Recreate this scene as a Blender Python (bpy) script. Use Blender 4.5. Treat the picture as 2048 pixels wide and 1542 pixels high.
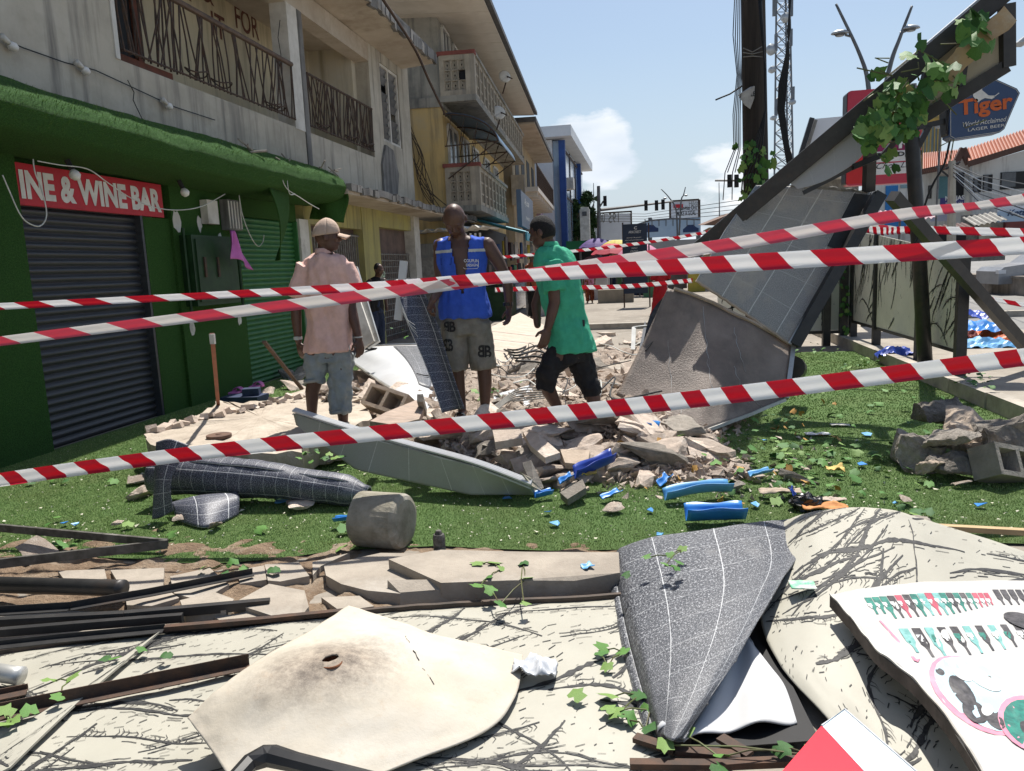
import bpy, bmesh, math, random
import numpy as np
from mathutils import Vector, Matrix, Euler, noise as mnoise

for _o in list(bpy.data.objects): bpy.data.objects.remove(_o)
SC = bpy.context.scene
COL = SC.collection
RND = random.Random(7)

# ---------------------------------------------------------------- camera
PW, PH, PF = 2048.0, 1542.0, 1540.0
PITCH, ROLL, YAW, CZ = math.radians(8.7), 0.045, math.radians(10.2), 1.55
_R = Vector((math.cos(YAW), math.sin(YAW), 0))
_Fh = Vector((-math.sin(YAW), math.cos(YAW), 0))
_FW = _Fh * math.cos(PITCH) + Vector((0, 0, -math.sin(PITCH)))
_U = _Fh * math.sin(PITCH) + Vector((0, 0, math.cos(PITCH)))
CR = _R * math.cos(ROLL) - _U * math.sin(ROLL)
CU = _R * math.sin(ROLL) + _U * math.cos(ROLL)
cam_d = bpy.data.cameras.new('camera'); cam = bpy.data.objects.new('camera', cam_d); COL.objects.link(cam)
M = Matrix((CR, CU, -_FW)).transposed().to_4x4(); M.translation = (0, 0, CZ)
cam.matrix_world = M
cam_d.sensor_width = 36; cam_d.lens = 36 * PF / PW; cam_d.clip_end = 3000; cam_d.clip_start = 0.05
SC.camera = cam
# ---------------------------------------------------------------- light
SUN_EL, SUN_AZ = math.radians(63), math.radians(8)      # azimuth from +Y, negative = left
sd = bpy.data.lights.new('sun', 'SUN'); sd.energy = 3.25; sd.angle = math.radians(0.6); sd.color = (1, .955, .88)
sun = bpy.data.objects.new('sun', sd); COL.objects.link(sun)
SUNV = Vector((math.sin(SUN_AZ) * math.cos(SUN_EL), math.cos(SUN_AZ) * math.cos(SUN_EL), math.sin(SUN_EL)))
sun.rotation_euler = (-SUNV).to_track_quat('-Z', 'Y').to_euler()
SC.view_settings.view_transform = 'Standard'; SC.view_settings.look = 'None'
SC.view_settings.exposure = 1.16; SC.view_settings.gamma = 1.0
SC.view_settings.use_curve_mapping = False
wd = bpy.data.worlds.new('World'); SC.world = wd; wd.use_nodes = True
nt = wd.node_tree; nt.nodes.clear()
def wn(t, **k):
    n = nt.nodes.new(t)
    for a, b in k.items(): setattr(n, a, b)
    return n
sky = wn('ShaderNodeTexSky', sky_type='NISHITA'); sky.sun_disc = False
sky.sun_elevation = SUN_EL; sky.sun_rotation = SUN_AZ; sky.air_density = 1.25; sky.dust_density = 1.6; sky.ozone_density = 2.2
bg = wn('ShaderNodeBackground'); bg.inputs[1].default_value = 0.0535
wo = wn('ShaderNodeOutputWorld')
tc = wn('ShaderNodeTexCoord'); sep = wn('ShaderNodeSeparateXYZ'); nt.links.new(tc.outputs['Generated'], sep.inputs[0])
def wm(op, a, b=None, c=None, clamp=False):
    n = wn('ShaderNodeMath', operation=op); n.use_clamp = clamp
    for i, q in enumerate((a, b, c)):
        if q is None: continue
        if isinstance(q, (int, float)): n.inputs[i].default_value = q
        else: nt.links.new(q, n.inputs[i])
    return n.outputs[0]
mp = wn('ShaderNodeMapping'); mp.inputs['Scale'].default_value = (1, 1, 2.6); mp.inputs['Location'].default_value = (.35, .1, .0)
nt.links.new(tc.outputs['Generated'], mp.inputs[0])
n1 = wn('ShaderNodeTexNoise'); n1.inputs['Scale'].default_value = 7.0; n1.inputs['Detail'].default_value = 11; n1.inputs['Roughness'].default_value = .62
n2 = wn('ShaderNodeTexNoise'); n2.inputs['Scale'].default_value = 1.6; n2.inputs['Detail'].default_value = 6; n2.inputs['Roughness'].default_value = .6
nt.links.new(mp.outputs[0], n1.inputs[0]); nt.links.new(mp.outputs[0], n2.inputs[0])
zz = sep.outputs[2]
# cumulus banks: dense low over the horizon, thinning out upwards; one fair-weather heap over the street's end
low = wm('MULTIPLY_ADD', zz, -2.2, .36)
def heap(px, py, s, amp):
    d = (_FW + CR * ((px - PW / 2) / PF) + CU * (-(py - PH / 2) / PF)).normalized()
    dp = wn('ShaderNodeVectorMath', operation='DISTANCE'); nt.links.new(tc.outputs['Generated'], dp.inputs[0]); dp.inputs[1].default_value = d
    g = wm('MULTIPLY_ADD', dp.outputs['Value'], -1.0 / s, 1.0); g = wm('MAXIMUM', g, 0.0)
    return wm('MULTIPLY', g, amp)
hs = wm('MAXIMUM', heap(1205, 292, .062, .80), heap(1150, 290, .055, .76))
hs = wm('MAXIMUM', hs, heap(1470, 318, .08, .45))
cf = wm('ADD', wm('ADD', n1.outputs[0], low), hs)
cf = wm('MULTIPLY_ADD', cf, 7.5, -5.7, clamp=True)
veil = wm('MULTIPLY_ADD', n2.outputs[0], 2.0, -.72, clamp=True)
veil = wm('MULTIPLY', veil, .22)
hz_ = wm('MULTIPLY_ADD', zz, -4.2, 1.05, clamp=True); hz_ = wm('MULTIPLY', hz_, .80)
shade = wn('ShaderNodeMix', data_type='RGBA'); shade.inputs[6].default_value = (6.0, 6.8, 7.8, 1); shade.inputs[7].default_value = (9.6, 9.7, 9.8, 1)
mp2 = wn('ShaderNodeMapping'); mp2.inputs['Location'].default_value = (.35, .1, -.07); mp2.inputs['Scale'].default_value = (1, 1, 2.6); nt.links.new(tc.outputs['Generated'], mp2.inputs[0])
n3 = wn('ShaderNodeTexNoise'); n3.inputs['Scale'].default_value = 4.5; n3.inputs['Detail'].default_value = 6; nt.links.new(mp2.outputs[0], n3.inputs[0])
nt.links.new(wm('MULTIPLY_ADD', n3.outputs[0], 3.0, -.95, clamp=True), shade.inputs[0])
def wmix(f, a, b):
    n = wn('ShaderNodeMix', data_type='RGBA')
    nt.links.new(f, n.inputs[0])
    for i, q in ((6, a), (7, b)):
        if isinstance(q, tuple): n.inputs[i].default_value = q
        else: nt.links.new(q, n.inputs[i])
    return n.outputs[2]
c = wmix(wm('ADD', veil, 0.0), sky.outputs[0], (5.0, 6.2, 7.9, 1))
c = wmix(hz_, c, (5.0, 6.0, 7.3, 1))
c = wmix(cf, c, shade.outputs[2])
nt.links.new(c, bg.inputs[0]); nt.links.new(bg.outputs[0], wo.inputs[0])

# ---------------------------------------------------------------- point finding: where the sight line through a photo pixel meets a known plane of the place
def ray(px, py): return _FW + CR * ((px - PW / 2) / PF) + CU * (-(py - PH / 2) / PF)
O = Vector((0, 0, CZ))
def G(px, py, z=0.0): r = ray(px, py); return O + r * ((z - CZ) / r.z)
def AX(px, py, x): r = ray(px, py); return O + r * (x / r.x)
def AY(px, py, y): r = ray(px, py); return O + r * (y / r.y)
def AD(px, py, d):                       # at horizontal depth d in front of the camera
    r = ray(px, py); return O + r * (d / r.dot(_Fh))
V = Vector

# ---------------------------------------------------------------- mesh helpers
WL = {}
class MB:
    def __init__(s): s.v = []; s.f = []; s.uv = {}
    def add(s, vs, fs):
        b = len(s.v); s.v += [tuple(p) for p in vs]; s.f += [tuple(i + b for i in f) for f in fs]; return b
    def box(s, c, d, rot=None):
        x, y, z = d[0] / 2, d[1] / 2, d[2] / 2
        vs = [V((i, j, k)) for i in (-x, x) for j in (-y, y) for k in (-z, z)]
        if rot is not None:
            m = rot if isinstance(rot, Matrix) else Euler(rot).to_matrix()
            vs = [m @ p for p in vs]
        vs = [p + V(c) for p in vs]
        s.add(vs, [(0, 1, 3, 2), (4, 6, 7, 5), (0, 4, 5, 1), (2, 3, 7, 6), (0, 2, 6, 4), (1, 5, 7, 3)]); return s
    def bb(s, x0, x1, y0, y1, z0, z1): return s.box(((x0 + x1) / 2, (y0 + y1) / 2, (z0 + z1) / 2), (abs(x1 - x0), abs(y1 - y0), abs(z1 - z0)))
    def beam(s, a, b, w, h, up=V((0, 0, 1))):
        a, b = V(a), V(b); d = b - a; L = d.length; d.normalize(); up = V(up)
        if abs(d.dot(up)) > .98: up = V((0, 1, 0))
        r = d.cross(up).normalized(); u = r.cross(d)
        vs = [e + r * (i * w / 2) + u * (j * h / 2) for e in (a, b) for i in (-1, 1) for j in (-1, 1)]
        s.add(vs, [(0, 1, 3, 2), (4, 6, 7, 5), (0, 4, 5, 1), (2, 3, 7, 6), (0, 2, 6, 4), (1, 5, 7, 3)]); return s
    def tube(s, pts, r, n=8, cap=True):
        pts = [V(p) for p in pts]; k = len(pts); rs = r if isinstance(r, (list, tuple)) else [r] * k
        vs = []; pr = None
        for i, p in enumerate(pts):
            t = (pts[min(i + 1, k - 1)] - pts[max(i - 1, 0)]).normalized()
            if pr is None: pr = t.orthogonal().normalized()
            else:
                q = pr - t * pr.dot(t); pr = q.normalized() if q.length > 1e-5 else t.orthogonal().normalized()
            b = t.cross(pr)
            for j in range(n):
                a = 2 * math.pi * j / n; vs.append(p + (pr * math.cos(a) + b * math.sin(a)) * rs[i])
        fs = [(i * n + j, i * n + (j + 1) % n, (i + 1) * n + (j + 1) % n, (i + 1) * n + j) for i in range(k - 1) for j in range(n)]
        if cap: fs += [tuple(range(n - 1, -1, -1)), tuple((k - 1) * n + j for j in range(n))]
        s.add(vs, fs); return s
    def prism(s, pts, ext):              # polygon (3D loop) extruded by vector
        n = len(pts); e = V(ext); a = [V(p) for p in pts]
        s.add(a + [p + e for p in a], [tuple(range(n - 1, -1, -1)), tuple(range(n, 2 * n))] + [(i, (i + 1) % n, n + (i + 1) % n, n + i) for i in range(n)]); return s
    def quad(s, a, b, c, d): s.add([a, b, c, d], [(0, 1, 2, 3)]); return s
    def sheet(s, fn, nu, nv, th=0.006, su=1.0, sv=1.0):    # thin curved plate from a surface function; uv in metres
        g = [[V(fn(i / nu, j / nv)) for j in range(nv + 1)] for i in range(nu + 1)]
        top = []; bot = []; uvs = []
        for i in range(nu + 1):
            for j in range(nv + 1):
                du = g[min(i + 1, nu)][j] - g[max(i - 1, 0)][j]; dv = g[i][min(j + 1, nv)] - g[i][max(j - 1, 0)]
                n = du.cross(dv); n = n.normalized() if n.length > 1e-9 else V((0, 0, 1))
                top.append(g[i][j]); bot.append(g[i][j] - n * th); uvs.append((i / nu * su, j / nv * sv))
        N = len(top); w = nv + 1; fs = []
        for i in range(nu):
            for j in range(nv):
                a = i * w + j; fs.append((a, a + w, a + w + 1, a + 1)); fs.append((N + a, N + a + 1, N + a + w + 1, N + a + w))
        rim = [i * w for i in range(nu)] + [nu * w + j for j in range(nv)] + [i * w + nv for i in range(nu, 0, -1)] + [j for j in range(nv, 0, -1)]
        for k in range(len(rim)):
            a, b = rim[k], rim[(k + 1) % len(rim)]; fs.append((b, a, N + a, N + b))
        base = s.add(top + bot, fs)
        for k, q in enumerate(uvs + uvs): s.uv[base + k] = q
        return s
    def build(s, name, mat, parent=None, smooth=False, origin=None, uvscale=None):
        return mkobj(name, s.v, s.f, mat, parent, smooth, origin, s.uv)

def mkobj(name, vs, fs, mat, parent=None, smooth=False, origin=None, uv=None, mesh=None):
    if mesh is None:
        a = np.array(vs, dtype=float)
        if origin is None: origin = V(((a[:, 0].min() + a[:, 0].max()) / 2, (a[:, 1].min() + a[:, 1].max()) / 2, a[:, 2].min()))
        origin = V(origin)
        me = bpy.data.meshes.new(name); me.from_pydata([tuple(q) for q in (a - np.array(origin))], [], fs); me.update()
        if uv:
            ul = me.uv_layers.new(name='UVMap'); li = np.zeros(len(me.loops), dtype=np.int32); me.loops.foreach_get('vertex_index', li)
            arr = np.zeros((len(vs), 2))
            for k, q in uv.items(): arr[k] = q
            ul.data.foreach_set('uv', arr[li].ravel())
        if smooth: me.polygons.foreach_set('use_smooth', [True] * len(me.polygons))
        if mat is not None: me.materials.append(mat)
    else: me = mesh
    o = bpy.data.objects.new(name, me); COL.objects.link(o)
    if parent is not None:
        o.parent = parent; o.location = origin - WL[parent]
    else: o.location = origin
    WL[o] = V(origin); return o

def tag(o, label=None, cat=None, group=None, kind=None):
    if label: o['label'] = label
    if cat: o['category'] = cat
    if group: o['group'] = group
    if kind: o['kind'] = kind
    return o
def thing(name, loc, label, cat, group=None):
    o = bpy.data.objects.new(name, None); COL.objects.link(o); o.location = V(loc); o.empty_display_size = .1; WL[o] = V(loc)
    return tag(o, label, cat, group)
def part(name, mat, parent, fn, smooth=False):
    m = MB(); fn(m); return m.build(name, mat, parent, smooth)

def text_geo(body, size=1.0, bold=0.0, shear=0.0, align='LEFT', sx=1.0, space=1.0):
    cu = bpy.data.curves.new('t', 'FONT'); cu.body = body; cu.size = size; cu.offset = bold; cu.shear = shear; cu.align_x = align; cu.space_character = space; cu.resolution_u = 3
    ob = bpy.data.objects.new('t', cu); COL.objects.link(ob)
    dg = bpy.context.evaluated_depsgraph_get(); me = bpy.data.meshes.new_from_object(ob.evaluated_get(dg))
    vs = [(p.co.x * sx, p.co.y) for p in me.vertices]; fs = [tuple(p.vertices) for p in me.polygons]
    bpy.data.objects.remove(ob); bpy.data.curves.remove(cu); bpy.data.meshes.remove(me)
    return vs, fs
def put_text(body, org, u, v, h, width=None, off=.004, **k):
    """lettering lying on a plane: org lower-left, u/v unit directions, cap height h"""
    vs, fs = text_geo(body, 1.0, **k)
    a = np.array(vs); x0, x1, y0, y1 = a[:, 0].min(), a[:, 0].max(), a[:, 1].min(), a[:, 1].max()
    s = h / (y1 - y0); sx = s if width is None else width / (x1 - x0)
    u, v = V(u), V(v); n = u.cross(v).normalized()
    m = MB(); m.add([V(org) + u * ((x - x0) * sx) + v * ((y - y0) * s) + n * off for x, y in vs], fs); return m

# ---------------------------------------------------------------- materials
def newmat(name):
    m = bpy.data.materials.new(name); m.use_nodes = True; t = m.node_tree; return m, t, t.nodes['Principled BSDF']
def nd(t, ty, **k):
    n = t.nodes.new(ty)
    for a, b in k.items(): setattr(n, a, b)
    return n
def rgba(c): return (c[0], c[1], c[2], 1)
def ramp(t, f, lo, hi):
    n = nd(t, 'ShaderNodeMapRange'); n.inputs[1].default_value = lo; n.inputs[2].default_value = hi; n.clamp = True
    t.links.new(f, n.inputs[0]); return n.outputs[0]
def mixc(t, f, a, b, mode='MIX'):
    n = nd(t, 'ShaderNodeMix', data_type='RGBA', blend_type=mode)
    if isinstance(f, (int, float)): n.inputs[0].default_value = f
    else: t.links.new(f, n.inputs[0])
    for i, q in ((6, a), (7, b)):
        if isinstance(q, tuple): n.inputs[i].default_value = rgba(q)
        else: t.links.new(q, n.inputs[i])
    return n.outputs[2]
def noi(t, co, scale, det=5, rough=.6, dist=0):
    n = nd(t, 'ShaderNodeTexNoise'); n.inputs['Scale'].default_value = scale; n.inputs['Detail'].default_value = det
    n.inputs['Roughness'].default_value = rough; n.inputs['Distortion'].default_value = dist; t.links.new(co, n.inputs[0]); return n.outputs[0]
def coords(t, kind='Object', scale=(1, 1, 1)):
    tcn = nd(t, 'ShaderNodeTexCoord'); mpn = nd(t, 'ShaderNodeMapping'); mpn.inputs['Scale'].default_value = scale
    t.links.new(tcn.outputs[kind], mpn.inputs[0]); return mpn.outputs[0]
def bump(t, b, h, strength=.3, dist=.01):
    n = nd(t, 'ShaderNodeBump'); n.inputs['Strength'].default_value = strength; n.inputs['Distance'].default_value = dist
    t.links.new(h, n.inputs['Height']); t.links.new(n.outputs[0], b.inputs['Normal']); return n
def mat(name, c1, c2=None, c3=None, scale=6, rough=.75, bmp=.0, bscale=None, spec=.3, metal=0, stretch=(1, 1, 1), vary=0.0, streak=None, lo=.38, hi=.62, trans=0, bdist=.01):
    """colour 1 clouded with colour 2, blotched with colour 3; optional vertical run-off streaks and per-object variation"""
    m, t, b = newmat(name); co = coords(t, 'Object', stretch)
    col = None
    if c2 is None: c2 = tuple(x * .8 for x in c1)
    col = mixc(t, ramp(t, noi(t, co, scale, 7, .65), lo, hi), c1, c2)
    if c3 is not None:
        col = mixc(t, ramp(t, noi(t, co, scale * .37, 6, .7), .52, .68), col, c3)
    if streak is not None:
        cs = coords(t, 'Object', (stretch[0] * 5, stretch[1] * 5, .35))
        col = mixc(t, ramp(t, noi(t, cs, 1.0, 6, .65), .50, .72), col, streak)
    if vary:
        oi = nd(t, 'ShaderNodeObjectInfo'); hs = nd(t, 'ShaderNodeHueSaturation'); t.links.new(col, hs.inputs['Color'])
        q = nd(t, 'ShaderNodeMapRange'); t.links.new(oi.outputs['Random'], q.inputs[0]); q.inputs[3].default_value = 1 - vary; q.inputs[4].default_value = 1 + vary
        t.links.new(q.outputs[0], hs.inputs['Value']); col = hs.outputs[0]
    t.links.new(col, b.inputs['Base Color']); b.inputs['Roughness'].default_value = rough; b.inputs['Metallic'].default_value = metal
    b.inputs['Specular IOR Level'].default_value = spec
    if bmp: bump(t, b, noi(t, co, bscale or scale * 6, 6, .7), bmp, bdist)
    return m
# ================================================================ setting
CONC = mat('pale_concrete', (.37, .325, .27), (.27, .235, .195), (.42, .385, .335), scale=3, rough=.9, bmp=.5, bscale=40, vary=0)
def S(t): t = max(0.0, min(1.0, t)); return t * t * (3 - 2 * t)
def mound(x, y):
    yf = 4.95 + .45 * max(0, -x - .9) - .10 * math.sin(x * 3)
    xr = 1.05 + .25 * math.sin(y * 1.7) + max(0, y - 9) * .25
    return .33 * S((y - yf) / 1.7) * S((xr - x) / 1.1) * S((x + 4.4) / .9) * S((14.5 - y) / 4)
def GH(px, py, dz=0.0):                   # meets the ground or the rubble heap
    z = 0.0
    for _ in range(12):
        p = G(px, py, z + dz); z = .5 * z + .5 * mound(p.x, p.y)
    return p
gm, t, b = newmat('dusty_concrete_ground'); co = coords(t)
c = mixc(t, ramp(t, noi(t, co, .35, 8, .65), .4, .62), (.25, .22, .182), (.19, .165, .135))
c = mixc(t, ramp(t, noi(t, co, 2.5, 8, .7), .5, .7), c, (.33, .295, .25))
c = mixc(t, ramp(t, noi(t, co, 9, 6, .8), .62, .72), c, (.18, .16, .13))
t.links.new(c, b.inputs['Base Color']); b.inputs['Roughness'].default_value = .92; bump(t, b, noi(t, co, 30, 6, .7), .35, .02)
m = MB(); m.quad((-1500, -60, 0), (1500, -60, 0), (1500, 1500, 0), (-1500, 1500, 0))
tag(m.build('ground', gm, origin=(0, 0, 0)), kind='structure')

# artificial turf: backing sheet and its blades
tm, t, b = newmat('turf_backing'); co = coords(t)
c = mixc(t, ramp(t, noi(t, co, 60, 5, .7), .35, .65), (.075, .15, .03), (.12, .21, .05))
c = mixc(t, ramp(t, noi(t, co, 1.2, 6, .6), .45, .7), c, (.10, .15, .035))
t.links.new(c, b.inputs['Base Color']); b.inputs['Roughness'].default_value = .9; bump(t, b, noi(t, co, 160, 3, .7), 1.0, .02)
edge = [(-60, 1128), (60, 1122), (150, 1117), (260, 1122), (350, 1130), (460, 1130), (560, 1122), (640, 1110), (720, 1103), (800, 1100), (880, 1096), (980, 1102), (1100, 1106), (1240, 1104), (1420, 1085), (1600, 1070), (1800, 1085), (2100, 1100)]
ep = [G(x, y) for x, y in edge]
ep[0].x = -5.66; ep[-1].x = 3.28
m = MB(); n = len(ep)
far = [V((p.x, 12.8, 0)) for p in ep]; far[-1].x = 3.28
rows = [[a.lerp(b_, k / 14) for a, b_ in zip(ep, far)] for k in range(15)]
for k in range(14):
    for i in range(n - 1):
        m.add([V((q.x, q.y, .014)) for q in (rows[k][i], rows[k][i + 1], rows[k + 1][i + 1], rows[k + 1][i])], [(0, 1, 2, 3)])
turf = tag(m.build('turf', tm, origin=(0, 0, 0)), kind='structure')
bm_, t, b = newmat('turf_blades'); co = coords(t)
gi = nd(t, 'ShaderNodeNewGeometry')
c = mixc(t, ramp(t, noi(t, co, 90, 3, .6), .3, .7), (.115, .225, .042), (.27, .385, .125))
c = mixc(t, ramp(t, noi(t, co, .9, 6, .6), .48, .72), c, (.30, .35, .12))
c = mixc(t, ramp(t, gi.outputs['Random Per Island'], .86, .95), c, (.42, .45, .20))
t.links.new(c, b.inputs['Base Color']); b.inputs['Roughness'].default_value = .55; b.inputs['Specular IOR Level'].default_value = .35
def blades(xs, ys, zs, h, w, rng, lean=.6, nrm=None):
    N = len(xs); a = rng.uniform(0, 2 * np.pi, N); hh = h * rng.uniform(.6, 1.25, N); l = rng.uniform(0, lean, N) * hh; la = rng.uniform(0, 2 * np.pi, N)
    ca, sa = np.cos(a) * w / 2, np.sin(a) * w / 2
    v = np.zeros((N, 3, 3))
    v[:, 0] = np.stack([xs - ca, ys - sa, zs], 1); v[:, 1] = np.stack([xs + ca, ys + sa, zs], 1)
    v[:, 2] = np.stack([xs + np.cos(la) * l, ys + np.sin(la) * l, zs + hh], 1)
    return v.reshape(-1, 3)
def trimesh(name, v, mt, parent=None, kind='stuff'):
    me = bpy.data.meshes.new(name); N = len(v) // 3
    me.vertices.add(len(v)); me.vertices.foreach_set('co', v.astype(np.float32).ravel())
    me.loops.add(len(v)); me.loops.foreach_set('vertex_index', np.arange(len(v), dtype=np.int32))
    me.polygons.add(N); me.polygons.foreach_set('loop_start', np.arange(0, len(v), 3, dtype=np.int32)); me.polygons.foreach_set('loop_total', np.full(N, 3, dtype=np.int32))
    me.update(); me.validate(); me.materials.append(mt)
    o = mkobj(name, None, None, None, parent, origin=V((0, 0, 0)), mesh=me)
    if kind: o['kind'] = kind
    return o
rng = np.random.default_rng(3)
ex = np.array([p.x for p in ep]); ey = np.array([p.y for p in ep])
bl = []
for (y0, y1, N, h, w) in ((3.6, 5.2, 170000, .011, .0042), (5.2, 7.2, 90000, .012, .0065), (7.2, 12.7, 70000, .014, .012)):
    xs = rng.uniform(-5.6, 3.26, N * 2); ys = rng.uniform(y0, y1, N * 2)
    ok = ys > np.interp(xs, ex, ey) + .005
    clump = np.sin(xs * 31 + np.sin(ys * 17) * 2) * np.sin(ys * 29) + rng.normal(0, .8, len(xs))
    ok &= clump > -.9
    sh = np.array([mound(x, y) < .05 for x, y in zip(xs, ys)]); ok &= sh
    xs, ys = xs[ok][:N], ys[ok][:N]
    bl.append(blades(xs, ys, np.full(len(xs), .012), h, w, rng))
tag(trimesh('turf_blades', np.concatenate(bl), bm_), 'short green artificial turf covering the yard', 'turf')

# raised pavement with kerb on the right, the road, its median wall
KX = 3.3
m = MB(); m.bb(KX, 6.2, 5.2, 70, 0.002, .14)
tag(m.build('pavement', mat('pavement_concrete', (.32, .285, .235), (.24, .21, .175), (.36, .325, .28), scale=1.6, rough=.9, bmp=.4, bscale=30)), kind='structure')
kmat = mat('kerb_concrete', (.44, .40, .34), (.30, .27, .23), scale=4, rough=.92, bmp=.6, bscale=30, vary=.15)
for i in range(13):
    y0 = 5.6 + i * .92; m = MB(); m.box((KX - .07 + RND.uniform(-.01, .01), y0, .085), (.13, .90, .17), (0, 0, RND.uniform(-.01, .01)))
    if i == 0: kerb = tag(m.build('kerb', kmat), kind='structure')
    else: m.build('kerb_stone', kmat, kerb)
rm = mat('asphalt', (.235, .228, .215), (.165, .16, .15), (.27, .262, .25), scale=.8, rough=.85, bmp=.35, bscale=60)
m = MB(); m.bb(6.2, 60, 3, 400, -.2, .012); tag(m.build('road', rm), kind='structure')
m = MB(); m.bb(11.2, 11.7, 14, 70, .005, .52); m.bb(11.15, 11.75, 14, 70, .52, .60)
tag(m.build('median_wall', mat('median_concrete', (.33, .29, .25), (.20, .18, .155), (.15, .13, .11), scale=1.5, rough=.9, bmp=.4, streak=(.12, .10, .09))), kind='structure')

# broken concrete edge strip in front of the turf
dm = mat('loose_earth', (.30, .215, .145), (.19, .13, .085), (.38, .31, .235), scale=9, rough=.95, bmp=1.0, bscale=40, bdist=.03)
def earth(u, v):
    x = -4.2 + u * 4.6; y = 3.1 + v * 1.1
    z = .012 + .03 * mnoise.fractal(V((x * 6, y * 6, 0)), 1, 2, 5) - .02 * S((v - .75) / .25)
    return V((x, y, z))
m = MB(); m.sheet(earth, 150, 40, .03); tag(m.build('earth_strip', dm, smooth=True), kind='structure')
strip = [  # each broken paving piece: outline in photo pixels, thickness
    ([(648, 1130), (760, 1106), (872, 1104), (865, 1150), (850, 1178), (800, 1190), (735, 1182), (680, 1168), (650, 1150)], .05),
    ([(776, 1118), (880, 1102), (1060, 1104), (1236, 1106), (1240, 1150), (1150, 1160), (1020, 1165), (880, 1165)], .10),
    ([(530, 1128), (600, 1121), (618, 1150), (560, 1162), (536, 1164)], .03), ([(622, 1124), (700, 1108), (640, 1130), (628, 1150)], .03),
    ([(340, 1150), (420, 1136), (455, 1170), (400, 1200), (345, 1190)], .03), ([(220, 1140), (330, 1134), (330, 1172), (250, 1180)], .025),
    ([(470, 1205), (540, 1170), (612, 1180), (620, 1215), (600, 1232), (555, 1232)], .06), ([(360, 1200), (430, 1186), (470, 1196), (450, 1225), (370, 1228)], .05),
    ([(250, 1185), (330, 1175), (355, 1200), (300, 1215), (255, 1210)], .03), ([(120, 1140), (210, 1142), (215, 1172), (140, 1176)], .03), ([(430, 1232), (520, 1225), (540, 1240), (450, 1248)], .03),
    ([(640, 1196), (720, 1192), (745, 1214), (680, 1226)], .03), ([(478, 1138), (525, 1130), (530, 1162), (480, 1166)], .03)]
par = None
for k, (pl, th) in enumerate(strip):
    m = MB(); m.prism([G(x, y, th + .012) + V((RND.uniform(-.008, .008), RND.uniform(-.008, .008), RND.uniform(-.006, .01))) for x, y in pl], (0, 0, -th - .01))
    o = m.build('paving_slab' if k == 0 else 'paving_piece', CONC, par)
    if k == 0: par = tag(o, 'cracked pale concrete edging slabs along the front of the turf', 'paving')
# face block below the long slab
m = MB(); a = [G(775, 1158, .10), G(925, 1165, .10), G(925, 1170, .10)]
m.prism([G(775, 1160, .10), G(935, 1158, .10), G(930, 1175, .08), G(800, 1185, .07)], (0, -.02, -.09)); m.build('paving_piece', CONC, par)

# ---------------------------------------------------------------- rubble
RUB = mat('rubble_concrete', (.62, .515, .43), (.47, .385, .315), (.70, .62, .535), scale=5, rough=.95, bmp=.9, bscale=26, vary=.34, bdist=.02)
RUBD = mat('rubble_grey', (.31, .275, .235), (.20, .18, .155), (.37, .335, .29), scale=5, rough=.95, bmp=.9, bscale=26, vary=.25, bdist=.02)
bedm = mat('rubble_fines', (.50, .41, .335), (.36, .29, .235), (.58, .50, .42), scale=14, rough=.97, bmp=1.0, bscale=60, bdist=.03)
def bed(u, v):
    x = -4.6 + u * 6.6; y = 4.5 + v * 10.5
    h = mound(x, y)
    return V((x, y, h - .012 + (.09 * h / .33 + .005) * mnoise.fractal(V((x * 3.2, y * 3.2, 3)), 1, 2, 6) - .03 * (1 - S(h / .06))))
m = MB(); m.sheet(bed, 200, 260, .05); tag(m.build('rubble_bed', bedm, smooth=False), 'bed of crushed concrete fines under the rubble', 'rubble', kind='stuff')
def chunk_mesh(seed, flat=1.0, longer=1.0, npt=14):
    r = random.Random(seed); bm = bmesh.new()
    for _ in range(npt):
        p = V((r.uniform(-1, 1), r.uniform(-1, 1), r.uniform(-1, 1)))
        q = max(abs(p.x), abs(p.y), abs(p.z)); p = p / (q ** .75)
        bm.verts.new((p.x * .5 * longer, p.y * .5, p.z * .5 * flat))
    bmesh.ops.convex_hull(bm, input=bm.verts)
    for v in [v for v in bm.verts if not v.link_faces]: bm.verts.remove(v)
    bmesh.ops.subdivide_edges(bm, edges=bm.edges[:], cuts=2, use_grid_fill=True)
    for v in bm.verts: v.co += V((mnoise.noise(v.co * 3 + V((seed, 0, 0))), mnoise.noise(v.co * 3 + V((0, seed, 0))), mnoise.noise(v.co * 3 + V((0, 0, seed))))) * .075
    me = bpy.data.meshes.new('chunk'); bm.to_mesh(me); bm.free(); return me
CH = []
for s in range(26):
    me = chunk_mesh(s + 50, flat=RND.choice([.35, .5, .7, .8]), longer=RND.choice([1, 1.2, 1.5])); me.materials.append(RUB if s % 5 else RUBD); CH.append(me)
def pip(x, y, pl):
    c = False; j = len(pl) - 1
    for i in range(len(pl)):
        if (pl[i][1] > y) != (pl[j][1] > y) and x < (pl[j][0] - pl[i][0]) * (y - pl[i][1]) / (pl[j][1] - pl[i][1]) + pl[i][0]: c = not c
        j = i
    return c
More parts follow.
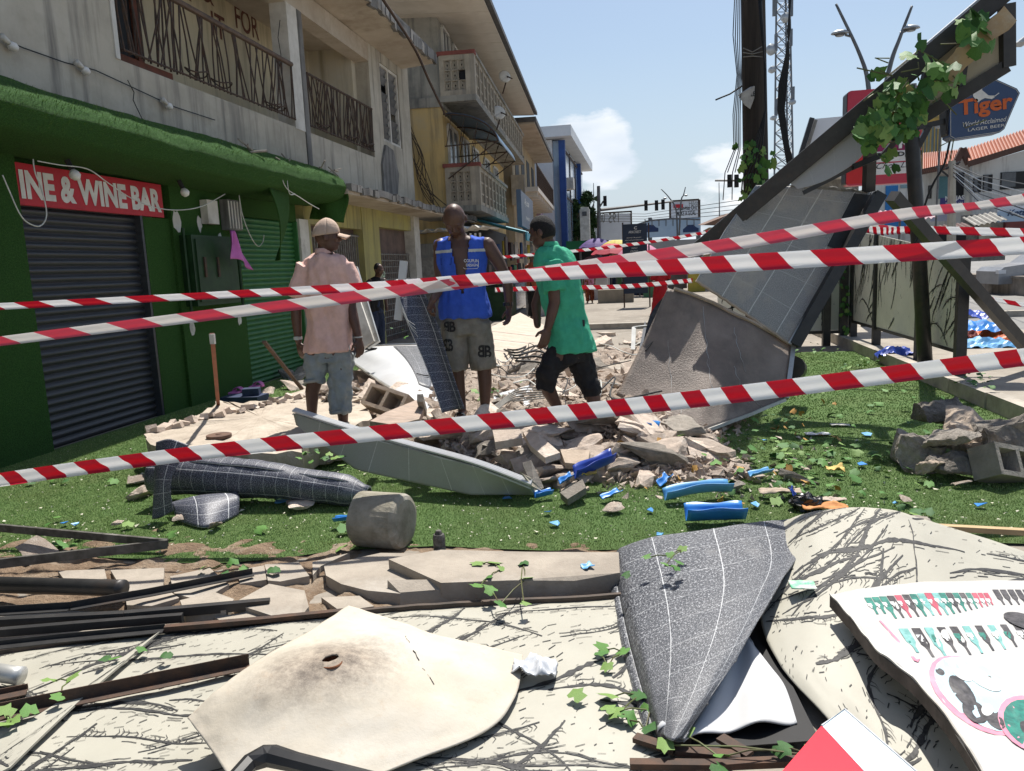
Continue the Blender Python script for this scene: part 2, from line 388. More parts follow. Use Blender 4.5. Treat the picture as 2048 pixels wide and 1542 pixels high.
def scatter(pl, n, smin, smax, label, group, r):
    xs = [p[0] for p in pl]; ys = [p[1] for p in pl]; k = 0
    while k < n:
        x, y = r.uniform(min(xs), max(xs)), r.uniform(min(ys), max(ys))
        if not pip(x, y, pl): continue
        p = GH(x, y); d = (p - O).length; s = (smin + (smax - smin) * r.random() ** 2.2) * d / PF
        if s > .34: s = .34
        me = r.choice(CH); o = bpy.data.objects.new('concrete_chunk', me); COL.objects.link(o)
        o.location = p + V((0, 0, s * .12)); o.scale = (s * r.uniform(.8, 1.4), s * r.uniform(.8, 1.2), s * r.uniform(.7, 1.1))
        o.rotation_euler = (r.uniform(-.5, .5), r.uniform(-.5, .5), r.uniform(0, 6.28)); x_ = (x - min(xs)) / (max(xs) - min(xs)); tag(o, '%s %s %s, %s' % ('large' if s > .16 else 'middling' if s > .09 else 'small', 'grey' if me.materials[0] == RUBD else 'pale', label, 'left side' if x_ < .34 else 'middle' if x_ < .67 else 'right side'), 'rubble', group); WL[o] = o.location.copy(); k += 1
r_ = random.Random(11)
scatter([(1085, 975), (1040, 940), (960, 900), (850, 880), (870, 840), (1060, 850), (1230, 830), (1390, 850), (1460, 880), (1440, 915), (1330, 930), (1230, 950), (1150, 990)], 150, 18, 92, 'concrete chunk in the heap between the two tilted solar panels', 'concrete chunks of the main heap', r_)
scatter([(1200, 960), (1400, 900), (1560, 935), (1640, 985), (1500, 1000), (1330, 965)], 24, 14, 46, 'concrete chunk scattered on the turf right of the heap', 'chunks scattered right of the heap', r_)
scatter([(600, 790), (720, 770), (830, 790), (870, 850), (760, 850), (640, 830)], 28, 18, 64, 'concrete chunk in the rubble behind the man in the pink shirt', 'chunks by the bent white panel', r_)
scatter([(990, 760), (1060, 690), (1290, 660), (1300, 760), (1220, 800), (1100, 830), (980, 830)], 84, 10, 44, 'concrete chunk in the rubble around the green-shirted man', 'chunks in the rubble field', r_)
scatter([(530, 790), (560, 745), (620, 740), (640, 800), (560, 805)], 9, 22, 50, 'concrete chunk piled against the green roller shutter', 'chunks by the green shutter', r_)
# loose gravel between the chunks
gv = []
rr = np.random.default_rng(5)
for k in range(9500):
    q = rr.random()
    if q < .55: px, py = rr.uniform(880, 1500), rr.uniform(830, 990)
    elif q < .8: px, py = rr.uniform(560, 1330), rr.uniform(650, 830)
    else: px, py = rr.uniform(1150, 1680), rr.uniform(880, 1010)
    p = GH(px, py); h = mound(p.x, p.y)
    if h < .03 and rr.random() < .8: continue
    s = (.008 + .040 * rr.random() ** 2) * (1 if p.y < 7 else 1.6)
    vv = rr.normal(0, 1, (4, 3)); vv /= np.linalg.norm(vv, axis=1)[:, None]; vv = vv * s + np.array(p) + np.array([0, 0, s * .3])
    gv.append(vv[[0, 1, 2, 0, 3, 1, 1, 3, 2, 0, 2, 3]])
tag(trimesh('rubble_gravel', np.concatenate(gv), RUB), 'fine concrete gravel strewn over the heap', 'gravel')
# white chips and dust specks on the turf
gv = []
for k in range(1700):
    px, py = rr.uniform(0, 2048), rr.uniform(880, 1110); p = G(px, py, .03)
    if mound(p.x, p.y) > .03 or p.y < np.interp(p.x, ex, ey) + .06 or p.x > 3.1 or p.x < -5.4: continue
    s = rr.uniform(.004, .013) * (2 if rr.random() < .08 else 1)
    vv = rr.normal(0, 1, (4, 3)); vv /= np.linalg.norm(vv, axis=1)[:, None]; vv = vv * s * np.array([1, 1, .5]) + np.array(p)
    gv.append(vv[[0, 1, 2, 0, 3, 1, 1, 3, 2, 0, 2, 3]])
tag(trimesh('turf_chips', np.concatenate(gv), mat('pale_chips', (.62, .60, .48), (.48, .47, .35), scale=3)), 'pale chips and dust strewn over the turf', 'chips')
# ================================================================ grey building on the left with the bar on its ground floor
FX = -5.67
CEM = mat('grey_cement_render', (.47, .43, .35), (.35, .32, .26), (.51, .475, .40), scale=1.3, rough=.92, bmp=.35, bscale=18, streak=(.18, .165, .145))
CEMD = mat('stained_cement', (.22, .212, .20), (.13, .126, .118), (.28, .27, .255), scale=1.6, rough=.92, bmp=.4, bscale=18, streak=(.05, .05, .047))
CREAM = mat('balcony_plaster', (.60, .52, .35), (.50, .44, .31), (.54, .50, .42), scale=.8, rough=.9, bmp=.15, streak=(.32, .28, .20))
SOFF = mat('soffit_plaster', (.50, .44, .36), (.38, .32, .25), (.24, .19, .14), scale=1.0, rough=.9, bmp=.2)
IRON = mat('rusty_iron', (.055, .045, .04), (.10, .06, .04), scale=20, rough=.7, metal=.3)
DARK = mat('dark_interior', (.012, .012, .013), scale=4, rough=.6)
GTURF = mat('green_turf_cladding', (.048, .14, .024), (.026, .08, .014), scale=70, rough=.95, bmp=1.0, bscale=130, bdist=.03)
PIPE = mat('brown_handrail', (.13, .085, .06), (.08, .055, .04), scale=10, rough=.6)
WHITEP = mat('white_paint_old', (.62, .60, .55), (.48, .46, .41), (.30, .28, .25), scale=3, rough=.8, bmp=.2)
LB = thing('grey_building', (FX, 9, 0), 'weathered grey two-storey building with a bar on its ground floor', 'building')
part('wall', CEM, LB, lambda m: (m.bb(FX - .3, FX, -3, 8.07, 3.2, 7.2), m.bb(FX - .18, FX, 8.07, 16.25, 2.95, 4.0), m.bb(FX - .3, FX, 16.25, 16.95, 2.95, 6.6), m.bb(FX - .3, FX, 18.25, 19.05, 2.95, 6.6),
     m.bb(FX - .3, FX, 16.95, 18.25, 2.95, 4.45), m.bb(FX - .3, FX, 16.95, 18.25, 6.12, 6.6), m.bb(-9.5, FX - .3, 18.75, 19.05, 2.95, 6.6)))
part('back_wall', CREAM, LB, lambda m: (m.bb(-7.1, -6.9, 8.07, 16.3, 3.0, 6.3), m.bb(-6.9, FX - .3, 16.05, 16.25, 3.0, 6.3)))
part('ceiling', SOFF, LB, lambda m: m.bb(-6.9, FX - .31, 8.0, 16.05, 6.2, 6.3))
part('lintel', SOFF, LB, lambda m: m.bb(FX - .32, FX + .01, 8.07, 16.25, 5.95, 6.32))
part('floor_slab', CEM, LB, lambda m: m.bb(-6.9, FX - .18, 8.07, 16.05, 2.95, 3.1))
part('pillar', WHITEP, LB, lambda m: (m.bb(FX - .28, FX + .012, 12.42, 12.8, 3.98, 5.95)))
part('pillar', CEMD, LB, lambda m: (m.bb(FX - .30, FX + .02, 12.8, 12.98, 3.0, 5.95)))
# eave slab with a ragged edge
def eave(m):
    ys = np.linspace(2, 18.6, 60); r = random.Random(2)
    top = []; bot = []
    for y in ys:
        j = r.uniform(-.03, .03); top.append(V((-4.86 + j, y, 6.62))); bot.append(V((-4.88 + j * .6, y, 6.42 + r.uniform(-.02, .02))))
    m.prism([V((FX - .1, 2, 6.33))] + [V((q.x, q.y, 6.40)) for q in bot] + [V((FX - .1, 18.6, 6.33))], (0, 0, .03))
part('eave', SOFF, LB, eave)
part('roof_slab', CEMD, LB, lambda m: (m.bb(FX - 3.5, -4.88, -3, 18.62, 6.45, 6.7), [m.box((-4.87 + RND.uniform(-.02, .02), y, 6.5 + RND.uniform(-.05, .05)), (.08, .28, .22), (RND.uniform(-.1, .1), 0, RND.uniform(-.2, .2))) for y in np.linspace(3, 18.6, 60)]))
# louvre window at the far end
def frame(m, x, y0, y1, z0, z1, w=.06, d=.06):
    m.bb(x - d, x + .02, y0, y0 + w, z0, z1); m.bb(x - d, x + .02, y1 - w, y1, z0, z1); m.bb(x - d, x + .02, y0 + w, y1 - w, z0, z0 + w); m.bb(x - d, x + .02, y0 + w, y1 - w, z1 - w, z1)
GLASS = mat('dusty_glass', (.10, .105, .11), (.06, .063, .068), scale=2, rough=.25, spec=.5)
win = part('window', WHITEP, LB, lambda m: (frame(m, FX - .05, 16.95, 18.25, 4.45, 6.12), m.bb(FX - .1, FX - .04, 17.57, 17.63, 4.5, 6.1)))
for i in range(9):
    for (y0, y1) in ((17.02, 17.55), (17.65, 18.18)):
        if (i, y0) in ((3, 17.65), (6, 17.02)): continue
        m = MB(); m.box((FX - .09, (y0 + y1) / 2, 4.58 + i * .175), (.015, y1 - y0, .16), (0, .45, 0)); m.build('pane', GLASS, win)
part('window_back', DARK, LB, lambda m: m.bb(FX - .29, FX - .25, 16.9, 18.3, 4.4, 6.15))
# patch of broken render under the window
part('broken_render', CEMD, LB, lambda m: m.prism([V((FX + .002, 16.6, 3.2)), V((FX + .002, 17.5, 3.3)), V((FX + .002, 17.7, 3.8)), V((FX + .002, 17.4, 4.3)), V((FX + .002, 16.9, 4.35)), V((FX + .002, 16.6, 3.9))], (.05, 0, 0)))
# dark doorway on the first balcony with its red sill
part('doorway', DARK, LB, lambda m: m.bb(-6.9, -6.86, 8.1, 10.1, 3.1, 5.9))
part('door_frame', mat('red_sill', (.16, .05, .03), (.10, .04, .025), scale=8, rough=.7), LB, lambda m: (m.bb(-6.86, -6.8, 10.1, 10.22, 3.1, 5.9), m.bb(FX - .16, FX - .06, 8.1, 9.15, 4.002, 4.1)))
part('mullion', WHITEP, LB, lambda m: m.bb(FX - .05, FX + .015, 8.0, 8.07, 4.0, 6.4))
# painted words on the balcony wall
PAINT = mat('brown_brush_paint', (.10, .035, .025), (.16, .07, .05), scale=14, rough=.8)
for body, px, py, hh, ww in (('IT', 425, 70, .38, .42), ('FOR', 472, 56, .40, .82)):
    p = AX(px, py, -6.9)
    put_text(body, p, (0, 1, 0), (0, 0, 1), hh, ww, off=.006, bold=.01).build('painted_words', PAINT, LB)
p = AX(418, 8, -6.9); put_text('&', p + V((0, -.2, 0)), (0, 1, 0), (0, 0, 1), .3, .35, off=.006).build('painted_words', PAINT, LB)
p = AX(390, 8, -6.9); put_text('R', p + V((0, -.4, 0)), (0, 1, 0), (0, 0, 1), .3, .3, off=.006).build('painted_words', PAINT, LB)
# railings: pipe handrail over a thicket of bent rods
def railing(name, y0, y1, n, seed, hr):
    r = random.Random(seed)
    part(name, PIPE if hr else IRON, LB, lambda m: m.tube([(FX + .02, y0, 4.98), (FX + .02, y1, 4.98)], .04 if hr else .022, 8))
    def rods(m):
        m.tube([(FX + .02, y0, 4.12), (FX + .02, y1, 4.12)], .014, 6)
        for i in range(n):
            y = y0 + (i + r.random()) / n * (y1 - y0); dy = r.choice([-.28, -.2, -.1, .06, .14, .26, .34]) * r.uniform(.7, 1.3)
            a = V((FX + .02 + r.uniform(-.01, .01), y, 4.1)); b_ = V((FX + .02, min(max(y + dy, y0), y1), 4.96))
            m.tube([a, a.lerp(b_, .5) + V((r.uniform(-.02, .02), r.uniform(-.02, .02), 0)), b_], .011, 5)
        for i in range(n // 8):
            y = y0 + r.uniform(.3, y1 - y0 - .3); m.tube([(FX + .03 + .09 * math.sin(a), y + .22 * math.cos(a), 4.2 + .03 * math.sin(2 * a)) for a in np.linspace(0, 6.28, 17)], .010, 5)
    part('rods', IRON, LB, rods)
railing('handrail', 8.12, 12.42, 46, 4, True); railing('handrail', 13.0, 16.2, 50, 9, False)
# window bars in front of the doorway (upper left)
def bars(m):
    r = random.Random(21)
    for k in range(9):
        y = 8.15 + k * .13; m.tube([(FX - .02, y, 4.1), (FX - .02, y + r.uniform(-.35, .35), 6.2)], .012, 5)
part('window_bars', IRON, LB, bars)
# bulbs on the wall, hung on a sagging wire
WIRE = mat('wire_black', (.02, .02, .02), scale=3, rough=.6); WIREW = mat('wire_white', (.62, .62, .58), (.45, .45, .42), scale=9, rough=.55)
BULB = mat('white_bulb', (.74, .72, .68), scale=5, rough=.3, spec=.5)
for k, (px, py) in enumerate(((12, 82), (160, 132), (330, 205))):
    p = AX(px, py, FX + .06); bl_ = thing('wall_bulb', p, ['white light bulb on the grey wall at the far left edge', 'white light bulb on the grey wall above the turf canopy', 'white light bulb on the grey wall below the balcony rail'][k], 'light bulb', 'bulbs on the grey wall')
    part('lamp_holder', WHITEP, bl_, lambda m: m.tube([p + V((0, -.05, .025)), p + V((0, -.01, .01)), p + V((0, .03, -.01))], [.035, .028, .024], 10), True)
    part('globe', BULB, bl_, lambda m: m.tube([p + V((0, .03, -.01)), p + V((0, .045, -.02)), p + V((0, .075, -.03)), p + V((0, .105, -.04)), p + V((0, .12, -.045))], [.02, .036, .044, .034, .01], 12), True)
m = MB(); pts = [AX(x, y, FX + .03) for x, y in ((-20, 68), (45, 95), (130, 125), (190, 140), (255, 170), (315, 198), (350, 214), (430, 240))]
m.tube(pts, .006, 5); tag(m.build('bulb_wire', WIRE), 'thin dark wire linking the bulbs along the grey wall', 'wire')
part('wall_cracks', DARK, LB, lambda m: [m.tube([AX(x, y, FX + .001) for x, y in pl], .006, 4) for pl in ([(255, 160), (268, 185), (266, 200), (278, 225), (285, 240), (270, 255)], [(560, 40), (556, 75), (562, 110), (558, 140)], [(590, 110), (588, 150)])])

# ---------------------------------------------------------------- ground floor front
part('shop_wall', CEM, LB, lambda m: (m.bb(FX - .6, FX - .2, -3, 12.3, 0.0, 3.2)))
def cladding(m, y0, y1, x1=FX + .06): m.bb(FX - .2, x1, y0, y1, 0.0, 2.95)
part('turf_pillar', GTURF, LB, lambda m: cladding(m, 2, 6.30, FX + .08)); part('turf_pillar', GTURF, LB, lambda m: cladding(m, 8.62, 10.15))
part('turf_skirt', GTURF, LB, lambda m: m.bb(FX - .12, FX + .02, 8.13, 8.62, 0, 2.31))
SHUT = mat('black_shutter_steel', (.045, .048, .055), (.028, .03, .035), scale=3, rough=.42, spec=.45, stretch=(1, .3, 6)); SHUTG = mat('green_shutter_steel', (.04, .16, .048), (.028, .115, .035), scale=3, rough=.5, spec=.4)
def shutter(y0, y1, z1, mt, n, name):
    h = z1 / n; x = FX - .08; sh = None
    prof = [(0, 0), (.004, .12), (.028, .28), (.034, .5), (.028, .72), (.004, .88), (0, 1)]
    vs = []; fs = []
    for i, (dx, dz) in enumerate(prof): vs += [(dx, 0, dz * h), (dx, y1 - y0, dz * h)]
    fs = [(2 * i, 2 * i + 1, 2 * i + 3, 2 * i + 2) for i in range(len(prof) - 1)]
    sh = part(name, mt, LB, lambda m: m.bb(x - .05, x + .10, y0 - .04, y0, 0, z1)); part('guide_rail', mt, sh, lambda m: m.bb(x - .05, x + .10, y1, y1 + .04, 0, z1))
    me = None
    for k in range(n):
        o = mkobj('slat', [V((x, y0, k * h)) + V(q) for q in vs], fs, mt, sh, True, origin=V((x, y0, k * h)), mesh=None) if me is None else mkobj('slat', None, None, None, sh, origin=V((x, y0, k * h)), mesh=me)
        me = o.data
    return sh
shutter(6.34, 8.08, 2.40, SHUT, 30, 'roller_shutter'); shutter(10.2, 12.1, 2.45, SHUTG, 34, 'roller_shutter')
part('shutter_head', GTURF, LB, lambda m: m.bb(FX - .2, FX - .03, 6.3, 8.62, 2.40, 2.9)); part('shutter_head', GTURF, LB, lambda m: m.bb(FX - .2, FX, 10.15, 12.15, 2.45, 2.95))
# red name board
RED = mat('red_signboard', (.50, .018, .03), (.42, .015, .025), scale=4, rough=.5, spec=.4); LETW = mat('white_lettering', (.72, .70, .66), scale=5, rough=.6)
nb = thing('bar_signboard', (FX, 7.3, 2.3), 'red board with bold white capital letters above the black shutter', 'sign')
part('board', RED, nb, lambda m: m.bb(FX - .02, FX + .03, 5.9, 8.52, 2.32, 2.70))
p0 = V((FX + .03, 6.0, 2.375)); put_text('INE & WINE BAR', V((FX + .03, 6.38, 2.375)), (0, 1, 0), (0, 0, 1), .265, 2.10, off=.005, bold=.045).build('lettering', LETW, nb)
# turf-covered canopy
CX = -4.98
can = thing('turf_canopy', (CX, 8, 2.6), 'canopy wrapped in shaggy green artificial turf over the shutters', 'canopy')
def canopy(u, v):                         # cross-section swept along y
    y = 1.5 + u * 11.1 + .0
    prof = [(FX, 3.36), (-5.4, 3.33), (-5.15, 3.22), (CX - .01, 3.10), (CX + .03, 3.0), (CX, 2.92), (CX - .05, 2.83), (-5.2, 2.78), (-5.45, 2.76), (FX, 2.74)]
    k = v * (len(prof) - 1); i = min(int(k), len(prof) - 2); f = k - i
    x, z = prof[i][0] + (prof[i + 1][0] - prof[i][0]) * f, prof[i][1] + (prof[i + 1][1] - prof[i][1]) * f
    w = .022 * mnoise.fractal(V((y * 1.2, v * 3, 0)), 1, 2, 4); sag = .04 * math.sin(y * .8) * S((v - .2) / .3)
    return V((x + w, y, z + w * .8 - sag * .6))
part('turf_cover', GTURF, can, lambda m: m.sheet(canopy, 160, 40, .02), True)
r2 = np.random.default_rng(8); N = 26000
us = r2.random(N); vs_ = r2.uniform(.16, .74, N); P_ = np.array([canopy(a, b_) for a, b_ in zip(us, vs_)])
bl1 = blades(P_[:, 0], P_[:, 1], P_[:, 2] - .012, .045, .010, r2, lean=1.0)
out = np.repeat(np.where(vs_ > .3, .028, .010), 3); tip = np.tile([0, 0, 1], N); bl1[:, 0] += out * tip; bl1[:, 2] -= np.repeat(np.where(vs_ > .35, .03, 0), 3) * tip
trimesh('turf_fringe', bl1, mat('shaded_canopy_blades', (.07, .17, .028), (.12, .22, .05), scale=40, rough=.6), can)  # turf blade colours darkened, so the canopy's shade is put into the colour
part('end_drape', GTURF, can, lambda m: m.sheet(lambda u, v: V((CX - .62 * u + .04 * math.sin(v * 5), 12.58 + .1 * math.sin(u * 6 + v * 3), 3.05 - v * (.62 - .1 * u))), 16, 16, .02), True)
part('hanging_flap', GTURF, can, lambda m: m.sheet(lambda u, v: V((CX - .1 - .1 * u + .06 * math.sin(v * 4), 10.1 + u * (.75 * (1 - v) + .05) + .25 * v, 2.8 - v * 1.0)), 12, 16, .015), True)
# debris on the canopy's broken far end
twig = MB(); r3 = random.Random(3)
for k in range(26):
    y = r3.uniform(9.5, 12.6); p = V((CX - .2 + r3.uniform(-.2, .25), y, 3.16 + r3.uniform(0, .08))); twig.tube([p, p + V((r3.uniform(-.12, .12), r3.uniform(-.3, .3), r3.uniform(-.05, .14)))], r3.uniform(.006, .016), 5)
tag(twig.build('canopy_debris', mat('grey_splinters', (.30, .27, .23), (.16, .14, .12), scale=9)), 'splinters and wire scraps lying on the turf canopy end', 'debris', kind='stuff')
# loose white wires and two bulbs under the canopy
def wire(name, pts, r, mt, label):
    m = MB(); sm = []
    for i in range(len(pts) - 1):
        p0, p1, p2, p3 = pts[max(i - 1, 0)], pts[i], pts[i + 1], pts[min(i + 2, len(pts) - 1)]
        for s in range(6):
            q = s / 6; sm.append(.5 * ((2 * p1) + (p2 - p0) * q + (2 * p0 - 5 * p1 + 4 * p2 - p3) * q * q + (3 * p1 - p0 - 3 * p2 + p3) * q ** 3))
    sm.append(pts[-1]); m.tube(sm, r, 6); return tag(m.build(name, mt, smooth=True), label, 'wire')
xw = FX + .35
wire('loose_cable', [AX(x, y, xw) for x, y in ((0, 245), (20, 232), (45, 205))], .006, WIREW, 'short white cable dangling at the left edge of the canopy')
wire('loose_cable', [AX(x, y, xw) for x, y in ((75, 322), (120, 330), (175, 338), (215, 365), (260, 395), (310, 415), (360, 420), (405, 412), (450, 388))], .006, WIREW, 'long white cable looping across the red board')
wire('loose_cable', [AX(x, y, xw) for x, y in ((66, 318), (70, 345), (85, 385), (93, 430), (80, 452), (55, 445), (38, 425), (20, 385), (5, 350))], .006, WIREW, 'white cable hanging in a loop at the left pillar')
wire('loose_cable', [AX(x, y, xw - .1) for x, y in ((478, 390), (485, 430), (500, 470), (515, 492), (525, 485), (528, 470))], .007, WIREW, 'white cable hanging over the green shutter')
wire('loose_cable', [AX(x, y, CX + .02) for x, y in ((560, 340), (572, 375), (600, 395), (620, 408), (638, 418))], .006, WIREW, 'frayed white wires sticking out of the canopy edge')
wire('loose_cable', [AX(x, y, CX + .02) for x, y in ((572, 335), (578, 385), (590, 388))], .006, WIREW, 'short frayed white wire at the canopy edge')
for (px, py, lb) in ((150, 350, 'round white bulb under the canopy in front of the red board'), (370, 385, 'round white bulb under the canopy right of the red board')):
    p = AX(px, py, xw); t_ = thing('canopy_bulb', p, lb, 'light bulb', 'bulbs under the canopy')
    part('lamp_holder', WIRE, t_, lambda m: m.tube([p + V((-.05, -.02, .14)), p + V((-.02, 0, .05))], .026, 8)); part('globe', BULB, t_, lambda m: m.tube([p + V((-.02, 0, .05)), p + V((-.01, 0, .02)), p, p + V((0, 0, -.03)), p + V((0, 0, -.05))], [.02, .045, .052, .042, .012], 12), True)
# meter box, junction boxes and conduit on the pillar
px_ = FX + .065
mb_ = thing('meter_cabinet', (px_, 9.1, 1.3), 'dark green steel meter cabinet on the turf pillar', 'cabinet')
CAB = mat('dark_green_steel', (.016, .048, .016), (.010, .032, .011), scale=6, rough=.5)
part('cabinet_body', CAB, mb_, lambda m: m.bb(px_, px_ + .16, 8.72, 9.75, 1.25, 2.12)); part('door', CAB, mb_, lambda m: m.bb(px_ + .16, px_ + .18, 8.78, 9.7, 1.3, 2.07)); part('handle', IRON, mb_, lambda m: (m.bb(px_ + .18, px_ + .2, 8.9, 8.94, 1.6, 1.85), m.bb(px_ + .18, px_ + .2, 9.2, 9.24, 1.6, 1.85)))
part('conduit', CAB, mb_, lambda m: (m.tube([(px_ + .1, 9.9, 2.2), (px_ + .1, 9.9, 1.1), (px_ + .1, 9.0, 1.1)], .02, 6), m.tube([(px_ + .1, 8.66, 2.2), (px_ + .1, 8.66, 1.1)], .018, 6)))
jb = thing('junction_box', (px_, 9.5, 2.3), 'small pale meter boxes with loose wires on the pillar', 'box')
part('box', WHITEP, jb, lambda m: (m.bb(px_, px_ + .1, 9.25, 9.5, 2.28, 2.58))); part('grille_box', CEMD, jb, lambda m: (m.bb(px_, px_ + .12, 9.72, 10.05, 2.22, 2.62)))
part('bars', WHITEP, jb, lambda m: [m.bb(px_ + .12, px_ + .13, y, y + .02, 2.24, 2.6) for y in np.linspace(9.72, 10.02, 5)])
part('peeled_patch', WHITEP, LB, lambda m: [m.prism([V((FX + .061, y + math.cos(a) * w * RND.uniform(.6, 1), z + math.sin(a) * h * RND.uniform(.6, 1))) for a in np.linspace(0, 5.9, 11)], (.004, 0, 0)) for (y, z, w, h) in ((8.72, 2.28, .09, .18), (9.2, 2.28, .07, .12), (9.65, 2.1, .06, .1), (8.8, .98, .07, .12), (9.95, 1.0, .06, .1))])
# pink bag on the cable
PINK = mat('pink_plastic_bag', (.50, .13, .42), (.40, .10, .34), scale=6, rough=.4, spec=.4)
def bag(u, v):
    w = .03 + .20 * v; p = AX(462, 458, FX + .42) + V((0, 0, -.02)) - V((0, 0, v * .36))
    return p + V((.03 * math.sin(u * 9 + v * 4), (u - .35 + v * .25) * w * 2.2, .03 * math.sin(u * 5) * v - .12 * u * v * v))
m = MB(); m.sheet(bag, 14, 14, .004); tag(m.build('plastic_bag', PINK, smooth=True), 'pink plastic bag hanging in front of the green shutter', 'bag')

# ---------------------------------------------------------------- yellow shop front under the concrete awning slab
YEL = mat('yellow_lime_paint', (.40, .36, .13), (.33, .30, .13), (.28, .27, .19), scale=2, rough=.9, bmp=.15, streak=(.20, .18, .09))
part('awning_slab', SOFF, LB, lambda m: m.bb(FX - .2, -4.92, 12.62, 22.6, 2.90, 2.98))
part('awning_edge', CEMD, LB, lambda m: [m.box((-4.9 + RND.uniform(-.02, .015), y, 3.0 + RND.uniform(-.02, .02)), (.10, .30, .12), (RND.uniform(-.1, .1), 0, RND.uniform(-.1, .1))) for y in np.arange(12.8, 22.6, .26)])
part('awning_top', CEMD, LB, lambda m: m.bb(FX - .2, -4.94, 12.62, 22.6, 2.982, 3.05))
part('shop_front', YEL, LB, lambda m: (m.bb(FX - .3, FX - .02, 12.5, 12.75, 0, 2.9), m.bb(FX - .3, FX, 15.2, 16.2, 0, 2.9), m.bb(FX - .3, FX - .02, 12.75, 15.2, 2.45, 2.9), m.bb(FX - .3, FX - .02, 16.2, 18.6, 2.55, 2.9)))
part('white_post', WHITEP, LB, lambda m: m.bb(FX - .2, FX + .05, 12.16, 12.5, 0, 2.5)); part('white_post', WHITEP, LB, lambda m: m.bb(FX - .3, FX + .06, 18.6, 19.05, 0, 2.9))
GRL = mat('grey_grille', (.25, .24, .215), (.15, .14, .125), scale=8, rough=.6)
part('door_recess', mat('brown_door', (.16, .11, .09), (.10, .07, .06), scale=3, rough=.7), LB, lambda m: (m.bb(FX - .28, FX - .2, 12.75, 15.2, 0, 2.45), m.bb(FX - .28, FX - .2, 16.2, 18.6, 0, 2.55)))
part('sliding_grille', GRL, LB, lambda m: ([m.bb(FX - .12, FX - .10, y, y + .025, .1, 2.35) for y in np.arange(12.8, 15.2, .11)], [m.bb(FX - .11, FX - .09, 12.78, 15.2, z, z + .03) for z in (.3, 1.2, 2.3)]))
part('lattice_gate', GRL, LB, lambda m: ([m.beam((FX - .12, y, .1), (FX - .12, y, 2.0), .02, .02) for y in np.arange(16.3, 18.6, .15)], [m.beam((FX - .11, 16.25, z), (FX - .11, 18.6, z), .02, .02) for z in np.arange(.15, 2.05, .14)]))
m = put_text('olo', AX(757, 556, FX + .002), (0, 1, 0), (0, 0, 1), .22, .42, off=.006, bold=.01); m.build('painted_mark', mat('pale_green_mark', (.55, .72, .50), scale=5), LB)
# ================================================================ yellow three-storey block and the buildings beyond, left side of the street
_d = V((-.06, 1, 0)).normalized(); _n = V((_d.y, -_d.x, 0)); _o = V((-5.35, 21, 0))
def L2(x, y, z): return _o + _n * x + _d * y + V((0, 0, z))
def part2(name, mt, parent, fn, smooth=False, T=L2):
    m = MB(); fn(m); m.v = [tuple(T(*p)) for p in m.v]; return m.build(name, mt, parent, smooth)
YW = mat('ochre_plaster', (.58, .42, .18), (.50, .37, .17), (.46, .39, .25), scale=.8, rough=.9, bmp=.2, streak=(.26, .20, .11))
GW = mat('mouldy_plaster', (.34, .32, .27), (.24, .23, .20), (.12, .12, .11), scale=.9, rough=.92, bmp=.25, streak=(.09, .09, .085))
BRZ = mat('breeze_block', (.43, .375, .29), (.31, .27, .21), scale=3, rough=.9, bmp=.2, streak=(.22, .20, .17))
SOFW = mat('white_soffit_board', (.62, .57, .50), (.52, .47, .40), scale=1.2, rough=.85)
ROOFD = mat('dark_roof_sheet', (.07, .07, .075), (.11, .105, .10), scale=4, rough=.7)
REDC = mat('red_coping', (.24, .075, .06), (.18, .06, .05), scale=4, rough=.8)
B2 = thing('yellow_building', L2(0, 5, 0), 'ochre three-storey block with pierced balcony walls beyond the grey building', 'building')
part2('wall', YW, B2, lambda m: m.bb(-3, 0, 0, 13.5, 0, 6.15)); part2('top_wall', GW, B2, lambda m: m.bb(-3, -.002, .002, 13.5, 6.15, 8.3))
part2('floor_band', GW, B2, lambda m: (m.bb(-2.8, .03, -.04, 13.52, 5.9, 6.15)))
part2('balcony_slab', GW, B2, lambda m: m.bb(-.1, .95, -.1, 13.6, 6.0, 6.16)); part2('balcony_slab', GW, B2, lambda m: m.bb(-.1, .95, -.1, 6.4, 3.12, 3.28))
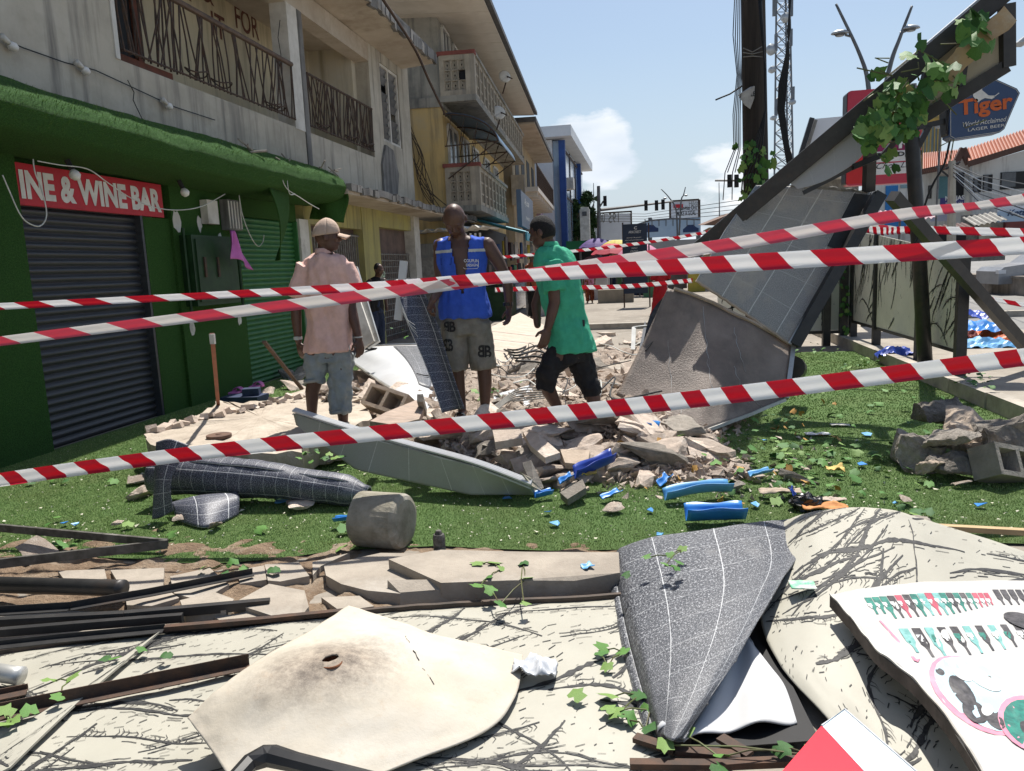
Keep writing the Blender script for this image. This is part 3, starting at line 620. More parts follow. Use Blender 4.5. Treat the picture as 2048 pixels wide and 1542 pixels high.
def balcony(z0, s1, red):
    part2('coping', REDC, B2, lambda m: m.bb(-.05, .98, -.12, .1, z0 + 1.02, z0 + 1.12)); part2('coping', GW, B2, lambda m: m.bb(.78, .98, .1, s1, z0 + 1.02, z0 + 1.1))
    part2('balcony_post', BRZ, B2, lambda m: (m.bb(.70, .95, -.1, .12, z0, z0 + 1.02)))
    part2('balcony_end', BRZ, B2, lambda m: (m.bb(0, .12, -.1, 0.02, z0, z0 + 1.02), m.bb(.12, .70, -.1, .02, z0, z0 + .12), m.bb(.12, .70, -.1, .02, z0 + .9, z0 + 1.02)))
    for i in range(3):
        for j in range(2 if True else 3):
            pass
    # pierced blocks: ring-and-cross pattern
    for i in range(3):
        for j in range(3):
            cx, cz = .215 + j * .194, z0 + .25 + i * .26
            def blk(m):
                for sx in (-1, 1): m.bb(cx + sx * .097 - sx * .016, cx + sx * .097, -.09, .01, cz - .13, cz + .13)
                for sz in (-1, 1): m.bb(cx - .097, cx + .097, -.09, .01, cz + sz * .13 - sz * .016, cz + sz * .13)
                for a in range(8):
                    a0, a1 = a * .785, (a + 1) * .785
                    m.beam((cx + math.cos(a0) * .06, -.04, cz + math.sin(a0) * .075), (cx + math.cos(a1) * .06, -.04, cz + math.sin(a1) * .075), .08, .018, up=(0, 1, 0))
                for a in range(4): m.beam((cx + math.cos(a * 1.571 + .785) * .06, -.04, cz + math.sin(a * 1.571 + .785) * .075), (cx + math.cos(a * 1.571 + .785) * .125, -.04, cz + math.sin(a * 1.571 + .785) * .155), .08, .018, up=(0, 1, 0))
            if not (z0 > 5 and i == 1 and j == 2): part2('pierced_block', BRZ, B2, blk)
    n = int(s1 / .75)
    for k in range(n):
        y0 = .12 + k * (s1 - .12) / n; y1 = y0 + (s1 - .12) / n
        def bay(m):
            m.bb(.82, .94, y0, y0 + .1, z0, z0 + 1.02); m.bb(.82, .92, y0 + .1, y1, z0, z0 + .1); m.bb(.82, .92, y0 + .1, y1, z0 + .92, z0 + 1.02)
            for q in (1, 2): m.bb(.84, .90, y0 + .1, y1, z0 + q * .31, z0 + q * .31 + .05); m.bb(.835, .905, y0 + .1 + q * .2, y0 + .15 + q * .2, z0 + .1, z0 + .92)
        part2('balcony_bay', BRZ, B2, bay)
balcony(6.16, 13.5, True); balcony(3.28, 6.3, True)
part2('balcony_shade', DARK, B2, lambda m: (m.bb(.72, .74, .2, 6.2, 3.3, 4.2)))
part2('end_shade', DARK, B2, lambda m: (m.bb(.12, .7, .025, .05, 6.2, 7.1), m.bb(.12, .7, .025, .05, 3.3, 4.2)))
# roof: sloping boarded soffit with a dark sheet edge
for k in range(17):
    y0 = -2.2 + k * .95; part2('soffit_board', SOFW, B2, lambda m: m.add([V((-2.8, y0, 8.30)), V((1.42, y0, 8.12)), V((1.42, y0 + .93, 8.12)), V((-2.8, y0 + .93, 8.30)), V((-2.8, y0, 8.33)), V((1.42, y0, 8.15)), V((1.42, y0 + .93, 8.15)), V((-2.8, y0 + .93, 8.33))], [(0, 3, 2, 1), (4, 5, 6, 7), (0, 1, 5, 4), (2, 3, 7, 6), (1, 2, 6, 5), (0, 4, 7, 3)]))
part2('roof', ROOFD, B2, lambda m: (m.add([V((-3.2, -2.4, 8.9)), V((1.55, -2.4, 8.17)), V((1.55, 14.2, 8.17)), V((-3.2, 14.2, 8.9)), V((-3.2, -2.4, 9.0)), V((1.55, -2.4, 8.30)), V((1.55, 14.2, 8.30)), V((-3.2, 14.2, 9.0))], [(0, 3, 2, 1), (4, 5, 6, 7), (0, 1, 5, 4), (2, 3, 7, 6), (1, 2, 6, 5), (0, 4, 7, 3)])))
for (y0, y1, z0, z1) in ((.5, 1.4, 6.9, 8.05), (2.1, 3.0, 6.2, 8.0), (5, 6.2, 6.9, 8), (8, 9.2, 6.9, 8), (11, 12, 6.9, 8), (.6, 2.0, 3.3, 5.5), (2.8, 4.0, 3.4, 5.5), (4.8, 6, 3.4, 5.5), (7.5, 8.7, 3.9, 5.5), (10, 11.2, 3.9, 5.5)):
    w = part2('window', WHITEP, B2, lambda m: (m.bb(-.05, .06, y0 - .08, y0, z0, z1), m.bb(-.05, .06, y1, y1 + .08, z0, z1), m.bb(-.05, .06, y0, y1, z1, z1 + .08), m.bb(-.03, .05, (y0 + y1) / 2 - .03, (y0 + y1) / 2 + .03, z0, z1)))
    part2('pane', GLASS, w, lambda m: m.bb(-.02, .015, y0, y1, z0, z1))
# blue bent-sheet window canopy on its frame
BLU = mat('blue_translucent_sheet', (.05, .10, .16), (.03, .06, .10), (.10, .22, .36), scale=2.5, rough=.35, spec=.5)
BC = thing('window_canopy', L2(1, 1.5, 5), 'curved dark blue sheet canopy on a steel frame under the upper balcony', 'canopy')
part2('canopy_sheet', BLU, BC, lambda m: m.sheet(lambda u, v: V((.05 + 1.45 * math.sin(v * 1.5), -.15 + u * 4.2, 4.85 + .85 * math.cos(v * 1.5))), 12, 14, .015), True)
part2('canopy_frame', IRON, BC, lambda m: [(m.tube([V((.05 + 1.45 * math.sin(v * 1.5), y, 4.83 + .85 * math.cos(v * 1.5))) for v in np.linspace(0, 1, 9)], .02, 5), m.tube([(.05, y, 4.85), (1.5, y, 4.9)], .018, 5), m.tube([(.1, y, 4.0), (1.45, y, 4.88)], .018, 5), [m.tube([(.1 + k * .35, y, 4.87), (.27 + k * .35, y, 4.86 + .8 * math.cos(.2 + k * .3))], .012, 4) for k in range(4)]) for y in (-.15, 1.9, 4.05)])
# drooping cables on the end wall
CBL = mat('tan_cable', (.10, .075, .05), (.05, .04, .03), scale=5)
r4 = random.Random(5)
for k in range(9):
    x0 = 815 + r4.uniform(-3, 10); x1 = 885 + r4.uniform(-25, 10); pts = [AY(x0, 255 + r4.uniform(-10, 10), 20.8), AY(835 + r4.uniform(-12, 12), 310, 20.8), AY(848 + r4.uniform(-16, 16), 360 + r4.uniform(-15, 15), 20.8), AY(x1, 425 + r4.uniform(-20, 5), 20.8)]
    wire('wall_cable', pts, .012, CBL, 'brown cable drooping down the ochre end wall'); bpy.context.view_layer.objects  # noqa
for o in [o for o in COL.objects if o.name.startswith('wall_cable')]: o['group'] = 'cables on the ochre end wall'
wire('drain_pipe', [AX(760, -10, -4.7), AX(828, 95, -4.7), AX(860, 165, -4.6), AY(892, 232, 20.9)], .03, IRON, 'thin dark stay rod running from the eave to the blue canopy')
def dish(px, py, Y, r, lb):
    p = AY(px, py, Y); t_ = thing('satellite_dish', p, lb, 'satellite dish'); 
    part('reflector', WHITEP, t_, lambda m: m.sheet(lambda u, v: p + V((.25 * r * (1 - (v) ** 2) - .1, 0, 0)) + (V((.2, -.35, .1)).normalized().orthogonal().normalized() * math.cos(u * 6.2832) + V((.2, -.35, .1)).normalized().cross(V((.2, -.35, .1)).normalized().orthogonal().normalized()) * math.sin(u * 6.2832)) * (r * max(v, .02)), 20, 4, .02), True)
    part('arm', IRON, t_, lambda m: (m.tube([p, p + V((r, -.3, -.15))], .02, 5), m.tube([p, p + V((-.2, .1, -.5))], .025, 5)))
dish(1015, 153, 26, .2, 'pale satellite dish beside the roof edge of the ochre block')
dish(1003, 225, 25, .22, 'pale satellite dish on the upper balcony of the ochre block')
# ---- next block with stepped balcony slab
B3 = thing('brown_building', L2(.5, 18, 0), 'tan building with a dark railed balcony next to the ochre block', 'building')
TAN = mat('tan_plaster', (.46, .36, .22), (.36, .29, .19), (.24, .20, .15), scale=.7, rough=.9, streak=(.2, .16, .1)); LIL = mat('lilac_paint', (.42, .30, .40), (.36, .26, .35), scale=1, rough=.85)
part2('wall', TAN, B3, lambda m: m.bb(-3, .35, 14, 27, 0, 7.8)); part2('side_wall', LIL, B3, lambda m: m.bb(-3, .6, 27, 30, 0, 6.2))
part2('roof', ROOFD, B3, lambda m: m.bb(-3, 1.5, 13.8, 27.4, 7.85, 8.05)); part2('soffit', SOFF, B3, lambda m: m.bb(-2.9, 1.42, 13.9, 27.3, 7.78, 7.846))
part2('balcony_slab', SOFW, B3, lambda m: m.bb(.3, 1.45, 14.2, 27, 4.9, 5.1)); 
for k in range(9): part2('slab_rib', SOFW, B3, lambda m: m.bb(.35, 1.4, 14.5 + k * 1.4, 14.75 + k * 1.4, 4.68, 4.9))
part2('balcony_rail', IRON, B3, lambda m: (m.bb(1.4, 1.44, 14.2, 27, 6.05, 6.12), [m.bb(1.41, 1.435, 14.2 + k * .3, 14.225 + k * .3, 5.1, 6.05) for k in range(43)]))
for k in range(4): part2('window', DARK, B3, lambda m: m.bb(.33, .37, 15.2 + k * 3, 16.8 + k * 3, 5.2, 7.2))
part2('window_guard', IRON, B3, lambda m: [m.bb(.7, .73, 14.1 + k * .22, 14.13 + k * .22, 3.1, 4.4) for k in range(14)])
part2('block_panel', BRZ, B3, lambda m: (m.bb(.3, .9, 13.7, 13.9, 4.3, 5.6)))
# ---- white and blue glass-fronted block
WH = mat('white_cladding', (.66, .68, .70), (.56, .58, .60), scale=.6, rough=.6); BLUE = mat('blue_column', (.03, .08, .28), scale=2, rough=.5); SKYG = mat('sky_glass', (.30, .40, .52), (.24, .33, .45), scale=.5, rough=.12, spec=.8)
Bw = thing('white_block', AY(1100, 480, 50), 'white glass-fronted block with blue columns at the end of the left row', 'building')
a = AY(1072, 262, 50); b_ = AY(1109, 262, 50); c_ = AY(1128, 282, 62)
part('wall', WH, Bw, lambda m: m.bb(a.x - 4, b_.x - .2, 50, 68, 0, a.z - .6)); part('roof_cap', WH, Bw, lambda m: m.bb(a.x - 4.2, b_.x + 1.1, 49.2, 68.5, a.z - .55, a.z + .1))
part('glass_front', SKYG, Bw, lambda m: m.bb(b_.x - .2, b_.x + .3, 50.4, 67.5, .2, a.z - .62))
for y in (50.1, 62): part('column', BLUE, Bw, lambda m: m.bb(b_.x + .2, b_.x + .6, y, y + .4, 0, a.z - .65))
for z in (3, 6, 9): part('mullion', IRON, Bw, lambda m: m.bb(b_.x + .3, b_.x + .36, 50.6, 67, z, z + .12))
for y in (52, 56, 60, 65): part('mullion', IRON, Bw, lambda m: m.bb(b_.x + .3, b_.x + .36, y, y + .1, .3, a.z - .7))
part('air_conditioner', WHITEP, Bw, lambda m: m.bb(b_.x + .36, b_.x + 1.0, 50.8, 51.8, 6.4, 7.1))

# ---------------------------------------------------------------- stalls and shop clutter under the left row
SIGND = mat('slate_sign', (.10, .12, .16), (.08, .095, .13), scale=2, rough=.5); TEAL = mat('teal_sheet', (.05, .26, .33), (.04, .20, .27), scale=2, rough=.5)
sg = thing('hanging_signboard', L2(1.4, 7, 3.4), 'slate grey signboard with white script hung below the balconies', 'sign')
part2('board', SIGND, sg, lambda m: m.bb(1.25, 1.4, 6.6, 11.6, 3.0, 4.25)); part2('edge', mat('blue_grey_edge', (.13, .16, .22), scale=2), sg, lambda m: m.bb(1.24, 1.41, 6.5, 6.6, 2.98, 4.27))
m = put_text('Ay..can', L2(1.42, 7.6, 3.75), tuple(_d), (0, 0, 1), .32, 1.9, shear=.3); m.build('lettering', LETW, sg)
m = put_text('PHARMACY', L2(1.42, 8.0, 3.3), tuple(_d), (0, 0, 1), .12, 1.6); m.build('lettering', LETW, sg)
def corr(m, p0, p1, drop, n=40, amp=.03):     # corrugated sheet between two top points, falling by vector drop
    p0, p1, drop = V(p0), V(p1), V(drop)
    m.sheet(lambda u, v: p0.lerp(p1, u) + drop * v + V((0, 0, amp * math.sin(u * n * 3.1416))), n * 3, 2, .01)
aw = thing('teal_awning', L2(1, 3, 2.8), 'teal corrugated awning with a white edge over the stalls', 'awning')
part2('awning_sheet', TEAL, aw, lambda m: corr(m, (.2, 2.5, 3.1), (.2, 9.5, 3.15), (1.7, 0, -.5), 30)); part2('fascia', TEAL, aw, lambda m: m.bb(1.88, 1.93, 2.5, 9.5, 2.35, 2.6))
for k in range(4): part2('post', GRL, aw, lambda m: m.bb(1.8, 1.88, 2.6 + k * 2.2, 2.68 + k * 2.2, 0, 2.6))
st = thing('grey_stall', L2(0, -1, 0), 'grey plank kiosk with a striped white sheet roof beside the yellow shop', 'kiosk')
part2('kiosk_wall', mat('grey_planks', (.20, .195, .18), (.13, .125, .115), scale=3, rough=.9, stretch=(4, 4, .4)), st, lambda m: m.bb(-1.2, .5, -1.6, 1.5, 0, 2.25)); part2('kiosk_roof', WHITEP, st, lambda m: corr(m, (-1.2, -1.8, 2.55), (1.2, -1.8, 2.62), (0, 3.4, .1), 16, .04))
part2('kiosk_door', GRL, st, lambda m: m.bb(-.6, .2, -1.64, -1.6, 0, 1.9)); part2('striped_valance', LETW, st, lambda m: [m.bb(.5 + k * .12, .55 + k * .12, -1.75, -1.73, 1.7 - k * .12, 2.45) for k in range(6)])
GDS = [mat('goods_%d' % k, c_, scale=4, rough=.7) for k, c_ in enumerate(((.30, .05, .05), (.05, .10, .25), (.45, .36, .06), (.08, .20, .10), (.45, .42, .40), (.12, .10, .09), (.35, .12, .22), (.03, .03, .035)))]
gr = ['red', 'navy', 'yellow', 'green', 'white', 'brown', 'pink', 'black']
sh = thing('shop_recess', L2(.3, 6, 0), 'dark open shop front with hanging goods under the teal awning', 'shop')
part2('back_panel', DARK, sh, lambda m: m.bb(-.1, .06, .2, 13, 0, 3.0)); part2('counter', CAB, sh, lambda m: m.bb(.5, 1.3, 1.5, 4.4, 0, 1.0)); part2('glass_case', SKYG, sh, lambda m: m.bb(.5, 1.25, 5, 8.5, .1, 1.3))
for k in range(26):
    y = 1.2 + (k % 13) * .75; z = 1.1 + (k // 13) * .75 + r4.uniform(-.1, .1)
    part2('hanging_goods', GDS[r4.randrange(8)], sh, lambda m: m.sheet(lambda u, v: V((.9 + .5 * (k % 2) + .04 * math.sin(u * 7 + k), y + (u - .5) * .36, z + .5 - v * .55)), 6, 3, .03))
for k in range(18):
    s_, x_ = 2.0 + r4.uniform(0, 10), 1.9 + r4.uniform(0, .9); w, h = r4.uniform(.25, .5), r4.uniform(.3, .95); g = r4.randrange(8); p = L2(x_, s_, 0)
    m = MB(); m.box((x_, s_, h / 2 + .003), (w, w, h)); m.bb(x_ - w * .4, x_ + w * .4, s_ - w * .4, s_ + w * .4, h, h + .12); m.v = [tuple(L2(*q)) for q in m.v]
    tag(m.build('goods_crate', GDS[g]), '%s goods box stacked on the ground before the dark shop front' % gr[g], 'box', '%s goods boxes before the shop' % gr[g])

# ================================================================ street end: signals, billboards, trees, market
def board(name, mt, parent, px0, py0, px1, py1, Y, th=.06, skew=True):
    a, b_ = AY(px0, py0, Y), AY(px1, py1, Y); m = MB(); m.bb(min(a.x, b_.x), max(a.x, b_.x), Y, Y + th, min(a.z, b_.z), max(a.z, b_.z)); return m.build(name, mt, parent)
STEEL = mat('grey_steel', (.16, .165, .17), (.11, .112, .115), scale=4, rough=.5, metal=.4)
def post(m, px, py0, py1, Y, w=.12):
    a = AY(px, py0, Y); m.bb(a.x - w / 2, a.x + w / 2, Y + .08, Y + .08 + w, 0, a.z)
WBD = mat('billboard_white', (.70, .71, .73), (.62, .63, .66), scale=.8, rough=.5)
Y = 62; q = thing('blank_billboard', AY(1212, 500, Y), 'large blank white billboard with pencilled digits at the street end', 'billboard')
board('panel', WBD, q, 1162, 432, 1263, 478, Y); 
part('frame', IRON, q, lambda m: (post(m, 1212, 428, 0, Y, .3), m.bb(AY(1161, 430, Y).x, AY(1264, 430, Y).x, Y - .05, Y + .1, AY(1162, 430, Y).z, AY(1162, 427, Y).z), m.bb(AY(1261, 430, Y).x, AY(1264, 430, Y).x, Y - .05, Y + .1, AY(1162, 480, Y).z, AY(1162, 427, Y).z)))
m = put_text('0813930', AY(1210, 445, Y) + V((0, -.03, 0)), (-1, 0, 0), (0, 0, 1), .75, 1.7); m.v = [(p[0], Y - .03, p[2]) for p in m.v]; m.build('pencilled_digits', GRL, q)
m = put_text('195', AY(1238, 445, Y), (-1, 0, 0), (0, 0, 1), .75, .8); m.v = [(p[0], Y - .03, p[2]) for p in m.v]; m.build('pencilled_digits', GRL, q)
NAVY = mat('navy_banner', (.022, .034, .06), scale=2, rough=.5)
Y = 27; q = thing('navy_banner', AY(1270, 590, Y), 'tall navy upright banner with white lettering on the pavement', 'banner')
board('panel', NAVY, q, 1245, 449, 1296, 586, Y, .05); part('frame', IRON, q, lambda m: (post(m, 1245, 445, 0, Y, .05), post(m, 1297, 445, 0, Y, .05)))
def tx(par, body, px, py, Y, h, w, mt, **k):
    m = put_text(body, AY(px, py, Y), (1, 0, 0), (0, 0, 1), h, w, **k); m.v = [(p[0], Y - .012, p[2]) for p in m.v]; return m.build('lettering', mt, par)
tx(q, 'ARKCREST', 1257, 467, Y, .085, .42, LETW); tx(q, 'C', 1268, 459, Y, .1, .1, LETW, bold=.02)
for k, (w, x) in enumerate(((.5, 1253), (.62, 1250), (.55, 1252), (.40, 1257))): tx(q, 'ARCHITECTURE AND INTERIORS'[:20 - k * 3], x, 477 + k * 5, Y, .032, w, LETW)
for k, (w, x) in enumerate(((.2, 1263), (.26, 1261), (.45, 1256))): tx(q, 'CONTACT', x, 498 + k * 6, Y, .05, w, LETW)
Y = 66
q = thing('car_billboard', AY(1335, 480, Y), 'wide blue billboard showing two dark cars', 'billboard')
SKB = mat('pale_blue_print', (.36, .46, .56), (.28, .38, .50), scale=.6, rough=.5); CARP = mat('navy_print', (.03, .05, .12), scale=2)
board('panel', SKB, q, 1290, 441, 1401, 470, Y, .2)
for px in (1298, 1378):
    def carp(m):
        a = AY(px - 12, 465, Y); s = .055 * 1.0 * (Y / 66)
        prof = [(0, 0), (0, 6), (4, 9), (9, 14), (20, 14), (25, 9), (30, 7), (30, 0)]
        m.add([V((a.x + x * .042, Y - .02, a.z + z * .042)) for x, z in prof], [tuple(range(8))])
    part('printed_car', CARP, q, carp)
part('gantry', STEEL, q, lambda m: (post(m, 1300, 435, 0, Y, .3), post(m, 1345, 435, 0, Y, .3), post(m, 1396, 435, 0, Y, .3), [m.tube([AY(x, y, Y) for x, y in ((1265, 452), (1300, 441), (1345, 437), (1400, 439))], .07, 5)], [m.tube([AY(x, 452, Y), AY(x, 438, Y)], .05, 4) for x in range(1290, 1400, 14)]))
q = thing('name_billboard', AY(1368, 470, 70), 'white billboard with black lettering and a red tag', 'billboard')
board('panel', WBD, q, 1342, 402, 1396, 438, 70, .2); part('frame', IRON, q, lambda m: (post(m, 1341, 404, 0, 70, .25), post(m, 1398, 399, 0, 70, .25), m.bb(AY(1341, 401, 70).x, AY(1398, 401, 70).x, 69.9, 70.2, AY(1370, 402, 70).z, AY(1370, 399, 70).z)))
tx(q, 'Omanghisi Oru', 1352, 424, 70, .5, 1.75, WIRE, bold=.02); tx(q, 'MAKE A GOAL', 1354, 432, 70, .4, 1.6, WIRE, bold=.02); tx(q, 'Hilda', 1378, 412, 70, .4, .8, GRL)
board('red_tag', RED, q, 1347, 409, 1366, 415, 69.9, .05)
# traffic signals on their long arm
Y = 45; q = thing('traffic_signal', AY(1198, 560, Y), 'traffic signal mast with a long arm carrying three black heads', 'traffic light')
part('mast', STEEL, q, lambda m: (m.tube([AY(1199, 560, Y), AY(1197, 372, Y)], [.14, .09], 8), m.tube([AY(1199, 420, Y), AY(1270, 412, Y), AY(1345, 403, Y)], [.09, .07, .05], 6), m.tube([AY(1199, 415, Y), AY(1207, 402, Y)], .05, 5)))
for px, py in ((1292, 411), (1313, 411), (1326, 409), (1210, 402)):
    a = AY(px, py, Y - .1); part('signal_head', WIRE, q, lambda m: (m.box(a, (.19, .16, .56)), [m.tube([a + V((0, -.08, z)), a + V((0, -.18, z))], .075, 8) for z in (-.18, 0, .18)]))
Y = 24; q = thing('traffic_signal', AY(1445, 640, Y), 'traffic signal arm with two black heads behind the wooden pole', 'traffic light')
part('arm', STEEL, q, lambda m: (m.tube([AY(1430, 361, Y), AY(1500, 361, Y)], .03, 6), m.tube([AY(1500, 361, Y), AY(1506, 640, Y)], .06, 6)))
for px in (1459, 1473): a = AY(px, 362, Y - .1); part('signal_head', WIRE, q, lambda m: (m.box(a, (.12, .12, .36)), [m.tube([a + V((0, -.06, z)), a + V((0, -.13, z))], .045, 8) for z in (-.11, 0, .11)]))
# masts and overhead lines
for k, (px, py, lb) in enumerate(((1160, 335, 'tall thin radio mast above the trees'), (1187, 366, 'short thin radio mast beside the signal'), (1438, 365, 'faint thin mast beside the wooden pole'))):
    m = MB(); m.tube([AY(px + 2, 500, 120), AY(px, py, 120)], [.14, .05], 5); tag(m.build('radio_mast', STEEL), lb, 'mast')
for k in range(4):
    m = MB(); m.tube([AY(1120, 425 + k * 6, 60), AY(1290, 428 + k * 5, 60), AY(1480, 400 + k * 9, 40)], .018, 4); tag(m.build('power_line', WIRE), 'thin overhead line crossing the sky behind the billboards', 'power line', 'overhead lines at the street end')
# double street lamps
LAMPG = mat('lamp_grey', (.42, .44, .45), (.34, .36, .37), scale=3, rough=.4, metal=.3)
def vlamp(pts, heads, Y, lb, r):
    q = thing('street_lamp', AY(pts[0][0][0], 600, Y), lb, 'street lamp')
    for pl in pts:
        c4 = [AY(x, y, Y) for x, y in pl]; n4 = len(c4) - 1; sm = []
        for k4 in range(n4 * 6 + 1):
            i4 = min(k4 // 6, n4 - 1); s4 = k4 / 6 - i4; a4, b4, d4, e4 = c4[max(i4 - 1, 0)], c4[i4], c4[i4 + 1], c4[min(i4 + 2, n4)]; sm.append(.5 * (2 * b4 + (d4 - a4) * s4 + (2 * a4 - 5 * b4 + 4 * d4 - e4) * s4 ** 2 + (3 * b4 - a4 - 3 * d4 + e4) * s4 ** 3))
        part('mast_arm', STEEL, q, lambda m: m.tube(sm, [r * (1.3 - .8 * i / len(sm)) for i in range(len(sm))], 6), True)
    for (hx, hy, s) in heads:
        a = AY(hx, hy, Y); w = abs(AY(hx + 20, hy, Y).x - a.x) * (s / 20)
        part('lamp_head', LAMPG, q, lambda m: m.sheet(lambda u, v: a + V((math.cos(u * 6.2832) * w * math.sin(v * 1.57), math.sin(u * 6.2832) * w * .5 * math.sin(v * 1.57), w * .42 * math.cos(v * 1.57))), 16, 6, .02), True)
        part('lens', GLASS, q, lambda m: m.tube([a + V((0, 0, .004)), a + V((0, 0, -.05))], [w * .7, w * .5], 12))
    return q
vlamp([[(1742, 300), (1737, 175), (1720, 110), (1672, 8)], [(1745, 300), (1778, 140), (1800, 75), (1824, 12)]], [(1680, 68, 17), (1822, 58, 17)], 22, 'tall double street lamp with two curved arms above the red sign', .055)
q = [o for o in COL.objects if o.name == 'street_lamp'][0]; part('bracket', STEEL, q, lambda m: (m.tube([AY(1690, 70, 22), AY(1706, 74, 22)], .03, 5), m.tube([AY(1812, 62, 22), AY(1800, 66, 22)], .03, 5)))
vlamp([[(1355, 480), (1352, 420), (1338, 395), (1322, 378)], [(1358, 480), (1362, 405), (1367, 390), (1371, 374)]], [(1330, 397, 4), (1372, 391, 4)], 55, 'distant double street lamp before the white billboard', .05)
vlamp([[(1098, 420), (1098, 390), (1115, 388), (1138, 381)]], [(1136, 381, 6)], 52, 'single street lamp arm reaching out of the white block', .04)
# broadleaf trees
LEAFM = mat('tree_foliage', (.035, .075, .022), (.018, .042, .012), (.055, .10, .03), scale=1.2, rough=.6, spec=.3); BARK = mat('bark', (.09, .065, .045), (.05, .035, .025), scale=4, rough=.9)
def tree(px, py_top, py_bot, w, Y, seed, lb, n=2600):
    r = np.random.default_rng(seed); c0 = AY(px, py_bot, Y); top = AY(px, py_top, Y); H = top.z - c0.z; Wm = abs(AY(px + w / 2, py_bot, Y).x - c0.x); gz = 0
    t_ = thing('broadleaf_tree', (c0.x, Y, 0), lb, 'tree', 'trees at the street end')
    part('trunk', BARK, t_, lambda m: (m.tube([(c0.x, Y, 0), (c0.x + .1, Y, c0.z), (c0.x, Y, c0.z + H * .6)], [.28, .2, .06], 7), [m.tube([(c0.x, Y, c0.z + H * .15 * k), (c0.x + math.cos(k * 2.1) * Wm * .6, Y + math.sin(k * 2.1) * Wm * .6, c0.z + H * .2 * k + H * .2)], [.1, .03], 5) for k in range(1, 5)]))
    cl = []
    for k in range(16):
        f = r.uniform(.02, .97); rad = Wm * (1 - f ** 1.6) * r.uniform(.3, 1); a = r.uniform(0, 6.28); cl.append((c0.x + math.cos(a) * rad, Y + math.sin(a) * rad, c0.z + f * H, Wm * r.uniform(.18, .38)))
    vs = []
    for k in range(n):
        x, y, z, s = cl[r.integers(len(cl))]; p = r.normal(0, 1, 3); p = p / np.linalg.norm(p) * s * r.uniform(.4, 1) ** .5; ce = np.array([x, y, z]) + p * np.array([1, 1, .8]); q = r.normal(0, 1, (3, 3)) * .16; vs.append(ce + q)
    o = trimesh('crown', np.concatenate(vs), LEAFM, t_, kind=None); o.location = -WL[t_]
tree(1150, 400, 492, 46, 58, 1, 'dark green tree left behind the blank billboard'); tree(1178, 384, 480, 44, 60, 2, 'taller dark green tree behind the blank billboard')
q = thing('water_tank_tower', AY(1170, 480, 57), 'small pale turret between the trees', 'turret'); part('turret_body', WHITEP, q, lambda m: (m.bb(AY(1161, 480, 57).x, AY(1180, 480, 57).x, 57, 57.6, 0, AY(1170, 418, 57).z), m.bb(AY(1163, 480, 57).x, AY(1178, 480, 57).x, 57.05, 57.5, AY(1170, 418, 57).z, AY(1170, 414, 57).z))); part('turret_window', GLASS, q, lambda m: m.bb(AY(1166, 480, 57).x, AY(1175, 480, 57).x, 56.95, 57.02, AY(1170, 432, 57).z, AY(1170, 423, 57).z))
# green-roofed market hall, parasols and low house on the right of the street end
q = thing('market_hall', AY(1170, 500, 48), 'low market stalls with a green fascia at the street end', 'market'); board('green_fascia', mat('green_fascia', (.02, .16, .07), scale=1), q, 1132, 483, 1190, 500, 48, .3); board('dark_front', DARK, q, 1120, 500, 1300, 545, 48.5, .3); 
part('posts', STEEL, q, lambda m: [post(m, x, 482, 0, 48, .12) for x in (1135, 1160, 1190, 1225)])
UMB = [((.30, .16, .18), 1190, 522, 44, 'pink'), ((.50, .42, .08), 1232, 492, 40, 'yellow'), ((.45, .05, .08), 1222, 500, 38, 'red'), ((.55, .52, .50), 1252, 508, 40, 'white'), ((.10, .06, .22), 1192, 488, 44, 'purple'), ((.5, .2, .3), 1278, 500, 36, 'rose')]
for c_, px, py, Y, nm in UMB:
    p = AY(px, py, Y); u_ = thing('market_parasol', (p.x, p.y, 0), '%s market parasol at the end of the street' % nm, 'parasol'); mm = mat('parasol_' + nm, c_, scale=3, rough=.7)
    part('canopy', mm, u_, lambda m: m.sheet(lambda u, v: p + V((math.cos(u * 6.2832) * .95 * v, math.sin(u * 6.2832) * .95 * v, .3 - .5 * v * v + .03 * math.cos(u * 50) * v)), 24, 5, .02)); part('pole', STEEL, u_, lambda m: m.tube([(p.x, p.y, 0), (p.x, p.y, p.z + .3)], .03, 6))
for k in range(22):
    x, Y = r4.uniform(1128, 1400), r4.uniform(34, 46); p = AY(x, 540, Y); s_ = r4.uniform(.5, 1.0); g = r4.randrange(8); m = MB(); m.box((p.x, p.y, s_ * .5 + .003), (s_ * .8, .6, s_)); m.box((p.x + .1, p.y, s_ + .12), (s_ * .5, .5, .24), (0, 0, .3)); tag(m.build('market_goods', GDS[g]), '%s heap of market goods at the street end' % gr[g], 'goods', '%s market goods at the street end' % gr[g])
q = thing('brown_house', AY(1440, 480, 40), 'low house with a rusty brown roof right of the billboards', 'house'); board('wall', TAN, q, 1418, 455, 1500, 545, 40, 4); part('roof', mat('rust_roof', (.20, .12, .08), (.14, .09, .07), scale=2), q, lambda m: m.prism([AY(1408, 449, 39.5), AY(1470, 424, 39.5), AY(1530, 436, 39.5), AY(1530, 452, 39.5)], (0, 5, .2)))
board('window', DARK, q, 1440, 462, 1460, 480, 39.95, .1)
q = thing('far_wall', AY(1420, 520, 50), 'pale wall and shuttered shops behind the street end', 'wall'); board('wall_face', mat('far_wall_mix', (.36, .34, .32), (.25, .26, .27), scale=.25, rough=.9), q, 1110, 492, 1640, 560, 64, .4)
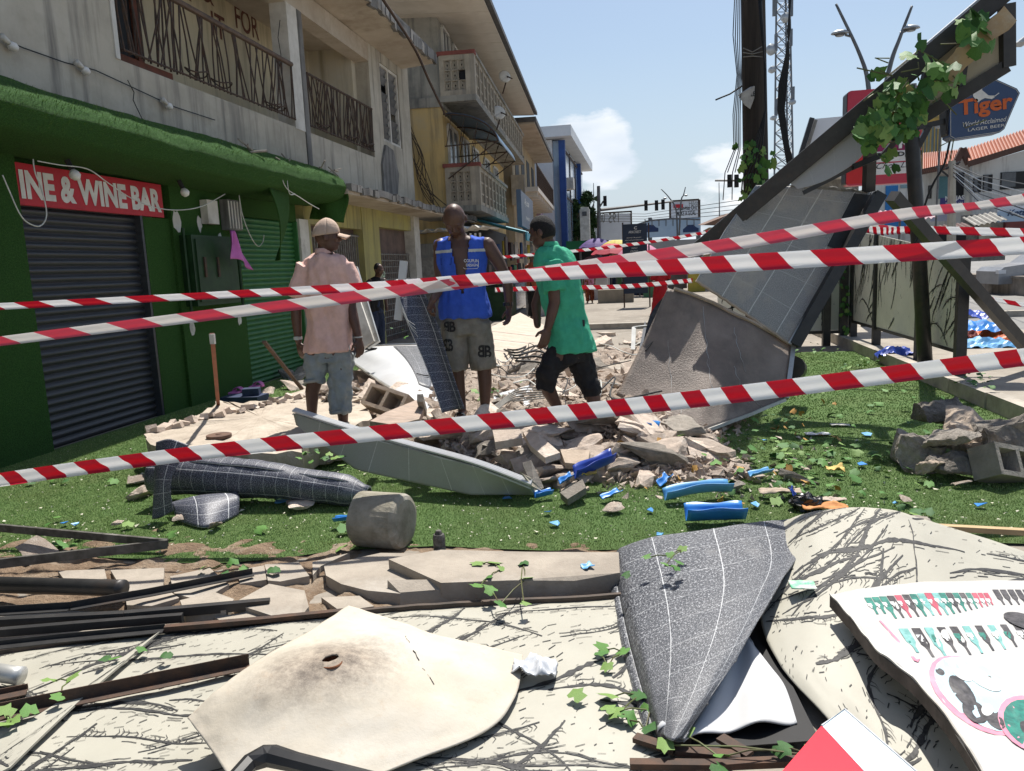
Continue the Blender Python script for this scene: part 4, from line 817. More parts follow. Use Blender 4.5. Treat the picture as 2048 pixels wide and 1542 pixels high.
# concrete block bench and low kerb on the open ground
m = MB(); a = G(1196, 607); b_ = G(1262, 605); m.bb(a.x, b_.x + .1, a.y, a.y + .7, .003, .52); tag(m.build('concrete_block', mat('bench_concrete', (.30, .26, .20), (.22, .19, .15), scale=2, rough=.9, bmp=.3)), 'long low concrete block standing on the open pavement', 'concrete block')
m = MB(); a = G(1190, 660); m.bb(a.x - 6, a.x + 10, a.y, a.y + .25, .003, .14); tag(m.build('street_kerb', kmat), kind='structure')
# ================================================================ printed boards, ivy and solar sheet: shared makers
class Surf:
    def __init__(s, fn, su, sv): s.fn, s.su, s.sv = fn, su, sv
    def p(s, u, v, off=0.0):
        c = V(s.fn(u, v))
        if not off: return c
        e = 1e-3; n = (V(s.fn(min(u + e, 1), v)) - V(s.fn(max(u - e, 0), v))).cross(V(s.fn(u, min(v + e, 1))) - V(s.fn(u, max(v - e, 0))))
        return c + n.normalized() * off
    def ribbon(s, m, pts, ws, off):         # pts in metres on the sheet
        n = len(pts); vs = []
        for i, (x, y) in enumerate(pts):
            dx, dy = pts[min(i + 1, n - 1)][0] - pts[max(i - 1, 0)][0], pts[min(i + 1, n - 1)][1] - pts[max(i - 1, 0)][1]; l = math.hypot(dx, dy) or 1
            for sg in (-1, 1):
                u, v = (x - sg * dy / l * ws[i]) / s.su, (y + sg * dx / l * ws[i]) / s.sv
                vs.append(s.p(min(max(u, 0), 1), min(max(v, 0), 1), off))
        m.add(vs, [(2 * i, 2 * i + 2, 2 * i + 3, 2 * i + 1) for i in range(n - 1)])
INK = mat('black_brush_ink', (.022, .022, .023), (.05, .05, .05), scale=60, rough=.6)
def branches(surf, m, seed, n=16, hair=1.0, off=.0012, wmul=1.0, dash=220, heading=None):
    r = random.Random(seed)
    def inb(x, y): return 0 < x < surf.su and 0 < y < surf.sv
    for k in range(n):
        x, y = r.uniform(0, surf.su), r.uniform(0, surf.sv); a = r.choice([.25, .4, -.2, 2.9, .1]) + r.uniform(-.35, .35) if heading is None else heading + r.uniform(-.5, .5)
        cv = r.uniform(-1.6, 1.6); L = r.uniform(.3, 1.0); st = .02; pts = [(x, y)]; w0 = r.uniform(.0030, .0095) * wmul
        for i in range(int(L / st)):
            a += cv * st + r.uniform(-.10, .10); x += math.cos(a) * st; y += math.sin(a) * st
            if not inb(x, y): break
            pts.append((x, y))
        if len(pts) < 4: continue
        ws = [w0 * (0.35 + r.random()) * (1 - .7 * abs(2 * i / len(pts) - 1)) + .0006 for i in range(len(pts))]
        surf.ribbon(m, pts, ws, off)
        # dry-brush companions
        for c in range(r.randint(2, 5)):
            o = r.uniform(-.03, .03); q = [(px + r.uniform(-.003, .003), py + o + r.uniform(-.003, .003)) for px, py in pts[r.randint(0, len(pts) // 3):]]
            seg = 4
            for i in range(0, len(q) - seg, seg + r.randint(0, 3)):
                if all(inb(*z) for z in q[i:i + seg]): surf.ribbon(m, q[i:i + seg], [.0009 * wmul * r.uniform(.6, 1.8)] * seg, off)
        if r.random() < .75 * hair:             # lash-like hairs standing off the stroke
            sd = r.choice([-1, 1])
            for i in range(2, len(pts) - 1):
                if r.random() < .75:
                    px, py = pts[i]; an = a + sd * r.uniform(.9, 1.7); l = r.uniform(.012, .045); mid = (px + math.cos(an) * l * .5 + .003, py + math.sin(an) * l * .5); e = (px + math.cos(an + .4 * sd) * l, py + math.sin(an + .4 * sd) * l)
                    if inb(*mid) and inb(*e): surf.ribbon(m, [(px, py), mid, e], [.0016 * wmul, .0012 * wmul, .0004], off)
    for k in range(dash):
        x, y = r.uniform(0, surf.su), r.uniform(0, surf.sv); a = .3 + r.uniform(-.5, .5) + (heading or 0); l = r.uniform(.004, .035)
        e = (x + math.cos(a) * l, y + math.sin(a) * l)
        if inb(*e): surf.ribbon(m, [(x, y), e], [r.uniform(.0005, .0016) * wmul] * 2, off)
BOARD = mat('cream_board', (.385, .37, .31), (.35, .335, .28), (.315, .30, .25), scale=2.2, rough=.55, spec=.4, bmp=.05, bscale=10)
BOARDB = mat('cream_board_back', (.55, .48, .37), (.47, .40, .30), (.42, .35, .26), scale=2.5, rough=.8, bmp=.15, bscale=30)
BLK = mat('black_painted_steel', (.018, .018, .019), (.032, .031, .031), (.05, .035, .026), scale=7, rough=.45, spec=.45)
ALU = mat('aluminium', (.52, .52, .50), (.40, .40, .38), (.34, .31, .27), scale=6, rough=.45, metal=.55)
def solar(name, base, speck, amt, dust, dustamt, gu=.16, gv=.095, line=(.62, .63, .64), lw=.02, rough=.45):
    m, t, b = newmat(name); uv = nd(t, 'ShaderNodeTexCoord').outputs['UV']; sx = nd(t, 'ShaderNodeSeparateXYZ'); t.links.new(uv, sx.inputs[0]); ob = coords(t)
    col = mixc(t, ramp(t, noi(t, uv, 150, 3, .85), .56 - amt, .61 - amt * .6), base, speck)
    vo = nd(t, 'ShaderNodeTexVoronoi'); vo.feature = 'DISTANCE_TO_EDGE'; vo.inputs['Scale'].default_value = 120; t.links.new(uv, vo.inputs[0])
    col = mixc(t, ramp(t, vo.outputs['Distance'], .05, .0), col, mixc(t, .5, col, speck))
    def lines(o, g, w):
        q = nd(t, 'ShaderNodeMath', operation='PINGPONG'); t.links.new(o, q.inputs[0]); q.inputs[1].default_value = g / 2
        w2 = nd(t, 'ShaderNodeMath', operation='MULTIPLY_ADD'); t.links.new(noi(t, uv, 60, 3), w2.inputs[0]); w2.inputs[1].default_value = w * 1.4; w2.inputs[2].default_value = -w * .2
        z = nd(t, 'ShaderNodeMath', operation='LESS_THAN'); t.links.new(q.outputs[0], z.inputs[0]); t.links.new(w2.outputs[0], z.inputs[1]); return z.outputs[0]
    l1 = lines(sx.outputs[0], gu, .0032 * lw / .02); l2 = lines(sx.outputs[1], gv, .0020 * lw / .02)
    col = mixc(t, l2, col, mixc(t, .55, col, line)); col = mixc(t, l1, col, line)
    col = mixc(t, ramp(t, noi(t, ob, 2.2, 7, .7), .62 - dustamt, .78 - dustamt * .6), col, dust)
    t.links.new(col, b.inputs['Base Color']); b.inputs['Roughness'].default_value = rough; b.inputs['Specular IOR Level'].default_value = .5
    bump(t, b, noi(t, uv, 260, 3, .8), .35, .004); return m
SOL = solar('shattered_solar_glass', (.030, .033, .042), (.36, .37, .39), .022, (.20, .20, .20), .02, gv=.11, lw=.017, line=(.50, .51, .52))
SOLN = solar('navy_solar_sheet', (.016, .020, .038), (.32, .33, .38), .02, (.16, .165, .18), .0, gu=.17, gv=.075, lw=.026)
SOLD = solar('dusty_solar_glass', (.17, .168, .162), (.55, .53, .50), .05, (.42, .37, .31), .13, gu=.33, gv=.32, line=(.62, .61, .58), lw=.045, rough=.5)
SOLB = mat('brown_dusty_solar', (.30, .235, .19), (.085, .064, .052), (.36, .30, .25), scale=1.7, rough=.5, spec=.5, bmp=.7, bscale=70, lo=.30, hi=.70, bdist=.012)
SOLW = mat('white_backsheet', (.56, .57, .58), (.49, .50, .515), (.46, .46, .45), scale=2, rough=.45, spec=.45)
# ivy leaf
LEAFS = []
for hue in range(4):
    LEAFS.append(mat('ivy_leaf_%d' % hue, [(.075, .19, .04), (.11, .24, .05), (.045, .125, .03), (.19, .30, .08)][hue], [(.05, .135, .03), (.075, .175, .04), (.03, .09, .022), (.13, .22, .06)][hue], scale=30, rough=.6, spec=.25, bmp=.2, bscale=90))
LEAFME = []
def leaf_mesh(seed):
    r = random.Random(seed); lob = [(0, 1.0), (24, .70), (52, .82), (84, .62), (118, .66), (150, .46), (180, .14), (210, .46), (242, .66), (276, .62), (308, .82), (336, .70)]
    vs = [V((0, .05, 0))]
    cz = r.uniform(.1, .75)
    for a, rad in lob:
        a2 = math.radians(a + r.uniform(-6, 6)); rad *= r.uniform(.88, 1.1); x, y = math.sin(a2) * rad * .5, math.cos(a2) * rad * .55
        vs.append(V((x, y, -cz * (x * x * 2) - r.uniform(0, .1) * y * y + r.uniform(-.02, .02))))
    me = bpy.data.meshes.new('leaf'); me.from_pydata([tuple(v) for v in vs], [], [(0, 1 + (i + 1) % 12, 1 + i) for i in range(12)]); me.update()
    me.polygons.foreach_set('use_smooth', [True] * 12); me.materials.append(LEAFS[seed % 4]); return me
LEAFME = [leaf_mesh(k) for k in range(8)]
def leaf(parent, p, size, r, rot=None, name='leaf', mi=None):
    o = bpy.data.objects.new(name, LEAFME[r.randrange(8)] if mi is None else LEAFME[mi]); COL.objects.link(o)
    o.scale = (size, size * r.uniform(.85, 1.1), size); o.rotation_euler = rot if rot is not None else (r.uniform(-.5, .5), r.uniform(-.5, .5), r.uniform(0, 6.28))
    if parent is not None: o.parent = parent; o.location = V(p) - WL[parent]
    else: o.location = V(p)
    WL[o] = V(p); return o
STEM = mat('ivy_stem', (.12, .15, .05), (.09, .08, .04), scale=9, rough=.6)

# ================================================================ right-hand side of the street
# wooden utility pole with cables, torn poster and ivy
PY = 10.2
WOODP = mat('creosoted_pole', (.050, .040, .032), (.028, .023, .019), (.075, .062, .05), scale=3, rough=.9, stretch=(5, 5, .35), bmp=.5, bscale=20)
b0 = AY(1512, 372, PY); x0 = b0.x
q = thing('utility_pole', (x0, PY, 0), 'thick dark wooden utility pole wound with cables and ivy', 'pole')
tp = AY(1505, -60, PY); r_bot, r_top = 44 / 2 / 1540 * PY * 1.02, 42 / 2 / 1540 * PY
part('pole_shaft', WOODP, q, lambda m: m.tube([(x0 + .06, PY, 0), (b0.x, PY, b0.z), (tp.x, PY, tp.z), (tp.x - .1, PY, tp.z + 3)], [r_bot * 1.15, r_bot * 1.02, r_top, r_top * .9], 20), True)
def cab(pl, Y, r=.011, mt=None): part('cable', mt or WIRE, q, lambda m: m.tube([AY(x, y, Y + RND.uniform(-.05, .02)) for x, y in pl], r, 5), True)
for k in range(5): cab([(1470 + k * 3.2, -20), (1466 + k * 4.5, 70 + k * 9), (1474 + k * 2.2, 150), (1466 + k * 3.5, 230), (1468 + k * 3, 300), (1450 + k * 5, 345), (1446 + k * 6, 400)][:7 - k % 3], PY - .25, .006)
for k in range(4): cab([(1516 + k * 2, -20), (1524 + k, 80), (1532 - k, 140), (1531, 220), (1524 - k * 6, 300), (1506 - k * 7, 360), (1498 - 5 * k, 385)], PY - .26, .009)
cab([(1484, 172), (1460, 188), (1445, 194), (1431, 200)], PY - .2, .01)
for k in range(3): cab([(1486, 96 + k * 9), (1505, 104 + k * 4), (1526, 92 + k * 11)], PY - .21, .006, GRL)
TORN = mat('torn_poster', (.42, .40, .37), (.30, .28, .26), scale=9, rough=.8)
part('torn_poster', TORN, q, lambda m: m.prism([AY(x, y, PY - .215 + dz) for x, y, dz in ((1476, 190, -.09), (1500, 174, 0), (1509, 172, 0), (1508, 196, 0), (1500, 218, 0), (1489, 210, -.03))], (.004, .006, 0)))
a_ = AY(1488, 194, PY - .225); m = put_text('RCLE', a_, (1, 0, 0), (0, 0, 1), .055, .13, bold=.02); m.v = [(p[0], PY - .226, p[2]) for p in m.v]; m.build('lettering', WIRE, q)
r5 = random.Random(31)
for k in range(62):
    py = r5.uniform(285, 400); px = r5.uniform(1478, 1545) + (r5.choice([-12, 8]) if py < 330 else 0)
    leaf(q, AY(px, py, PY - r5.uniform(.2, .34)), r5.uniform(.09, .15), r5, (math.radians(90) + r5.uniform(-.7, .7), r5.uniform(-.7, .7), r5.uniform(-.8, .8)))
# lattice telecom mast far behind
LT = thing('telecom_mast', AY(1566, 400, 75), 'tall steel lattice telecom mast with round dishes behind the pole', 'mast'); LY = 75
MST = mat('galvanised_mast', (.17, .185, .20), (.13, .14, .155), scale=2, rough=.6, metal=.2)
def lat(m):
    w0, w1 = 20, 13; ys = list(range(420, -40, -22))
    def pt(i, py): f = (420 - py) / 440; w = w0 + (w1 - w0) * f; cx = 1568 - f * 2; return [AY(cx - w, py, LY), AY(cx + w, py, LY), AY(cx + w * .4, py, LY + 1.6)][i]
    for i in range(3): m.tube([pt(i, y) for y in ys], .085, 5)
    for a, b_ in zip(ys, ys[1:]):
        for i, j in ((0, 1), (1, 2), (2, 0)): m.tube([pt(i, a), pt(j, b_)], .04, 4); m.tube([pt(j, a), pt(i, b_)], .035, 4); m.tube([pt(i, a), pt(j, a)], .04, 4)
part('lattice', MST, LT, lat)
for px, py, rr_ in ((1541, 100, .48), (1543, 140, .3), (1570, 36, .42), (1584, 205, .22), (1546, 236, .22)):
    a = AY(px, py, LY - .5); part('dish', LAMPG, LT, lambda m: (m.tube([a + V((-.15, .2, 0)), a, a + V((.1, -.3, 0))], [rr_ * .6, rr_, rr_ * .97], 16)), True)
part('antennas', MST, LT, lambda m: [m.box(AY(px, py, LY - .6), (.25, .25, 1.4)) for px, py in ((1552, 85), (1583, 15), (1548, 15), (1582, 75), (1552, 215), (1586, 190), (1575, 120))])
for k in range(6):
    m = MB(); o_ = k * 3; m.tube([AY(1577 + o_ * .5, -30, 9.4), AY(1580 - o_ * .3, 60, 9.4), AY(1572 + o_ * .4, 110, 9.4), AY(1558 + o_, 170, 9.4), AY(1556 + o_ * .8, 220, 9.4), AY(1568 + o_ * .6, 290, 9.4), AY(1580 + o_, 360, 9.4)], .009, 5)
    tag(m.build('hanging_cable', WIRE, smooth=True), 'black cable of the bundle hanging right of the wooden pole', 'cable', 'cable bundle beside the pole')
# far white hoarding and small flat-roofed kiosk left of the red sign
q = thing('white_hoarding', AY(1660, 380, 19), 'white flat hoarding with a dark post left of the red sign', 'hoarding'); part('panel', WBD, q, lambda m: m.prism([AY(1626, 238, 19), AY(1692, 232, 19), AY(1692, 310, 19), AY(1607, 310, 19)], (0, .1, 0))); part('edge', BLK, q, lambda m: m.beam(AY(1624, 236, 18.9), AY(1598, 320, 18.9), .1, .1)); part('edge', GRL, q, lambda m: m.beam(AY(1632, 240, 18.9), AY(1607, 320, 18.9), .06, .06)); part('leg', BLK, q, lambda m: m.tube([AY(1625, 310, 19.1), V((AY(1625, 310, 19.1).x, 19.1, 0))], .05, 6))
q = thing('flat_roof_kiosk', AY(1665, 400, 21), 'small grey kiosk with a flat white roof left of the red sign', 'kiosk'); board('wall', GRL, q, 1640, 352, 1715, 480, 21, 3); board('roof', WHITEP, q, 1630, 344, 1722, 352, 20.5, 4)
# red restaurant sign
RY = 15.5; REDS = mat('red_plastic', (.47, .018, .045), (.42, .015, .04), scale=1.5, rough=.35, spec=.5)
q = thing('restaurant_sign', AY(1768, 375, RY), 'big red box sign with white bands and black script', 'sign')
def rbox(m, px0, py0, px1, py1, Y, th):
    a, b_ = AY(px0, py1, Y), AY(px1, py0, Y); x0, x1, z0, z1 = a.x, b_.x, a.z, b_.z; r = .06
    loop = []
    for cx, cz, a0 in ((x1 - r, z1 - r, 0), (x0 + r, z1 - r, 90), (x0 + r, z0 + r, 180), (x1 - r, z0 + r, 270)):
        for k in range(5): an = math.radians(a0 + k * 22.5); loop.append(V((cx + math.cos(an) * r, Y, cz + math.sin(an) * r)))
    m.prism(loop, (0, th, 0))
part('sign_box', REDS, q, lambda m: rbox(m, 1692, 170, 1847, 372, RY, .25)); part('side_rim', BLK, q, lambda m: rbox(m, 1690, 171, 1845, 371, RY + .02, .3))
board('white_band', LETW, q, 1733, 305, 1830, 320, RY - .006, .006); board('white_band', LETW, q, 1733, 329, 1832, 345, RY - .006, .006); board('red_patch', mat('bright_red', (.55, .02, .02), scale=2, rough=.4), q, 1694, 318, 1732, 366, RY - .004, .004); board('maroon_band', mat('maroon', (.25, .015, .08), scale=2, rough=.4), q, 1733, 293, 1830, 304, RY - .005, .005)
tx(q, 'E ROAD, PH', 1739, 318, RY - .008, .095, .88, WIRE, bold=.035); tx(q, 'Chop Life', 1752, 342, RY - .008, .135, .66, WIRE, shear=.45)
tx(q, 'R', 1797, 297, RY - .008, .22, .2, LETW, bold=.04);
part('post', BLK, q, lambda m: m.tube([(AY(1740, 370, RY).x, RY + .14, 0), (AY(1740, 370, RY).x, RY + .14, AY(1740, 368, RY).z)], .07, 8))
# main black post carrying the blue beer sign
mp_ = AX(1851, 738, 3.28); MY = mp_.y
q = thing('sign_post', (mp_.x, MY, 0), 'leaning black steel post holding the blue beer sign', 'post')
part('shaft', BLK, q, lambda m: m.tube([V((mp_.x + .01, MY, .0)), AY(1836, 470, MY), AY(1822, 248, MY), AY(1818, 170, MY)], [.085, .082, .08, .08], 14), True)
part('arm', BLK, q, lambda m: (m.beam(AY(1832, 256, MY), AY(1898, 241, MY), .06, .06), m.beam(AY(1834, 297, MY), AY(1858, 252, MY), .06, .06)))
part('cap_plate', BLK, q, lambda m: m.box((mp_.x, MY, .15), (.34, .34, .03)))
TG = thing('beer_sign', AY(1960, 280, MY - .05), 'dark blue six-sided beer sign with orange lettering', 'sign')
TBL = mat('navy_lightbox', (.022, .05, .13), (.02, .045, .115), scale=2, rough=.3, spec=.5); ORG = mat('orange_lettering', (.62, .13, .03), scale=4, rough=.45)
tl = [(1899, 212), (1930, 172), (1985, 155), (2034, 177), (2040, 186), (2009, 258), (2000, 265), (1908, 279), (1899, 274)]
part('light_box', TBL, TG, lambda m: m.prism([AY(x, y, MY - .1) for x, y in tl], (0, .22, 0))); part('rim', WHITEP, TG, lambda m: [m.beam(AY(tl[i][0] * .965 + 1966 * .035, tl[i][1] * .965 + 218 * .035, MY - .102), AY(tl[(i + 1) % 9][0] * .965 + 1966 * .035, tl[(i + 1) % 9][1] * .965 + 218 * .035, MY - .102), .004, .004) for i in range(9)])
part('side_box', BLK, TG, lambda m: m.prism([AY(x, y, MY - .06) for x, y in ((1889, 214), (1900, 206), (1900, 274), (1893, 268))], (0, .18, 0)))
def txs(par, body, px, py, Y, h, w, mt, tilt=-.07, **k):
    m = put_text(body, AY(px, py, Y), (math.cos(tilt), 0, -math.sin(tilt)), (math.sin(tilt), 0, math.cos(tilt)), h, w, **k); m.v = [(p[0], Y, p[2]) for p in m.v]; return m.build('lettering', mt, par)
txs(TG, 'Tiger', 1917, 241, MY - .108, .22, .56, ORG, bold=.03); txs(TG, 'World Acclaimed', 1926, 254, MY - .108, .052, .45, LETW, shear=.3); txs(TG, 'LAGER BEER', 1936, 263, MY - .108, .032, .38, LETW)
part('white_emblem', LETW, TG, lambda m: (m.prism([AY(x, y, MY - .108) for x, y in ((1946, 192), (1948, 178), (1958, 168), (1966, 170), (1964, 180), (1976, 190), (1990, 194), (1984, 198), (1970, 196), (1962, 200), (1956, 205))], (0, .004, 0)), m.tube([AY(x, y, MY - .108) for x, y in ((1978, 192), (1990, 192), (1998, 186))], .006, 4)))
wire('sign_cable', [AY(x, y, MY - .3) for x, y in ((1900, 280), (1888, 330), (1868, 365), (1850, 410), (1838, 470), (1820, 500))], .012, WIRE, 'black cable dropping from the beer sign along the post')
wire('sign_cable', [AY(x, y, MY - .4) for x, y in ((1925, 90), (1915, 165), (1900, 215), (1893, 262))], .008, WIRE, 'thin cable from the sign frame down to the beer sign')
m = MB(); a = AY(2044, 80, 14); m.prism([AY(2036, 84, 14), AY(2060, 65, 14), AY(2060, 84, 14)], (0, .3, 0)); tag(m.build('lamp_tip', LAMPG), 'grey lamp tip cut off by the right edge', 'lamp')

# ---- white houses with red sheet roofs across the road
HW = mat('white_house_wall', (.56, .56, .53), (.46, .46, .43), (.38, .37, .35), scale=.35, rough=.85, streak=(.28, .27, .25)); RR = mat('red_roof_sheet', (.36, .115, .06), (.29, .095, .055), (.40, .18, .11), scale=.6, rough=.6)
FASC = mat('brown_fascia', (.11, .06, .045), scale=2)
HY = 36
q = thing('white_house', AY(1985, 500, HY), 'white two-storey house with a red sheet roof across the road', 'house')
def wallpoly(name, mt, pl, Y, th=.3): part(name, mt, q, lambda m: m.prism([AY(x, y, Y) for x, y in pl], (0, th, 0)))
wallpoly('wall', HW, [(1945, 330), (1990, 318), (2120, 280), (2120, 500), (1945, 500)], HY); wallpoly('gable_wall', HW, [(1912, 330), (1926, 302), (1944, 330), (1946, 500), (1912, 500)], HY + .6); wallpoly('side_wall', HW, [(1842, 340), (1912, 328), (1914, 500), (1842, 500)], HY + 2.4)
part('roof', RR, q, lambda m: corr(m, AY(1929, 299, HY + 1.2), AY(2120, 236, HY + 3), AY(1938, 326, HY - .5) - AY(1929, 299, HY + 1.2), 60, .04)); part('roof', RR, q, lambda m: corr(m, AY(1846, 307, HY + 5.5), AY(1928, 299, HY + 5.5), AY(1846, 343, HY + 1.5) - AY(1846, 307, HY + 5.5), 44, .04))
for fa, fb in (((1937, 328, -.5), (2120, 272, -.5)), ((1925, 297, .2), (1938, 328, .2)), ((1926, 297, .2), (1909, 330, .2)), ((1842, 344, 1.6), (1910, 330, 1.6))): part('fascia', FASC, q, lambda m: m.beam(AY(fa[0], fa[1], HY + fa[2]), AY(fb[0], fb[1], HY + fb[2]), .2, .24))
for (px0, py0, px1, py1, Y) in ((1947, 356, 1962, 384, HY), (1967, 350, 1984, 382, HY), (2002, 345, 2060, 376, HY), (1857, 371, 1863, 397, HY + 2.4)):
    w = board('window', WIRE, q, px0, py0, px1, py1, Y - .04, .05); part('pane', GLASS, w, lambda m: m.bb(AY(px0 + 1, py0, Y).x, AY((px0 + px1) / 2, py0, Y).x, Y - .06, Y - .042, AY(px0, py1 - 1, Y).z, AY(px0, py0 + 1, Y).z))
board('balcony_recess', mat('teal_wall', (.10, .22, .26), (.07, .16, .19), scale=.5), q, 1879, 353, 1905, 396, HY + 2.3, .1); board('balcony_recess', DARK, q, 1905, 346, 1927, 396, HY + .5, .1)
bn = thing('shop_banner', AY(1908, 415, HY), 'dark blue shop banner with white lettering on the balcony', 'banner'); board('cloth', mat('indigo_banner', (.05, .045, .16), (.10, .09, .22), scale=.8), bn, 1881, 396, 1928, 416, HY + .2, .05); tx(bn, 'MELJAS', 1890, 404, HY + .18, .24, .75, LETW, bold=.03); tx(bn, 'BEAUTY SPA', 1891, 410, HY + .18, .1, .7, LETW)
b2_ = thing('shop_banner', AY(1895, 440, HY), 'pale lilac banner below the dark blue one', 'banner'); board('cloth', mat('lilac_banner', (.40, .40, .48), scale=1), b2_, 1862, 428, 1905, 441, HY + .6, .05)
blu = thing('blue_white_house', AY(1795, 480, 32), 'white house with blue painted blocks behind the posts', 'house'); board('wall', HW, blu, 1752, 370, 1842, 520, 32, 3); board('blue_door', mat('cobalt_paint', (.03, .17, .42), (.025, .14, .36), scale=.8, rough=.7), blu, 1772, 372, 1795, 420, 31.95, .05); 
COB = bpy.data.materials['cobalt_paint']
for (x0_, y0_, x1_, y1_) in ((1803, 414, 1822, 425), (1807, 407, 1818, 414), (1810, 400, 1815, 407), (1770, 438, 1812, 460)): board('blue_block', COB, blu, x0_, y0_, x1_, y1_, 31.95, .04)
board('blue_window', mat('pale_blue_glass', (.20, .30, .34), scale=1), blu, 1802, 370, 1816, 376, 31.95, .04)
pk = thing('pink_awning', AY(1760, 460, 28), 'pink and white checked stall awning behind the frame', 'awning'); part('cloth', mat('pink_check', (.42, .20, .26), (.55, .48, .48), scale=9, rough=.8), pk, lambda m: corr(m, AY(1748, 424, 28), AY(1850, 418, 28), V((0, -1.2, -.35)), 20, .03)); part('posts', STEEL, pk, lambda m: [m.tube([AY(x, 428, 28), V((AY(x, 428, 28).x, 28, 0))], .04, 5) for x in (1752, 1800, 1846)])
# shops below the white house
sp = thing('roadside_shops', AY(1960, 500, 33), 'row of low roadside shops with sheet awnings across the road', 'shops')
part('awning', GRL, sp, lambda m: corr(m, AY(1925, 436, 33), AY(1988, 424, 33), V((0, -1.2, -.35)), 12, .03)); part('awning', mat('brown_sheet', (.16, .10, .09), scale=2), sp, lambda m: corr(m, AY(1842, 456, 30), AY(1930, 446, 30), V((0, -1, -.25)), 20, .03))
board('front', DARK, sp, 1842, 455, 1930, 520, 33, .4); board('front', GRL, sp, 1930, 430, 2010, 520, 33.2, .4); board('shutter', CEM, sp, 1960, 440, 1980, 500, 33.05, .1); board('front', mat('maroon_front', (.16, .05, .05), scale=1), sp, 2012, 438, 2100, 500, 33, .4)
board('signboard', WBD, sp, 1998, 402, 2090, 422, 32.6, .1); board('signboard', SKB, sp, 1996, 424, 2090, 440, 32.5, .1); tx(sp, 'Ketty', 2014, 436, 32.48, .3, .8, CARP, shear=.3, bold=.02); tx(sp, 'UNLEADED', 2020, 412, 32.58, .16, 1.2, GRL)
# concrete lamp/power post with insulators in front of the houses
q = thing('power_post', AY(1907, 480, 27), 'grey concrete power post with crossarms before the white house', 'post'); part('shaft', CEM, q, lambda m: m.tube([V((AY(1908, 440, 27).x, 27, 0)), AY(1904, 322, 27)], [.16, .11], 8)); part('crossarm', BLK, q, lambda m: (m.beam(AY(1890, 338, 27), AY(1920, 324, 27), .06, .06), m.beam(AY(1872, 332, 27), AY(1903, 358, 27), .05, .05)))
for k in range(7):
    m = MB(); m.tube([AY(1906, 328 + k * 4, 27), AY(1960, 352 + k * 9, 22), AY(2070, 372 + k * 12 + (k % 3) * 6, 16)], .012, 4); tag(m.build('power_line', WIREW if k % 2 else WIRE), 'overhead line running from the grey post to the right edge', 'power line', 'lines at the grey post')
# round tower with gilded cap
q = thing('round_tower', AY(1863, 400, 140), 'far round glass tower with a golden cap', 'tower'); GOLD = mat('gold_cap', (.40, .28, .08), (.30, .20, .06), scale=.3, rough=.4, metal=.4)
c0 = AY(1863, 270, 140); w_ = 16 / 1540 * 142
part('shaft', mat('tower_glass', (.20, .22, .16), (.10, .13, .15), scale=.35, rough=.3, stretch=(3, 3, .5)), q, lambda m: m.tube([V((c0.x, 140, 0)), V((c0.x, 140, AY(1863, 248, 140).z))], w_ * .92, 20)); part('cap', GOLD, q, lambda m: m.tube([V((c0.x, 140, AY(1863, y, 140).z)) for y in (250, 240, 233, 229)], [w_ * .95, w_ * 1.1, w_ * .9, w_ * .5], 20), True)
part('mullions', GOLD, q, lambda m: [m.tube([V((c0.x + math.cos(a) * w_ * .93, 140 + math.sin(a) * w_ * .93, 0)), V((c0.x + math.cos(a) * w_ * .93, 140 + math.sin(a) * w_ * .93, AY(1863, 250, 140).z))], .12, 4) for a in np.linspace(0, 6.28, 17)])
q = thing('loudspeaker', AY(1881, 253, 20), 'grey horn loudspeaker beside the beer sign', 'loudspeaker'); a = AY(1881, 253, 20); part('horn', LAMPG, q, lambda m: m.tube([a + V((-.1, .05, 0)), a, a + V((.14, -.08, 0))], [.03, .05, .14], 12), True); part('stalk', STEEL, q, lambda m: m.tube([a, V((a.x, a.y + .1, 0))], .025, 5))

# ---- parked car beyond the median
cp = G(2008, 527, .6); CY = 26.5; cl = AY(2000, 515, CY)
q = thing('parked_car', (cl.x + 2, CY, 0), 'silver grey parked car beyond the median wall, cut by the edge', 'car')
CARG = mat('car_paint', (.30, .31, .33), scale=3, rough=.3, spec=.6, metal=.2)
prof = [(0, .35), (0, .75), (.15, .88), (1.0, .98), (1.6, 1.42), (3.0, 1.46), (3.7, 1.0), (4.3, .92), (4.4, .4)]
cx0 = AY(1999, 520, CY).x
part('body', CARG, q, lambda m: m.prism([V((cx0 + x, CY, z)) for x, z in prof], (0, 1.7, 0))); part('side_window', GLASS, q, lambda m: m.prism([V((cx0 + x, CY - .01, z)) for x, z in ((1.25, 1.0), (1.68, 1.34), (2.95, 1.38), (3.5, 1.0))], (0, .02, 0)))
for x in (.85, 3.5): w = part('wheel', WIRE, q, lambda m: m.tube([V((cx0 + x, CY - .04, .33)), V((cx0 + x, CY + .2, .33))], .33, 18)); part('rim', LAMPG, w, lambda m: m.tube([V((cx0 + x, CY - .05, .33)), V((cx0 + x, CY - .035, .33))], .18, 12))
part('headlight', WBD, q, lambda m: m.bb(cx0 - .01, cx0 + .2, CY - .01, CY + .2, .68, .8))

